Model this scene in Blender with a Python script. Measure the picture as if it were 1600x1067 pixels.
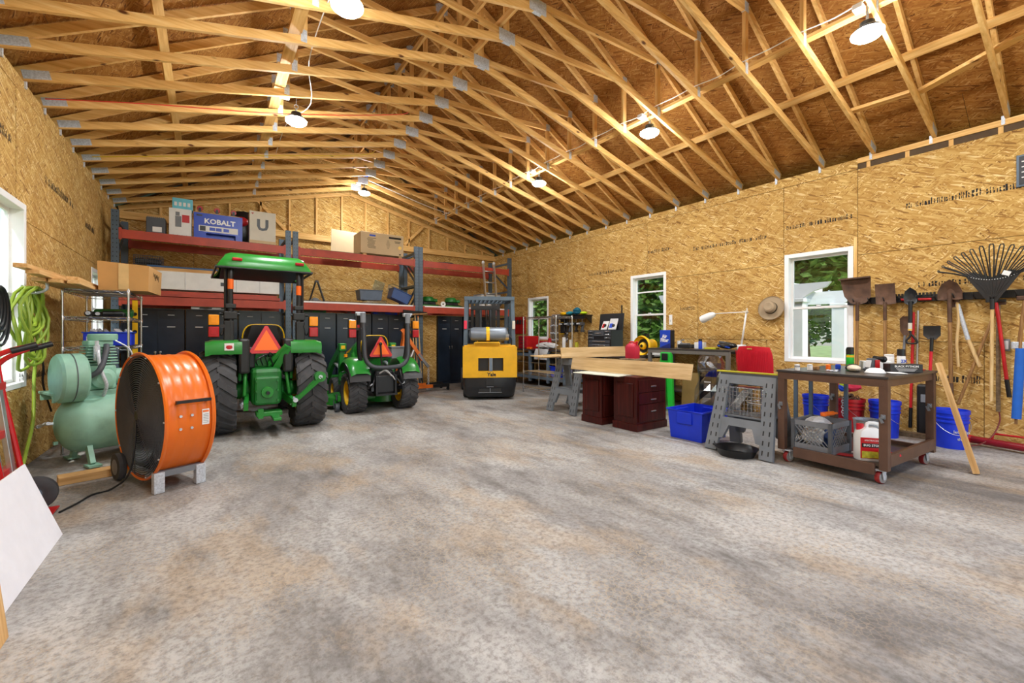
import bpy, bmesh, math, random
from mathutils import Matrix, Vector
for o in list(bpy.data.objects): bpy.data.objects.remove(o)
R = math.radians
sc = bpy.context.scene
C = sc.collection
# ------------------------------------------------------------------ camera
cd = bpy.data.cameras.new('camera'); cam = bpy.data.objects.new('camera', cd); C.objects.link(cam)
cam.location = (0, 0, 1.32); cam.rotation_euler = (R(90), 0, R(-35.27))
cd.sensor_width = 36; cd.lens = 669.7 / 1600 * 36; cd.shift_y = -12 / 1600; cd.clip_start = .05; cd.clip_end = 300
sc.camera = cam
# ------------------------------------------------------------------ sky, sun, exposure
w = bpy.data.worlds.new('sky'); sc.world = w; w.use_nodes = True
nt = w.node_tree; nt.nodes.clear()
st = nt.nodes.new('ShaderNodeTexSky'); st.sky_type = 'NISHITA'; st.sun_disc = False
st.sun_elevation = R(55); st.sun_rotation = R(200); st.dust_density = 1.5
bg = nt.nodes.new('ShaderNodeBackground'); bg.inputs[1].default_value = .26
ow = nt.nodes.new('ShaderNodeOutputWorld')
nt.links.new(st.outputs[0], bg.inputs[0]); nt.links.new(bg.outputs[0], ow.inputs[0])
sl = bpy.data.lights.new('sun', 'SUN'); sl.energy = 2.6; sl.angle = R(.6); sl.color = (1, .95, .86)
so = bpy.data.objects.new('sun', sl); C.objects.link(so); so.rotation_euler = Vector((.30, .50, -.82)).to_track_quat('-Z', 'Y').to_euler(); so.location = (4, 14, 12)
vs = sc.view_settings
vs.view_transform = 'Standard'; vs.look = 'None'; vs.gamma = 1; vs.exposure = .55; vs.use_curve_mapping = False
LAMP_W = 260   # radiance of each lamp lens

# ------------------------------------------------------------------ helpers
class MB:
    """collects shapes into one mesh"""
    def __init__(s, xf=None):
        s.bm = bmesh.new(); s.xf = xf; s.acc = None; s.L = s.bm.verts.layers.int.new('solid')
    def _v(s, p):
        p = Vector(p)
        v = s.bm.verts.new(s.xf @ p if s.xf is not None else p)
        if s.acc is not None: s.acc.append(v)
        return v
    def _open(s):
        first = s.acc is None
        if first: s.acc = []
        return first
    def _close(s, first):
        """weld one solid on its own and turn its faces outwards"""
        if not first: return s
        vs_ = s.acc; s.acc = None
        bmesh.ops.remove_doubles(s.bm, verts=vs_, dist=1e-5)
        vs_ = [v for v in vs_ if v.is_valid]; fs = list({f for v in vs_ for f in v.link_faces})
        bmesh.ops.recalc_face_normals(s.bm, faces=fs)
        for v in vs_: v[s.L] = 1
        return s
    def face(s, pts, smooth=False):
        try:
            f = s.bm.faces.new([s._v(p) for p in pts]); f.smooth = smooth
        except ValueError: pass
        return s
    def grid(s, rows, closed_u=False, closed_v=False, smooth=True):
        """rows: list of rows of points"""
        V = [[s._v(p) for p in r] for r in rows]
        n = len(V); m = len(V[0])
        for i in range(n if closed_v else n - 1):
            for j in range(m if closed_u else m - 1):
                a, b, c, d = V[i][j], V[i][(j + 1) % m], V[(i + 1) % n][(j + 1) % m], V[(i + 1) % n][j]
                if len({a, b, c, d}) == 4:
                    f = s.bm.faces.new((a, b, c, d)); f.smooth = smooth
        return V
    def box(s, c, sz, rot=None, bev=0):
        hx, hy, hz = sz[0] / 2, sz[1] / 2, sz[2] / 2
        m = Matrix.Translation(c)
        if rot: 
            from mathutils import Euler
            m = m @ Euler(rot).to_matrix().to_4x4()
        a0, s.acc = s.acc, None
        vs_ = [s._v(m @ Vector((x, y, z))) for x in (-hx, hx) for y in (-hy, hy) for z in (-hz, hz)]
        fs = []
        for q in ((0, 1, 3, 2), (4, 6, 7, 5), (0, 4, 5, 1), (2, 3, 7, 6), (0, 2, 6, 4), (1, 5, 7, 3)):
            fs.append(s.bm.faces.new([vs_[i] for i in q]))
        if bev:
            es = list({e for f in fs for e in f.edges})
            r_ = bmesh.ops.bevel(s.bm, geom=es, offset=bev, segments=2, affect='EDGES', profile=.5)
            vs_ = list({v for f in r_['faces'] for v in f.verts} | {v for v in vs_ if v.is_valid})
        bmesh.ops.recalc_face_normals(s.bm, faces=list({f for v in vs_ for f in v.link_faces}))
        for v in vs_:
            v[s.L] = 1
            for f in v.link_faces: f.smooth = False
        s.acc = a0
        return s
    def bar(s, p0, p1, w, h, up=(0, 0, 1)):
        """rectangular bar p0-p1; w across, h along 'up'"""
        fst = s._open()
        p0, p1 = Vector(p0), Vector(p1); d = (p1 - p0).normalized(); u = Vector(up)
        a = d.cross(u)
        if a.length < 1e-4: a = d.cross(Vector((1, 0, 0)))
        a.normalize(); b = a.cross(d).normalized()
        r = []
        for p in (p0, p1):
            r.append([p + a * x * w / 2 + b * y * h / 2 for x, y in ((-1, -1), (1, -1), (1, 1), (-1, 1))])
        s.grid(r, closed_u=True, smooth=False)
        s.face(r[0][::-1]); s.face(r[1]); return s._close(fst)
    def cyl(s, p0, p1, r0, r1=None, n=16, cap=True):
        return s.tube([p0, p1], [r0, r0 if r1 is None else r1], n, cap=cap)
    def tube(s, pts, r, n=8, closed=False, cap=True):
        fst = s._open(); P = [Vector(p) for p in pts]; k = len(P)
        rr = r if isinstance(r, (list, tuple)) else [r] * k
        T = []
        for i in range(k):
            a = P[(i - 1) % k] if (closed or i) else P[i]
            b = P[(i + 1) % k] if (closed or i < k - 1) else P[i]
            t = b - a
            T.append(t.normalized() if t.length > 1e-9 else Vector((0, 0, 1)))
        u = T[0].cross(Vector((0, 0, 1)))
        if u.length < .05: u = T[0].cross(Vector((1, 0, 0)))
        u.normalize(); rows = []
        for i in range(k):
            u = u - T[i] * u.dot(T[i])
            if u.length < 1e-6: u = T[i].cross(Vector((1, 0, 0)))
            u.normalize(); v = T[i].cross(u)
            rows.append([P[i] + (u * math.cos(2 * math.pi * j / n) + v * math.sin(2 * math.pi * j / n)) * rr[i] for j in range(n)])
        s.grid(rows, closed_u=True, closed_v=closed, smooth=n > 4)
        if cap and not closed:
            s.face(rows[0][::-1]); s.face(rows[-1])
        return s._close(fst)
    def lathe(s, prof, o=(0, 0, 0), ax=(0, 0, 1), n=24, cap=True, a0=0, a1=2 * math.pi, smooth=True):
        """prof: (radius, height) along axis ax from o"""
        fst = s._open(); o = Vector(o); ax = Vector(ax).normalized()
        u = ax.cross(Vector((0, 0, 1)))
        if u.length < .05: u = Vector((1, 0, 0))
        u.normalize(); v = ax.cross(u)
        full = abs(a1 - a0 - 2 * math.pi) < 1e-6
        cnt = n if full else n + 1
        rows = [[o + ax * h + (u * math.cos(a0 + (a1 - a0) * j / n) + v * math.sin(a0 + (a1 - a0) * j / n)) * r for j in range(cnt)] for r, h in prof]
        s.grid(rows, closed_u=full, smooth=smooth)
        if cap and full:
            if prof[0][0] > 1e-4: s.face(rows[0][::-1])
            if prof[-1][0] > 1e-4: s.face(rows[-1])
        return s._close(fst)
    def prism(s, poly, o, ex, ey, ez, smooth=False):
        """2D polygon in plane (o, ex, ey), extruded by vector ez"""
        fst = s._open(); o, ex, ey, ez = Vector(o), Vector(ex), Vector(ey), Vector(ez)
        a = [o + ex * x + ey * y for x, y in poly]; b = [p + ez for p in a]
        s.grid([a + a[:1], b + b[:1]], smooth=smooth); s.face(a[::-1]); s.face(b); return s._close(fst)
    def ball(s, c, r, n=14, m=8, rot=None):
        fst = s._open(); c = Vector(c); r = (r, r, r) if not isinstance(r, (tuple, list)) else r
        rows = []
        for i in range(m + 1):
            t = math.pi * i / m
            row = []
            for j in range(n):
                p = Vector((r[0] * math.sin(t) * math.cos(2 * math.pi * j / n), r[1] * math.sin(t) * math.sin(2 * math.pi * j / n), r[2] * math.cos(t)))
                if rot: p = rot @ p
                row.append(c + p)
            rows.append(row)
        s.grid(rows, closed_u=True); return s._close(fst)
    def mesh(s, name):
        lv = [v for v in s.bm.verts if not v[s.L]]
        if lv:
            bmesh.ops.remove_doubles(s.bm, verts=lv, dist=1e-5)
            bmesh.ops.recalc_face_normals(s.bm, faces=list({f for v in lv if v.is_valid for f in v.link_faces}))
        s.bm.verts.layers.int.remove(s.L)
        me = bpy.data.meshes.new(name); s.bm.to_mesh(me); s.bm.free()
        fl_ = [p.use_smooth for p in me.polygons]
        try: me.set_sharp_from_angle(angle=R(42))
        except Exception: pass
        me.polygons.foreach_set('use_smooth', fl_)
        return me
    def build(s, name, mat, parent=None, loc=None, rot=None, label=None):
        me = s.mesh(name); me.materials.append(mat)
        return link(name, me, parent, loc, rot, label)

def link(name, me, parent=None, loc=None, rot=None, label=None):
    o = bpy.data.objects.new(name, me); C.objects.link(o)
    if parent is not None: o.parent = parent
    if loc is not None: o.location = loc
    if rot is not None: o.rotation_euler = rot
    if label: o['label'] = label
    return o
def tag(o, label, cat, group=None, kind=None):
    o['label'] = label; o['category'] = cat
    if group: o['group'] = group
    if kind: o['kind'] = kind
    return o
def thing(name, label, cat, loc=(0, 0, 0), rz=0, group=None, rot=None):
    o = bpy.data.objects.new(name, None); C.objects.link(o); o.empty_display_size = .1
    o.location = loc; o.rotation_euler = rot if rot else (0, 0, R(rz))
    return tag(o, label, cat, group)
def struct(o):
    o['kind'] = 'structure'; return o
def copy_tree(o, parent=None):
    c = o.copy(); C.objects.link(c); c.parent = parent
    for ch in list(o.children): copy_tree(ch, c)
    return c
def text(name, body, size, mat, parent, loc, rot, depth=.001, bold=0, align='CENTER'):
    cu = bpy.data.curves.new(name, 'FONT'); cu.body = body; cu.size = size; cu.extrude = depth; cu.offset = bold
    cu.align_x = align; cu.align_y = 'CENTER'; cu.resolution_u = 2
    t = bpy.data.objects.new(name, cu); C.objects.link(t)
    dg = bpy.context.evaluated_depsgraph_get(); me = bpy.data.meshes.new_from_object(t.evaluated_get(dg))
    bpy.data.objects.remove(t); bpy.data.curves.remove(cu)
    me.materials.clear(); me.materials.append(mat)
    return link(name, me, parent, loc, rot)
def arc(c, r, a0, a1, n, ex=(1, 0, 0), ey=(0, 1, 0)):
    c, ex, ey = Vector(c), Vector(ex), Vector(ey)
    return [c + ex * r * math.cos(a0 + (a1 - a0) * i / n) + ey * r * math.sin(a0 + (a1 - a0) * i / n) for i in range(n + 1)]
def smooth_path(pts, k=6):
    P = [Vector(p) for p in pts]; out = []
    for i in range(len(P) - 1):
        p0, p1, p2, p3 = P[max(i - 1, 0)], P[i], P[i + 1], P[min(i + 2, len(P) - 1)]
        for j in range(k):
            t = j / k
            out.append(.5 * (2 * p1 + (p2 - p0) * t + (2 * p0 - 5 * p1 + 4 * p2 - p3) * t * t + (3 * p1 - p0 - 3 * p2 + p3) * t ** 3))
    return out + [P[-1]]
ORD = ['first', 'second', 'third', 'fourth', 'fifth', 'sixth', 'seventh', 'eighth', 'ninth', 'tenth', 'eleventh', 'twelfth', 'thirteenth', 'fourteenth', 'fifteenth', 'sixteenth', 'seventeenth', 'eighteenth', 'nineteenth', 'twentieth']

# ------------------------------------------------------------------ materials
class NT:
    def __init__(s, name):
        s.m = bpy.data.materials.new(name); s.m.use_nodes = True; s.t = s.m.node_tree
        s.b = s.t.nodes['Principled BSDF']; s.out = s.t.nodes['Material Output']
    def n(s, ty, **kw):
        x = s.t.nodes.new(ty)
        for k, v in kw.items(): setattr(x, k, v)
        return x
    def l(s, a, b): s.t.links.new(a, b)
    def coords(s, scale=(1, 1, 1), rot=(0, 0, 0), rnd=40, extra=None):
        tc = s.n('ShaderNodeTexCoord'); oi = s.n('ShaderNodeObjectInfo')
        mu = s.n('ShaderNodeVectorMath', operation='MULTIPLY_ADD')
        cb = s.n('ShaderNodeCombineXYZ'); s.l(oi.outputs['Random'], cb.inputs[0]); s.l(oi.outputs['Random'], cb.inputs[1]); s.l(oi.outputs['Random'], cb.inputs[2])
        s.l(cb.outputs[0], mu.inputs[0]); mu.inputs[1].default_value = (rnd, rnd * 1.37, rnd * .73); s.l(tc.outputs['Object'], mu.inputs[2])
        v = mu.outputs[0]
        mp = s.n('ShaderNodeMapping'); mp.inputs['Scale'].default_value = scale; mp.inputs['Rotation'].default_value = rot
        s.l(v, mp.inputs[0]); return mp.outputs[0], v
    def noise(s, vec, scale, detail=4, rough=.55):
        x = s.n('ShaderNodeTexNoise'); x.inputs['Scale'].default_value = scale; x.inputs['Detail'].default_value = detail; x.inputs['Roughness'].default_value = rough
        s.l(vec, x.inputs['Vector']); return x
    def ramp(s, fac, stops, interp='LINEAR'):
        x = s.n('ShaderNodeValToRGB'); x.color_ramp.interpolation = interp; e = x.color_ramp.elements
        e[0].position, e[0].color = stops[0][0], (*stops[0][1], 1); e[1].position, e[1].color = stops[-1][0], (*stops[-1][1], 1)
        for p, c in stops[1:-1]:
            q = e.new(p); q.color = (*c, 1)
        s.l(fac, x.inputs[0]); return x.outputs[0]
    def mix(s, fac, a, b, mode='MIX'):
        x = s.n('ShaderNodeMix', data_type='RGBA', blend_type=mode)
        for i, v in ((0, fac), (6, a), (7, b)):
            if isinstance(v, (int, float)): x.inputs[i].default_value = v
            elif isinstance(v, tuple): x.inputs[i].default_value = (*v, 1)
            else: s.l(v, x.inputs[i])
        return x.outputs[2]
    def bump(s, h, st=.2, dist=.01):
        x = s.n('ShaderNodeBump'); x.inputs['Strength'].default_value = st; x.inputs['Distance'].default_value = dist
        s.l(h, x.inputs['Height']); s.l(x.outputs[0], s.b.inputs['Normal'])
    def set(s, col=None, rough=None, metal=None, spec=None):
        for nm, v in (('Base Color', col), ('Roughness', rough), ('Metallic', metal), ('Specular IOR Level', spec)):
            if v is None: continue
            if isinstance(v, (int, float)): s.b.inputs[nm].default_value = v
            elif isinstance(v, tuple): s.b.inputs[nm].default_value = (*v, 1)
            else: s.l(v, s.b.inputs[nm])
        return s.m
def srgb(r, g, b):
    f = lambda x: (x / 255 / 12.92) if x <= 10 else ((x / 255 + .055) / 1.055) ** 2.4
    return (f(r), f(g), f(b))
def pm(name, rgb, rough=.45, metal=0., var=.12, scale=6., bump=0., dirt=0.):
    """painted / plastic / metal surface: colour with slight mottling, optional grime and grain"""
    t = NT(name); c = srgb(*rgb); v, raw = t.coords((1, 1, 1), rnd=20)
    n = t.noise(v, scale, 5)
    lo = tuple(x * (1 - var) for x in c); hi = tuple(min(1, x * (1 + var)) for x in c)
    col = t.ramp(n.outputs[0], [(.3, lo), (.7, hi)])
    if dirt:
        n2 = t.noise(v, scale * .6, 8, .7)
        m = t.ramp(n2.outputs[0], [(.5, (0, 0, 0)), (.72, (dirt,) * 3)])
        col = t.mix(m, col, tuple(x * .35 + .012 for x in c))
    t.set(col, rough, metal)
    if bump: t.bump(t.noise(v, scale * 30, 2).outputs[0], bump, .002)
    return t.m
def osb(name, tint=(1, 1, 1), dark=1.0):
    t = NT(name)
    _, raw = t.coords()
    nz = t.noise(raw, 5, 2); ad = t.n('ShaderNodeVectorMath', operation='MULTIPLY_ADD')
    t.l(nz.outputs['Color'], ad.inputs[0]); ad.inputs[1].default_value = (.03, .03, 0); t.l(raw, ad.inputs[2])
    tone = None
    for i, (ang, sx, sy) in enumerate(((.12, 12, 84), (.95, 12, 84), (-.7, 14, 92), (.42, 10, 70))):
        mp = t.n('ShaderNodeMapping'); mp.inputs['Rotation'].default_value = (0, 0, ang); mp.inputs['Scale'].default_value = (1, 1, 0)
        t.l(ad.outputs[0], mp.inputs[0])
        m2 = t.n('ShaderNodeMapping'); m2.inputs['Scale'].default_value = (sx, sy, 0); m2.inputs['Location'].default_value = (i * 3.3, i * 7.1, 0); t.l(mp.outputs[0], m2.inputs[0])
        vo = t.n('ShaderNodeTexVoronoi', voronoi_dimensions='2D'); vo.inputs['Scale'].default_value = 1; t.l(m2.outputs[0], vo.inputs['Vector'])
        sp = t.n('ShaderNodeSeparateColor'); t.l(vo.outputs['Color'], sp.inputs[0])
        if tone is None: tone = sp.outputs[0]
        else:
            g = t.n('ShaderNodeMath', operation='GREATER_THAN'); t.l(sp.outputs[1], g.inputs[0]); g.inputs[1].default_value = .58
            mx = t.n('ShaderNodeMix', data_type='FLOAT'); t.l(g.outputs[0], mx.inputs[0]); t.l(tone, mx.inputs[2]); t.l(sp.outputs[0], mx.inputs[3]); tone = mx.outputs[0]
    q = lambda r, g, b: tuple(a * k for a, k in zip(srgb(r, g, b), tint))
    col = t.ramp(tone, [(0, q(118, 78, 36)), (.07, q(168, 122, 62)), (.3, q(192, 146, 78)), (.72, q(206, 163, 94)), (.9, q(224, 186, 120)), (1, q(240, 210, 154))])
    big = t.noise(raw, 1.3, 5, .6)
    col = t.mix(t.ramp(big.outputs[0], [(.35, (0, 0, 0)), (.75, (.45,) * 3)]), col, q(150, 104, 50))
    t.set(col, .75, spec=.25)
    t.bump(tone, .35, .004)
    return t.m
def wood(name, axis, cols, scale=1.0, knots=True, rough=.6):
    t = NT(name); sc_ = [14 * scale] * 3; sc_[axis] = .9 * scale
    v, raw = t.coords(tuple(sc_), rnd=30)
    n = t.noise(v, 2.2, 6, .6)
    col = t.ramp(n.outputs[0], [(.28, srgb(*cols[0])), (.5, srgb(*cols[1])), (.72, srgb(*cols[2]))])
    nb = t.noise(raw, 1.6, 2)
    col = t.mix(t.ramp(nb.outputs[0], [(.4, (0, 0, 0)), (.7, (.4,) * 3)]), col, srgb(*cols[0]))
    if knots:
        sk = [5.] * 3; sk[axis] = 2.2
        mp = t.n('ShaderNodeMapping'); mp.inputs['Scale'].default_value = sk; t.l(raw, mp.inputs[0])
        vo = t.n('ShaderNodeTexVoronoi'); vo.inputs['Scale'].default_value = 1; t.l(mp.outputs[0], vo.inputs['Vector'])
        k = t.ramp(vo.outputs['Distance'], [(.05, (1, 1, 1)), (.11, (0, 0, 0))])
        col = t.mix(k, col, srgb(96, 54, 24))
    t.set(col, rough, spec=.3); t.bump(n.outputs[0], .12, .003)
    return t.m
PINE = ((186, 138, 80), (216, 172, 112), (236, 202, 150))
TIM = ((200, 150, 82), (227, 180, 108), (242, 206, 142))
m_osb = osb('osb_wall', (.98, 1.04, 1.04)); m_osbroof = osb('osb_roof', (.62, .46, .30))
m_wx, m_wy, m_wz = (wood('truss_pine_' + 'xyz'[i], i, TIM) for i in range(3))
m_px, m_py, m_pz = (wood('pale_pine_' + 'xyz'[i], i, PINE, knots=False) for i in range(3))
m_oldwood = wood('weathered_wood', 0, ((96, 80, 62), (134, 114, 88), (160, 138, 108)))
m_plankx = wood('oak_plank_x', 0, ((184, 150, 100), (214, 182, 132), (230, 204, 158)), .8, False, .5)
m_planky = wood('oak_plank_y', 1, ((184, 150, 100), (214, 182, 132), (230, 204, 158)), .8, False, .5)
m_hand = wood('tool_handle_wood', 2, ((112, 78, 46), (150, 110, 66), (178, 138, 90)), 2, False)
m_handl = wood('pale_handle_wood', 2, ((190, 152, 96), (218, 184, 128), (234, 206, 156)), 2, False)
m_cherry = wood('cherry_veneer', 2, ((44, 12, 10), (66, 20, 16), (86, 30, 24)), .8, False, .28)
m_galv = pm('galvanized_steel', (196, 202, 210), .42, .2, .25, 60)
m_chrome = pm('chrome_wire', (205, 208, 212), .22, .95, .05)
m_alu = pm('aluminium', (196, 198, 200), .35, .85, .1)
m_steel = pm('blue_grey_steel', (84, 100, 114), .45, .25, .12, 5, 0, .3)
m_cartgrey = pm('grey_cart_paint', (112, 126, 140), .45, .1, .1)
m_rackred = pm('rack_red_oxide', (178, 66, 44), .5, 0, .16, 5, 0, .35)
m_black = pm('black_plastic', (26, 27, 29), .4, 0, .2)
m_blackm = pm('black_paint_metal', (30, 32, 36), .35, .1, .2, 4)
m_cab = pm('cabinet_black_enamel', (34, 44, 58), .24, .15, .2, 3)
m_rubber = pm('tire_rubber', (62, 62, 64), .75, 0, .25, 9, .1, .3)
m_jd = pm('tractor_green', (38, 132, 46), .28, 0, .1, 5)
m_jdd = pm('tractor_green_cast', (26, 110, 40), .42, 0, .2, 9, 0, .4)
m_yel = pm('rim_yellow', (236, 190, 20), .4, 0, .1)
m_fork = pm('forklift_yellow', (228, 172, 14), .42, 0, .1, 4, 0, .22)
m_orange = pm('fan_orange', (226, 110, 26), .3, 0, .07, 3)
m_smvo = pm('fluorescent_orange', (255, 112, 20), .5, 0, .03)
m_redp = pm('red_paint', (190, 26, 32), .35, 0, .12, 5)
m_redrefl = pm('reflector_red', (196, 20, 24), .3, 0, .08)
m_amber = pm('amber_lens', (236, 146, 12), .25, 0, .1)
m_redlens = pm('red_lens', (176, 22, 36), .22, 0, .1)
m_comp = pm('compressor_teal', (138, 184, 162), .5, 0, .14, 5, 0, .4)
m_white = pm('white_vinyl', (240, 241, 240), .4, 0, .03)
m_paper = pm('white_card', (232, 232, 230), .7, 0, .05)
m_card = pm('corrugated_card', (196, 148, 88), .8, 0, .08, 3)
m_cardl = pm('light_card', (206, 182, 144), .8, 0, .06, 3)
m_cream = pm('cream_card', (214, 208, 194), .7, 0, .05)
m_blue = pm('blue_plastic', (20, 54, 206), .38, 0, .08)
m_blued = pm('steel_blue_plastic', (56, 84, 140), .4, 0, .1)
m_kob = pm('tool_blue', (28, 70, 190), .4, 0, .06)
m_sawh = pm('grey_moulded_plastic', (112, 118, 124), .55, 0, .12, 5, .05)
m_greyp = pm('grey_plastic', (120, 124, 130), .5, 0, .1)
m_dgrey = pm('dark_grey_plastic', (70, 74, 80), .5, 0, .12)
m_brown = pm('brown_painted_steel', (94, 68, 54), .45, .1, .18, 6, 0, .3)
m_bench = pm('grey_brown_bench_steel', (112, 108, 102), .45, .2, .1)
m_darktop = pm('dark_bench_top', (62, 58, 58), .3, .2, .2, 4)
m_red = pm('red_plastic', (206, 28, 48), .4, 0, .06)
m_hose = pm('green_hose', (132, 156, 46), .45, 0, .08)
m_rust = pm('worn_shovel_steel', (92, 66, 50), .6, .35, .4, 9, .2, .4)
m_grn = pm('bright_green_plastic', (28, 176, 52), .4, 0, .06)
m_lime = pm('lime_paint', (186, 180, 40), .5, 0, .15)
m_felt = pm('tan_felt', (166, 146, 118), .9, 0, .08)
m_hb = pm('hardboard_brown', (132, 108, 58), .7, 0, .1)
m_drywall = pm('drywall_white', (226, 226, 232), .8, 0, .03, 9)
m_cloth = pm('grey_white_cloth', (206, 206, 206), .85, 0, .1)
m_ink = pm('stamp_ink', (30, 26, 22), .8, 0, .2)
m_gold = pm('yellow_plastic', (240, 190, 20), .4, 0, .06)
m_orangep = pm('orange_plastic', (240, 110, 20), .45, 0, .06)
m_teal = pm('teal_cloth', (30, 130, 150), .8, 0, .1)
m_pink = pm('pink_cloth', (236, 60, 90), .8, 0, .1)
m_neon = pm('neon_yellow_cloth', (190, 220, 30), .8, 0, .1)
def emis(name, col, st):
    t = NT(name); t.b.inputs['Emission Color'].default_value = (*col, 1); t.b.inputs['Emission Strength'].default_value = st
    return t.set((.9, .9, .9), .4)
m_led = emis('led_lens', (.96, .985, 1.0), LAMP_W)
def glass(name, tint=(1, 1, 1), refl=.06, alpha=.06, rough=.02):
    t = NT(name); nt = t.t
    tr = t.n('ShaderNodeBsdfTransparent'); tr.inputs[0].default_value = (*tint, 1)
    gl = t.n('ShaderNodeBsdfGlossy'); gl.inputs['Roughness'].default_value = rough; gl.inputs[0].default_value = (.95, .97, .97, 1)
    lw = t.n('ShaderNodeLayerWeight'); lw.inputs[0].default_value = .25
    mm = t.n('ShaderNodeMath', operation='MULTIPLY_ADD'); t.l(lw.outputs['Facing'], mm.inputs[0]); mm.inputs[1].default_value = .25; mm.inputs[2].default_value = refl
    mx = t.n('ShaderNodeMixShader'); t.l(mm.outputs[0], mx.inputs[0]); t.l(tr.outputs[0], mx.inputs[1]); t.l(gl.outputs[0], mx.inputs[2])
    t.l(mx.outputs[0], t.out.inputs[0]); return t.m
m_glass = glass('window_glass', (.93, .97, .95))
m_film = glass('clear_plastic_film', (.80, .82, .84), .16, 0, .12)
m_clear = glass('clear_box_plastic', (.72, .76, .8), .14, 0, .15)
def concrete():
    t = NT('stained_concrete'); tc = t.n('ShaderNodeTexCoord'); v = tc.outputs['Object']
    mp = t.n('ShaderNodeMapping'); mp.inputs['Rotation'].default_value = (0, 0, .9); mp.inputs['Scale'].default_value = (1, .5, 1); t.l(v, mp.inputs[0])
    def off(k):
        x = t.n('ShaderNodeVectorMath', operation='ADD'); x.inputs[1].default_value = (31 * k, 17 * k, 5 * k); t.l(mp.outputs[0], x.inputs[0]); return x.outputs[0]
    n1 = t.noise(mp.outputs[0], .8, 9, .66); n2 = t.noise(off(1), 2.6, 10, .72); n3 = t.noise(v, 30, 7, .75)
    col = t.ramp(n1.outputs[0], [(.3, srgb(100, 98, 98)), (.45, srgb(148, 146, 144)), (.57, srgb(174, 174, 172)), (.72, srgb(152, 149, 147))])
    col = t.mix(t.ramp(n2.outputs[0], [(.48, (0, 0, 0)), (.68, (.85,) * 3)]), col, srgb(88, 84, 82))
    w_ = t.noise(off(2), 1.7, 8, .66)
    col = t.mix(t.ramp(w_.outputs[0], [(.52, (0, 0, 0)), (.62, (.5,) * 3), (.75, (.25,) * 3)]), col, srgb(172, 148, 116))
    lt = t.noise(off(3), 1.2, 9, .68)
    col = t.mix(t.ramp(lt.outputs[0], [(.52, (0, 0, 0)), (.7, (.6,) * 3)]), col, srgb(204, 202, 198))
    col = t.mix(t.ramp(n3.outputs[0], [(.38, (.6,) * 3), (.55, (0, 0, 0))]), col, srgb(96, 90, 84))
    vo = t.n('ShaderNodeTexVoronoi', feature='DISTANCE_TO_EDGE'); vo.inputs['Scale'].default_value = 34
    wp = t.n('ShaderNodeVectorMath', operation='MULTIPLY_ADD'); t.l(n3.outputs['Color'], wp.inputs[0]); wp.inputs[1].default_value = (.03, .03, 0); t.l(v, wp.inputs[2]); t.l(wp.outputs[0], vo.inputs['Vector'])
    nv = t.noise(v, 1.1, 4)
    ck = t.n('ShaderNodeMath', operation='MULTIPLY'); t.l(t.ramp(vo.outputs['Distance'], [(.02, (1, 1, 1)), (.09, (0, 0, 0))]), ck.inputs[0]); t.l(t.ramp(nv.outputs[0], [(.42, (0, 0, 0)), (.6, (.5,) * 3)]), ck.inputs[1])
    col = t.mix(ck.outputs[0], col, srgb(182, 164, 138))
    t.set(col, t.ramp(n2.outputs[0], [(.3, (.5,) * 3), (.7, (.8,) * 3)]), spec=.3)
    t.bump(n2.outputs[0], .12, .01); return t.m
m_conc = concrete()
def foliage(name, a, b):
    t = NT(name); v, raw = t.coords(rnd=10); n = t.noise(raw, 3.5, 3)
    col = t.ramp(n.outputs[0], [(.3, srgb(*a)), (.7, srgb(*b))])
    t.set(col, .6); d = t.n('ShaderNodeBsdfTranslucent'); t.l(col, d.inputs[0])
    mx = t.n('ShaderNodeMixShader'); mx.inputs[0].default_value = .4; t.l(t.b.outputs[0], mx.inputs[1]); t.l(d.outputs[0], mx.inputs[2]); t.l(mx.outputs[0], t.out.inputs[0])
    return t.m
m_leaf = foliage('tree_leaves', (58, 96, 40), (140, 176, 84)); m_lawn = pm('lawn_grass', (128, 146, 84), .9, 0, .35, 1.2, .3)
m_bark = pm('tree_bark', (112, 96, 80), .9, 0, .3, 6, .3)
# ------------------------------------------------------------------ room
XL, XR, YB, YF, WT = -1.49, 7.54, 11.72, -2.6, 3.81
XC = (XL + XR) / 2
rng = random.Random(5)
m_shell = pm('wall_sheathing_back', (84, 66, 46), .9, 0, .2)
m_roofing = pm('roof_shingle', (70, 70, 72), .9)
fl = MB(); fl.box(((XL + XR) / 2, (YF + YB) / 2, -.06), (XR - XL + .3, YB - YF + .3, .12))
floor = struct(fl.build('floor', m_conc)); floor['label'] = 'stained grey brown concrete slab floor'; floor['category'] = 'floor'
def cells(a0, a1, b0, b1, holes):
    """rectangles of [a0,a1]x[b0,b1] left over around rectangular holes"""
    A = sorted({a0, a1} | {min(max(h[i], a0), a1) for h in holes for i in (0, 1)})
    B = sorted({b0, b1} | {min(max(h[i], b0), b1) for h in holes for i in (2, 3)})
    out = []
    for x0, x1 in zip(A, A[1:]):
        for y0, y1 in zip(B, B[1:]):
            if x1 - x0 < 1e-4 or y1 - y0 < 1e-4: continue
            mx, my = (x0 + x1) / 2, (y0 + y1) / 2
            if not any(h[0] < mx < h[1] and h[2] < my < h[3] for h in holes): out.append((x0, x1, y0, y1))
    return out
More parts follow.
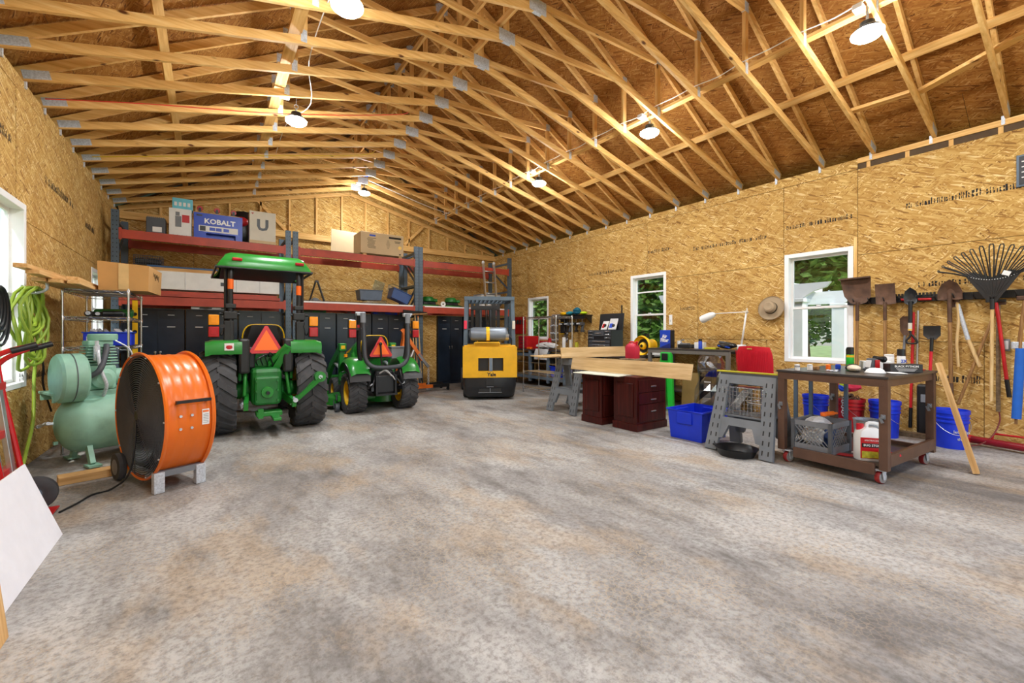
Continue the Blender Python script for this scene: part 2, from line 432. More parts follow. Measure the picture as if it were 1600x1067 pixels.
# a wall's own frame: a runs along the wall, b up, thickness out of the room
FR = {'right': Matrix(((0, 0, -1, XR), (-1, 0, 0, 0), (0, 1, 0, 0), (0, 0, 0, 1))),
      'left': Matrix(((0, 0, 1, XL), (1, 0, 0, 0), (0, 1, 0, 0), (0, 0, 0, 1))),
      'back': Matrix(((1, 0, 0, 0), (0, 0, -1, YB), (0, 1, 0, 0), (0, 0, 0, 1))),
      'front': Matrix(((-1, 0, 0, 0), (0, 0, 1, YF), (0, 1, 0, 0), (0, 0, 0, 1)))}
def stamp(panel, a, b, ln, hgt, seed):
    """ink mill stamp: a row of smudged strokes (print on the board)"""
    r = random.Random(seed); m = MB(); x = 0
    while x < ln:
        wd = r.uniform(.008, .03)
        if r.random() < .88:
            nb = r.choice((1, 1, 1, 2, 2)); h0 = hgt * r.uniform(.8, 1.15)
            for k in range(nb):
                y0 = h0 * k / nb; y1 = h0 * (k + r.uniform(.6, .95)) / nb
                m.face([(a + x, b + y0, .0012), (a + x + wd * r.uniform(.3, 1), b + y0, .0012), (a + x + wd * r.uniform(.3, 1), b + y1, .0012), (a + x, b + y1, .0012)])
        x += wd + r.uniform(.002, .012)
    m.build('mill_stamp', m_ink, panel)
def make_wall(side, a0, a1, rows, holes, top=WT, stamps=(), depth=.14):
    M = FR[side]
    m = MB()
    for x0, x1, y0, y1 in cells(a0, a1, 0, top, holes): m.box(((x0 + x1) / 2, (y0 + y1) / 2, -.012 - depth / 2), (x1 - x0, y1 - y0, depth))
    w_ = struct(m.build('wall_' + side, m_shell)); w_.matrix_world = M
    w_['label'] = side + ' wall sheathed in orange brown strand board'; w_['category'] = 'wall'
    n = 0
    for b0, b1, seams in rows:
        for s0, s1 in zip(seams, seams[1:]):
            p = MB(); g = .0032
            cs = cells(s0 + g, s1 - g, b0 + g, b1 - g, holes)
            if not cs: continue
            dz = rng.uniform(-.0015, .0015)
            for x0, x1, y0, y1 in cs: p.box(((x0 + x1) / 2, (y0 + y1) / 2, -.006), (x1 - x0, y1 - y0, .0115))
            o = p.build('panel', m_osb, w_, loc=(0, 0, dz)); n += 1
            for (sa, sb, ln, hg) in stamps:
                if s0 <= sa < s1 and b0 <= sb < b1: stamp(o, sa, sb, min(ln, s1 - sa - .03), hg, int(sa * 100 + sb * 7))
    return w_
W3, W2, W1 = (2.19, 3.09, .88, 2.58), (5.27, 6.16, .88, 2.58), (8.94, 9.86, 1.16, 2.35)
LA, LB = (5.36, 6.28, .80, 2.60), (9.2, 10.12, 1.12, 2.36)
neg = lambda h: (-h[1], -h[0], h[2], h[3])
def rowsR():
    f = lambda l: sorted(-x for x in l)
    return [(0, 1.22, f([YF, .92, 3.36, 5.8, 8.24, 10.68, YB])), (1.22, 2.44, f([YF, -.3, 2.14, 4.58, 7.02, 9.46, YB])),
            (2.44, 3.66, f([YF, -.3, 2.14, 3.10, 5.73, 8.17, 10.6, YB])), (3.66, WT, f([2.14, 4.58, 7.02, 9.46, YB]))]
wall_r = make_wall('right', -YB, -YF, rowsR(), [neg(W3), neg(W2), neg(W1)],
    stamps=[(-3.06, 2.98, .85, .07), (-1.62, 2.98, 1.3, .08), (-4.75, 2.90, 1.4, .07), (-5.7, 3.0, .5, .07), (-7.4, 2.72, 1.1, .06), (-4.95, 1.78, 1.7, .07), (-1.5, 1.93, 1.6, .07), (-2.1, .72, 1.4, .09), (-.6, 2.98, .8, .07)])
wall_l = make_wall('left', YF, YB, [(0, 1.22, [YF, .7, 3.14, 5.58, 8.02, 10.46, YB]), (1.22, 2.44, [YF, 2.0, 4.4, 6.84, 9.28, YB]), (2.44, 3.66, [YF, 1.0, 3.6, 6.02, 8.46, 10.9, YB]), (3.66, WT, [YF, 2.2, 4.64, 7.08, 9.5, YB])],
    [LA, LB], stamps=[(5.2, 3.08, .7, .1), (6.9, 3.0, 1.2, .1), (6.1, .86, 1.0, .08), (8.8, 2.9, .6, .1)])
wall_b = make_wall('back', XL, XR, [(0, 1.22, [XL, -.27, 2.17, 4.61, 7.05, XR]), (1.22, 2.44, [XL, .95, 3.39, 5.83, XR]), (2.44, 3.66, [XL, -.27, 2.17, 4.61, 7.05, XR])], [], depth=.12,
    stamps=[(2.3, 3.2, 1.2, .06), (4.8, 1.7, 1., .06)])
wall_f = make_wall('front', -XR, -XL, [(0, 1.22, [-XR, -6.6]), (1.22, 2.44, [-XR, -6.6]), (0, 2.44, [-.4, -XL]), (2.44, 3.66, [-XR, -5.1, -2.66, -.2, -XL])], [(-6.6, -.4, -1, 3.2)])
# ---- windows
def make_window(n, side, h, muntin=False, flip=False):
    M = FR[side]; a0, a1, b0, b1 = neg(h) if side == 'right' else h
    f = MB(); t = .062
    for (x0, x1, y0, y1) in ((a0, a0 + t, b0, b1), (a1 - t, a1, b0, b1), (a0 + t, a1 - t, b1 - t, b1), (a0 + t, a1 - t, b0, b0 + t * .8)):
        f.box(((x0 + x1) / 2, (y0 + y1) / 2, -.068), (x1 - x0, y1 - y0, .15), bev=.004)
    w_ = struct(f.build('window_%d' % n, m_white)); w_.matrix_world = M
    w_['category'] = 'window'
    a0 += t; a1 -= t; b0 += t * .8; b1 -= t; mid = b0 + (b1 - b0) * .5
    for k, (y0, y1, z) in enumerate(((mid - .02, b1, -.105), (b0, mid + .02, -.08))):
        sh = MB(); q = .034
        for (x0, x1, v0, v1) in ((a0, a0 + q, y0, y1), (a1 - q, a1, y0, y1), (a0 + q, a1 - q, y1 - q, y1), (a0 + q, a1 - q, y0, y0 + q)):
            sh.box(((x0 + x1) / 2, (v0 + v1) / 2, z), (x1 - x0, v1 - v0, .024))
        if muntin and k == 0: sh.box(((a0 + a1) / 2, y0 + (y1 - y0) * .62, z), (a1 - a0 - 2 * q, .03, .02))
        s_ = sh.build('sash', m_white, w_)
        g = MB(); g.face([(a0 + q, y0 + q, z), (a1 - q, y0 + q, z), (a1 - q, y1 - q, z), (a0 + q, y1 - q, z)]); g.build('pane', m_glass, s_)
    lk = MB(); lk.box(((a0 + a1) / 2, mid + .03, -.066), (.06, .018, .02), bev=.003); lk.build('sash_lock', m_white, w_)
    return w_
for n, (sd, h, mu, lb) in enumerate((('right', W3, False, 'white double hung window beside the shovels on the right wall'), ('right', W2, True, 'white window with a crossbar behind the yellow blower'),
        ('right', W1, False, 'small white window in the far right corner behind the wire shelf'), ('left', LA, False, 'white window at the left picture edge behind the green hose'), ('left', LB, False, 'small white window behind the chrome shelf on the left wall')), 1):
    make_window(n, sd, h, mu)['label'] = lb
# ---- exposed top plate with blocks on the near right wall
tp = MB(); tp.box((XR + .05, (2.14 + YF) / 2, 3.775), (.12, 2.14 - YF, .07)); t1 = struct(tp.build('trim_1', m_wy)); t1['label'] = 'exposed pine top plate above the right wall boards'; t1['category'] = 'plate'
bl = MB(); bl.box((XR + .03, 0, 3.70), (.05, .042, .08)); bme = bl.mesh('block'); bme.materials.append(m_wz)
for i in range(8): link('block', bme, t1, loc=(0, 2.02 - i * .41, 0))
js = MB(); js.box((XR + .04, 2.165, 1.75), (.09, .04, 1.9)); t2 = struct(js.build('trim_2', m_wz)); t2['label'] = 'bare pine stud beside the window near the shovels'; t2['category'] = 'stud'
# ---- back gable: plate, studs, strand board
SB, ST = .2506, .5765            # bottom and top chord slope
zb = lambda x: 3.862 + SB * (XC - XL - abs(x - XC))
zt = lambda x: 3.905 + ST * (XC - XL - abs(x - XC))
gp = MB(); gp.box((XC, YB - .045, 3.735), (XR - XL, .09, .15)); t3 = struct(gp.build('trim_3', m_wx)); t3['label'] = 'pine plate across the back wall under the gable studs'; t3['category'] = 'plate'
xs = [XL + .05 + i * .61 for i in range(15)]
for x in xs:
    if zb(x) - 3.81 > .06:
        b = MB(); b.box((x, YB - .03, (3.81 + zb(x)) / 2), (.04, .05, zb(x) - 3.81)); b.build('stud', m_wz, t3)
for sg in (-1, 1):
    b = MB(); b.bar((XC, YB - .045, zb(XC)), (XC + sg * (XC - XL), YB - .045, zb(XL)), .05, .09); b.build('gable_chord', m_wx, t3)
    b = MB(); b.bar((XC + sg * 1.5, YB - .035, 3.84), (XC + sg * 2.1, YB - .035, zb(XC + 2.1)), .04, .07); b.build('diagonal_brace', m_wx, t3)
gs = MB(); gs.prism([(XL - .2, 3.81), (XR + .2, 3.81), (XC, zt(XC) + .2)], (0, YB + .02, 0), (1, 0, 0), (0, 0, 1), (0, .1, 0)); gw = struct(gs.build('wall_gable', m_shell)); gw['label'] = 'strand board gable above the back wall'; gw['category'] = 'wall'
x = XL
while x < XR - .05:
    x1 = min(x + 1.22, XR)
    pts = [(x + .002, 3.812), (x1 - .002, 3.812), (x1 - .002, zt(x1))] + ([(XC, zt(XC))] if x < XC < x1 else []) + [(x + .002, zt(x))]
    p = MB(); p.prism(pts, (0, 0, 0), (1, 0, 0), (0, 1, 0), (0, 0, .012)); o = p.build('panel', m_osb, gw); o.matrix_world = Matrix(((1, 0, 0, 0), (0, 0, -1, YB + .012), (0, 1, 0, 0), (0, 0, 0, 1)))
    if x > 1: stamp(o, x + .2, 3.9, .8, .05, int(x * 10))
    x = x1
# front gable closes the room behind the camera
gf = MB(); gf.prism([(XL - .2, 3.81), (XR + .2, 3.81), (XC, zt(XC) + .2)], (0, YF - .15, 0), (1, 0, 0), (0, 0, 1), (0, .12, 0)); g2 = struct(gf.build('wall_front_gable', m_osb)); g2['label'] = 'strand board gable above the open front door'; g2['category'] = 'wall'
# ---- roof deck of strand board sheets
ang = math.atan(ST); Ls = (XC - XL + .25) / math.cos(ang)
rf = MB()
for sg in (-1, 1):
    a = Vector((XC, 0, zt(XC) + .09)); b = Vector((XC + sg * (XC - XL + .4), 0, zt(XC) + .09 - ST * (XC - XL + .4)))
    rf.prism([(a.x, a.z), (b.x, b.z), (b.x, b.z + .08), (a.x, a.z + .08)], (0, YF - .3, 0), (1, 0, 0), (0, 0, 1), (0, YB - YF + .6, 0))
roof = struct(rf.build('ceiling', m_roofing)); roof['label'] = 'pitched roof deck of dark orange strand board sheets'; roof['category'] = 'ceiling'
for sg in (-1, 1):
    dn = Vector((sg * math.cos(ang), 0, -math.sin(ang))); yy = Vector((0, 1, 0)); nn = yy.cross(dn) if sg > 0 else dn.cross(yy)
    if nn.z > 0: nn = -nn
    ex, ey = yy, nn.cross(yy)
    o0 = Vector((XC, 0, zt(XC) + .078))
    r_ = 0; s0 = .004
    while s0 < Ls:
        s1 = min(s0 + 1.217, Ls); y0 = YF - (0 if r_ % 2 else 1.22)
        while y0 < YB:
            ya, yb = max(y0, YF), min(y0 + 2.44, YB)
            p = MB(); q = [(ya + .002, s0), (yb - .002, s0), (yb - .002, s1 - .003), (ya + .002, s1 - .003)]
            sgn = 1 if ey.dot(dn) > 0 else -1
            p.prism([(u, v * sgn) for u, v in q], (0, 0, 0), (1, 0, 0), (0, 1, 0), (0, 0, -.011))
            o = p.build('sheet', m_osbroof, roof)
            o.matrix_world = Matrix(((ex.x, ey.x, nn.x, o0.x), (ex.y, ey.y, nn.y, o0.y), (ex.z, ey.z, nn.z, o0.z), (0, 0, 0, 1)))
            y0 += 2.44
        r_ += 1; s0 = s1 + .001
# ---- scissor trusses
def make_truss():
    t = thing('roof_truss', '', 'roof truss', (0, 0, 0), 0, 'scissor trusses under the roof')
    tw, th_ = .038, .089; hs = XC - XL
    for sg in (-1, 1):
        m = MB(); m.bar((XC - sg * .01, 0, zt(XC)), (XC + sg * (hs + .05), 0, zt(XC + hs + .05)), tw, th_); m.build('top_chord', m_wx, t)
        m = MB(); m.bar((XC, 0, zb(XC)), (XC + sg * (hs + .03), 0, zb(XC + hs + .03)), tw, th_); m.build('bottom_chord', m_wx, t)
        q = XC + sg * 2.2
        m = MB(); m.bar((XC + sg * .06, 0, zb(XC) + .05), (q - sg * .03, 0, zt(q) - .05), tw, th_ * .8); m.build('diagonal_web', m_wx, t)
        m = MB(); m.bar((q, 0, zb(q) + .03), (q, 0, zt(q) - .03), tw, th_ * .8, (1, 0, 0)); m.build('post_web', m_wz, t)
        pl = MB()
        pl = MB(); pl.box((XC + sg * (hs - .09), 0, zb(XC + hs - .09) + .01), (.2, tw + .006, .085), rot=(0, sg * math.atan(SB), 0)); pl.build('nail_plate', m_galv, t)
        pl = MB(); pl.box((q, 0, zt(q) - .03), (.09, tw + .006, .12)); pl.build('nail_plate', m_galv, t)
        pl = MB(); pl.box((q, 0, zb(q) + .04), (.06, tw + .006, .13)); pl.build('nail_plate', m_galv, t)
        cl = MB(); cl.box((XC + sg * (hs - .004), .03, 3.80), (.02, .03, .1)); cl.build('tie_clip', m_galv, t)
    m = MB(); m.bar((XC, 0, zb(XC)), (XC, 0, zt(XC) - .03), tw, th_ * .8, (1, 0, 0)); m.build('king_post', m_wz, t)
    pl = MB(); pl.box((XC, 0, zb(XC) + .015), (.24, tw + .006, .15)); pl.build('nail_plate', m_galv, t)
    pl = MB(); pl.box((XC, 0, zt(XC) - .02), (.2, tw + .006, .15)); pl.build('nail_plate', m_galv, t)
    return t
t0 = make_truss()
for i, k in enumerate(range(12, -7, -1)):
    t = t0 if i == 0 else copy_tree(t0)
    t.location.y = 3.79 + .61 * k
    t['label'] = 'bare pine scissor roof truss, %s counted from the back gable' % ORD[i]
# ---- lateral braces along the building
def brace(p0, p1, w, h, label, up=(0, 0, 1)):
    m = MB(); m.bar(p0, p1, w, h, up); return tag(m.build('lateral_brace', m_wy, None), label, 'brace', 'pine braces tying the trusses')
Y0, Y1 = -.2, YB - .1
q = 2.2
brace((XC + q + .08, Y0, zb(XC + q) + .075), (XC + q + .08, Y1, zb(XC + q) + .075), .09, .038, 'long pine brace carrying the right row of lamps')
brace((XC - q - .08, Y0, zb(XC - q) + .075), (XC - q - .08, Y1, zb(XC - q) + .075), .12, .038, 'long wide pine brace carrying the left row of lamps')
for sg, nm in ((1, 'right'), (-1, 'left')):
    x = XC + sg * 3.43
    brace((x, Y0, zt(x) - .07), (x, Y1, zt(x) - .07), .089, .038, 'flat pine strip under the %s roof slope near the eave' % nm, (sg * math.sin(ang), 0, math.cos(ang)))
brace((XC - .06, Y0, 5.19), (XC - .06, Y1, 5.19), .038, .089, 'lowest ridge brace running just above the truss centre plates')
brace((XC - .06, Y0, 5.72), (XC - .06, Y1, 5.72), .038, .089, 'middle ridge brace nailed to the king posts')
brace((XC - .06, Y0, 6.33), (XC - .06, Y1, 6.33), .038, .089, 'topmost ridge brace close under the roof peak')
brace((XC + 3.25, .15, zb(XC + 3.25) + .07), (XC + 3.75, 1.35, zb(XC + 3.75) + .09), .1, .038, 'short pale pine brace angled at the top right corner')
brace((XC + 3.75, 1.42, zb(XC + 3.75) + .12), (XC + 3.72, 2.0, zb(XC + 3.72) + .12), .1, .038, 'short pale pine brace between trusses near the right eave')
# ---- cables
def cable(name, pts, r, mat, label, k=5):
    m = MB(); m.tube(smooth_path(pts, k), r, 6); return tag(m.build(name, mat), label, 'cable')
m_wirew = pm('white_cable', (232, 230, 224), .5); m_wirer = pm('red_cable', (220, 70, 50), .5); m_wirey = pm('yellow_cable', (226, 196, 40), .5)
pts = []
for k in range(-5, 13):
    y = 3.79 + .61 * k; pts += [(XC + q - .06, y, zb(XC + q) + .1), (XC + q - .06, y + .3, zb(XC + q) + .07 + .02 * (k % 2))]
cable('lamp_cable', pts[:-1], .006, m_wirew, 'white electric cable draped along the right row of lamps', 3)
yk = 3.79 + .61 * 5 - .03
cable('lamp_cable', [(XL + .02, yk, zb(XL) + .04), (-.6, yk, zb(-.6) + .03), (.6, yk, zb(.6) - .02), (1.6, yk, zb(1.6) - .01), (2.5, yk, zb(2.5) + .04), (2.7, yk, zb(2.7) + .08)], .006, m_wirer, 'red cable stapled along a left bottom chord', 6)
yk = 3.79 + .61 * 8 - .03
cable('lamp_cable', [(XL + .1, yk, zb(XL) + .04), (.6, yk, zb(.6) + .01), (2.4, yk, zb(2.4) + .0), (2.75, yk, zb(2.75) + .1)], .006, m_wirey, 'yellow cable running along a far bottom chord', 6)
cable('lamp_cable', [(1.0, 4.1, zb(1) + .1), (.93, 4.4, zb(.93) + .03), (.98, 5.6, zb(.98) + .1), (1.12, 6.3, 4.42), (.98, 7.4, zb(.98) + .08), (1., 9.2, zb(1) + .1)], .006, m_wirew, 'white cable hanging between the left lamps', 6)
cable('lamp_cable', [(XC + .1, 10.37, zb(XC)), (3.6, 10.36, zb(3.6) + .03), (4.6, 10.35, zb(4.6) + .04), (XC + q, 10.3, zb(XC + q) + .08)], .009, m_wirew, 'white cable running from the ridge lamp down a chord', 6)
# ---- lamps
def lamp(x, y, z, ztop, label):
    t = thing('high_bay_lamp', label, 'ceiling lamp', (x, y, z), 0, 'round led lamps under the trusses')
    h = MB(); h.lathe([(.03, .1), (.06, .09), (.065, .04), (.1, .03), (.115, .012), (.118, .0), (.1, -.004)], n=28); h.build('housing', m_black, t)
    l = MB(); l.lathe([(.112, .0), (.13, -.012), (.128, -.03), (.1, -.055), (.055, -.068), (.001, -.072)], n=28, cap=False); l.build('lens', m_led, t)
    k = MB(); k.tube([(0, 0, .11), (0, 0, .15)], .012); k.tube(arc((0, 0, .175), .025, 0, 2 * math.pi, 12, (1, 0, 0), (0, 0, 1)), .005, 6); k.tube([(0, 0, .2), (0, 0, ztop - z)], .004, 6); k.build('hook', m_galv, t)
    bx = MB(); bx.box((-.13, .03, ztop - z - .12), (.11, .08, .05), bev=.005); bx.build('junction_box', m_white, t)
    return t
for (x, y, z, zt_, lb) in ((5.2, 1.40, 4.24, zb(5.2) + .1, 'round led lamp of the right row closest to the top right corner'), (5.2, 3.91, 4.24, zb(5.2) + .1, 'round led lamp of the right row, middle one'),
        (5.2, 6.45, 4.24, zb(5.2) + .1, 'round led lamp of the right row nearest the back'), (.95, 3.75, 4.1, zb(.95) + .1, 'round led lamp at the top edge left of centre'),
        (.95, 6.32, 4.17, zb(.95) + .1, 'round led lamp of the left row nearest the back'), (XC, 10.37, 4.69, zb(XC), 'round led lamp under the ridge near the back gable'),
        (.95, 1.25, 4.17, zb(.95) + .1, 'round led lamp of the left row above the camera'), (5.2, -1.1, 4.24, zb(5.2) + .1, 'round led lamp of the right row behind the camera'), (.95, -1.2, 4.17, zb(.95) + .1, 'round led lamp of the left row behind the camera')):
    lamp(x, y, z, zt_, lb)
jb = MB(); jb.box((XC + .03, 10.34, zb(XC) + .12), (.1, .05, .1), bev=.004); tag(jb.build('junction_box', m_kob), 'small blue junction box on the ridge plate near the back lamp', 'junction box')
# ------------------------------------------------------------------ outside
g = MB(); g.box((4, 6, -.35), (120, 120, .3)); tag(struct(g.build('ground', m_lawn)), 'sunlit lawn outside the windows', 'lawn')
def tree(x, y, h, r, seed, label, n=6500, low=1.2):
    rr = random.Random(seed); t = thing('tree', label, 'tree', (x, y, -.2), 0, 'trees outside the windows')
    tr = MB(); lean = rr.uniform(-.3, .3)
    tr.tube(smooth_path([(0, 0, 0), (lean * .3, .1, h * .3), (lean, 0, h * .7), (lean * 1.2, .1, h)], 3), [.17 - .14 * i / 9 for i in range(10)], 8); tr.build('trunk', m_bark, t)
    cr = MB()
    for i in range(n):
        z = low + (h - low) * rr.random() ** .8; a = rr.uniform(0, 6.283); q_ = r * math.sqrt(rr.random()) * (1 - .35 * abs(z / h - .55))
        c = Vector((q_ * math.cos(a), q_ * math.sin(a), z)); s_ = rr.uniform(.1, .26)
        u = Vector((rr.uniform(-1, 1), rr.uniform(-1, 1), rr.uniform(-.6, .6))).normalized(); v = u.cross(Vector((rr.uniform(-1, 1), rr.uniform(-1, 1), 1))).normalized()
        cr.face([c - u * s_, c + v * s_ * .5, c + u * s_, c - v * s_ * .5])
    o = cr.build('crown', m_leaf, t); return t
TR = [(16.2, 1.6, 7, 2.3, 'broad tree nearest behind the pergola'), (15.2, 5.6, 8, 2.4, 'tall tree seen through the window beside the shovels'), (14.2, 10.9, 8, 2.1, 'tree seen in the window behind the blower, right half'), (18.6, 15.6, 8, 2.4, 'tree seen in the window behind the blower, left half'), (19.6, 19.2, 9, 2.4, 'tree between the two far right windows'),
      (14.3, 17.4, 8, 2.3, 'tree seen in the small far right window'), (16.6, 24.2, 9, 2.4, 'bushy tree deep in the far right window'), (20.2, 9.0, 10, 2.5, 'tall woodland tree far beyond the lawn'), (21.4, 3.6, 10, 2.5, 'woodland tree far behind the pergola'), (21.5, 24.5, 10, 2.5, 'woodland tree far behind the small window'), (20.4, 14.2, 10, 2.4, 'woodland tree far behind the blower window'),
      (24.5, 7.4, 10, 3.0, 'distant woodland tree deep behind the lawn'), (27, 11.5, 10, 3.0, 'distant woodland tree left of the pergola'), (-9, 13, 7, 2.4, 'tree outside the window behind the green hose'), (-9, 19, 8, 2.6, 'tree outside the small left window')]
for i, (x, y, h, r, lb) in enumerate(TR): tree(x, y, h, r, 10 + i, lb, low=1.0 if i > 1 else 1.8)
pg = thing('pergola', 'white pergola with curved beam seen through the window beside the shovels', 'pergola', (0, 0, -.2))
for (x, y) in ((9.9, 3.80), (12.2, 3.80), (9.9, 6.3), (12.2, 6.3)):
    p = MB(); p.box((x, y, 1.12), (.26, .26, 2.24), bev=.01); p.box((x, y, 2.2), (.32, .32, .08), bev=.01); p.build('post', m_white, pg)
for x in (9.9, 12.2):
    p = MB(); p.prism([(0, 0), (2.9, 0), (3.3, .1), (3.4, .3), (0, .3), (-.5, .3), (-.42, .2), (-.22, .14)], (x - .05, 3.72, 2.24), (0, 1, 0), (0, 0, 1), (.08, 0, 0)); p.build('beam', m_white, pg)
for i in range(5):
    p = MB(); p.box((11.05, 4.3 + i * .6, 2.61), (3.0, .05, .14)); p.build('rafter', m_white, pg)
# ------------------------------------------------------------------ tires
def tire_mesh(Rr, wd, rim, lugs, bar=True):
    m = MB(); h = wd / 2
    m.lathe([(rim, -h * .72), (rim * 1.12, -h * .86), (Rr * .8, -h * .98), (Rr * .92, -h * .93), (Rr * .955, -h * .7), (Rr * .96, 0), (Rr * .955, h * .7), (Rr * .92, h * .93), (Rr * .8, h * .98), (rim * 1.12, h * .86), (rim, h * .72)], ax=(1, 0, 0), n=40, cap=False)
    for sd in (-1, 1):
        for i in range(lugs):
            a = 2 * math.pi * (i + (.5 if sd > 0 else 0)) / lugs; da = 2 * math.pi / lugs * .24
            rows = []
            for (hh, sk, ra, rb) in ((-.06, 0, .955, 1.0), (.45, .55, .955, 1.0), (.8, .95, .945, .99), (1.0, 1.1, .84, .95)):
                x = sd * hh * h; c = a + sk * 2 * math.pi / lugs * .8
                rows.append([(x, Rr * r_ * math.cos(c + s_), Rr * r_ * math.sin(c + s_)) for r_, s_ in ((ra - .02, -da * 1.25), (rb, -da), (rb, da), (ra - .02, da * 1.25))])
            m.grid(rows, smooth=False); m.face(rows[0]); m.face(rows[-1][::-1])
    return m
def wheel(t, x, y, Rr, wd, rim, lugs, rmat, out):
    o = tire_mesh(Rr, wd, rim, lugs).build('tire', m_rubber, t, loc=(x, y, Rr))
    r_ = MB(); h = wd / 2
    r_.lathe([(rim * 1.02, -h * .74), (rim * .93, -h * .7), (rim * .9, -h * .2), (rim * .55, out * h * .1), (rim * .3, out * h * .1), (.05, out * h * .18), (.001, out * h * .18)], ax=(1, 0, 0), n=28, cap=False)
    r_.lathe([(rim * .9, -h * .2), (rim * .93, h * .7), (rim * 1.02, h * .74)], ax=(1, 0, 0), n=28, cap=False)
    for i in range(6):
        a = i * math.pi / 3; c = (out * h * .1, rim * .42 * math.cos(a), rim * .42 * math.sin(a)); r_.cyl(c, (c[0] + out * .03, c[1], c[2]), .014, n=6)
    r_.build('rim', rmat, o); return o
def smv(t, cx, y, z0, wd, ht, tilt=0.1):
    k = .14
    def tri(s_, yo):
        b, h = wd * s_, ht * s_; e = k * (1 if s_ > .9 else .02)
        return [(-b / 2 + b * e * .5, 0), (b / 2 - b * e * .5, 0), (b / 2 - b * e * .12, h * e * .6), (b * e * .28, h), (-b * e * .28, h), (-b / 2 + b * e * .12, h * e * .6)]
    m = MB(); m.prism(tri(1, 0), (0, 0, 0), (1, 0, 0), (0, 0, 1), (0, .004, 0)); o = m.build('slow_vehicle_sign', m_redrefl, t, loc=(cx, y, z0), rot=(-tilt, 0, 0))
    b, h = wd * .72, ht * .74; m = MB(); m.prism([(-b / 2, ht * .11), (b / 2, ht * .11), (0, ht * .11 + h)], (0, -.004, 0), (1, 0, 0), (0, 0, 1), (0, .005, 0)); m.build('orange_triangle', m_smvo, o)
    return o
def seat(t, x, y, z, wd):
    m = MB()
    rows = []
    for i in range(9):
        f = i / 8; yy = y + .42 * (1 - f) if i < 4 else y - .05 - .06 * math.sin((f - .4) * 2)
        zz = z + (.02 * math.sin(f * 6) if i < 4 else (f - .45) * .75)
        w2 = wd / 2 * (1 - .25 * max(0, f - .75) / .25)
        rows.append([(x - w2, yy + .05, zz), (x - w2 * .8, yy, zz), (x, yy + .015, zz), (x + w2 * .8, yy, zz), (x + w2, yy + .05, zz)])
    m.grid(rows); bmesh.ops.solidify(m.bm, geom=m.bm.faces[:], thickness=.05)
    o = m.build('seat', m_black, t)
    p = MB(); p.tube(smooth_path([(x - wd / 2, y - .03, z + .12), (x - wd / 2, y - .06, z + .3), (x - wd * .36, y - .07, z + .415), (x, y - .07, z + .43), (x + wd * .36, y - .07, z + .415), (x + wd / 2, y - .06, z + .3), (x + wd / 2, y - .03, z + .12)], 4), .009, 6); p.build('piping', m_yel, o)
    return o
def taillight(t, x, y, z, sg):
    b = MB(); b.box((x, y + .035, z), (.125, .05, .3), bev=.01); b.box((x + sg * .07, y + .03, z), (.1, .02, .04)); o = b.build('tail_light', m_black, t)
    for dz, mm, nm in ((.075, m_amber, 'amber_lens'), (-.075, m_redlens, 'red_lens')):
        l = MB(); l.box((x, y, z + dz), (.112, .035, .132), bev=.012); l.box((x, y - .018, z + dz), (.06, .006, .07), bev=.002); l.build(nm, mm, o)
    return o
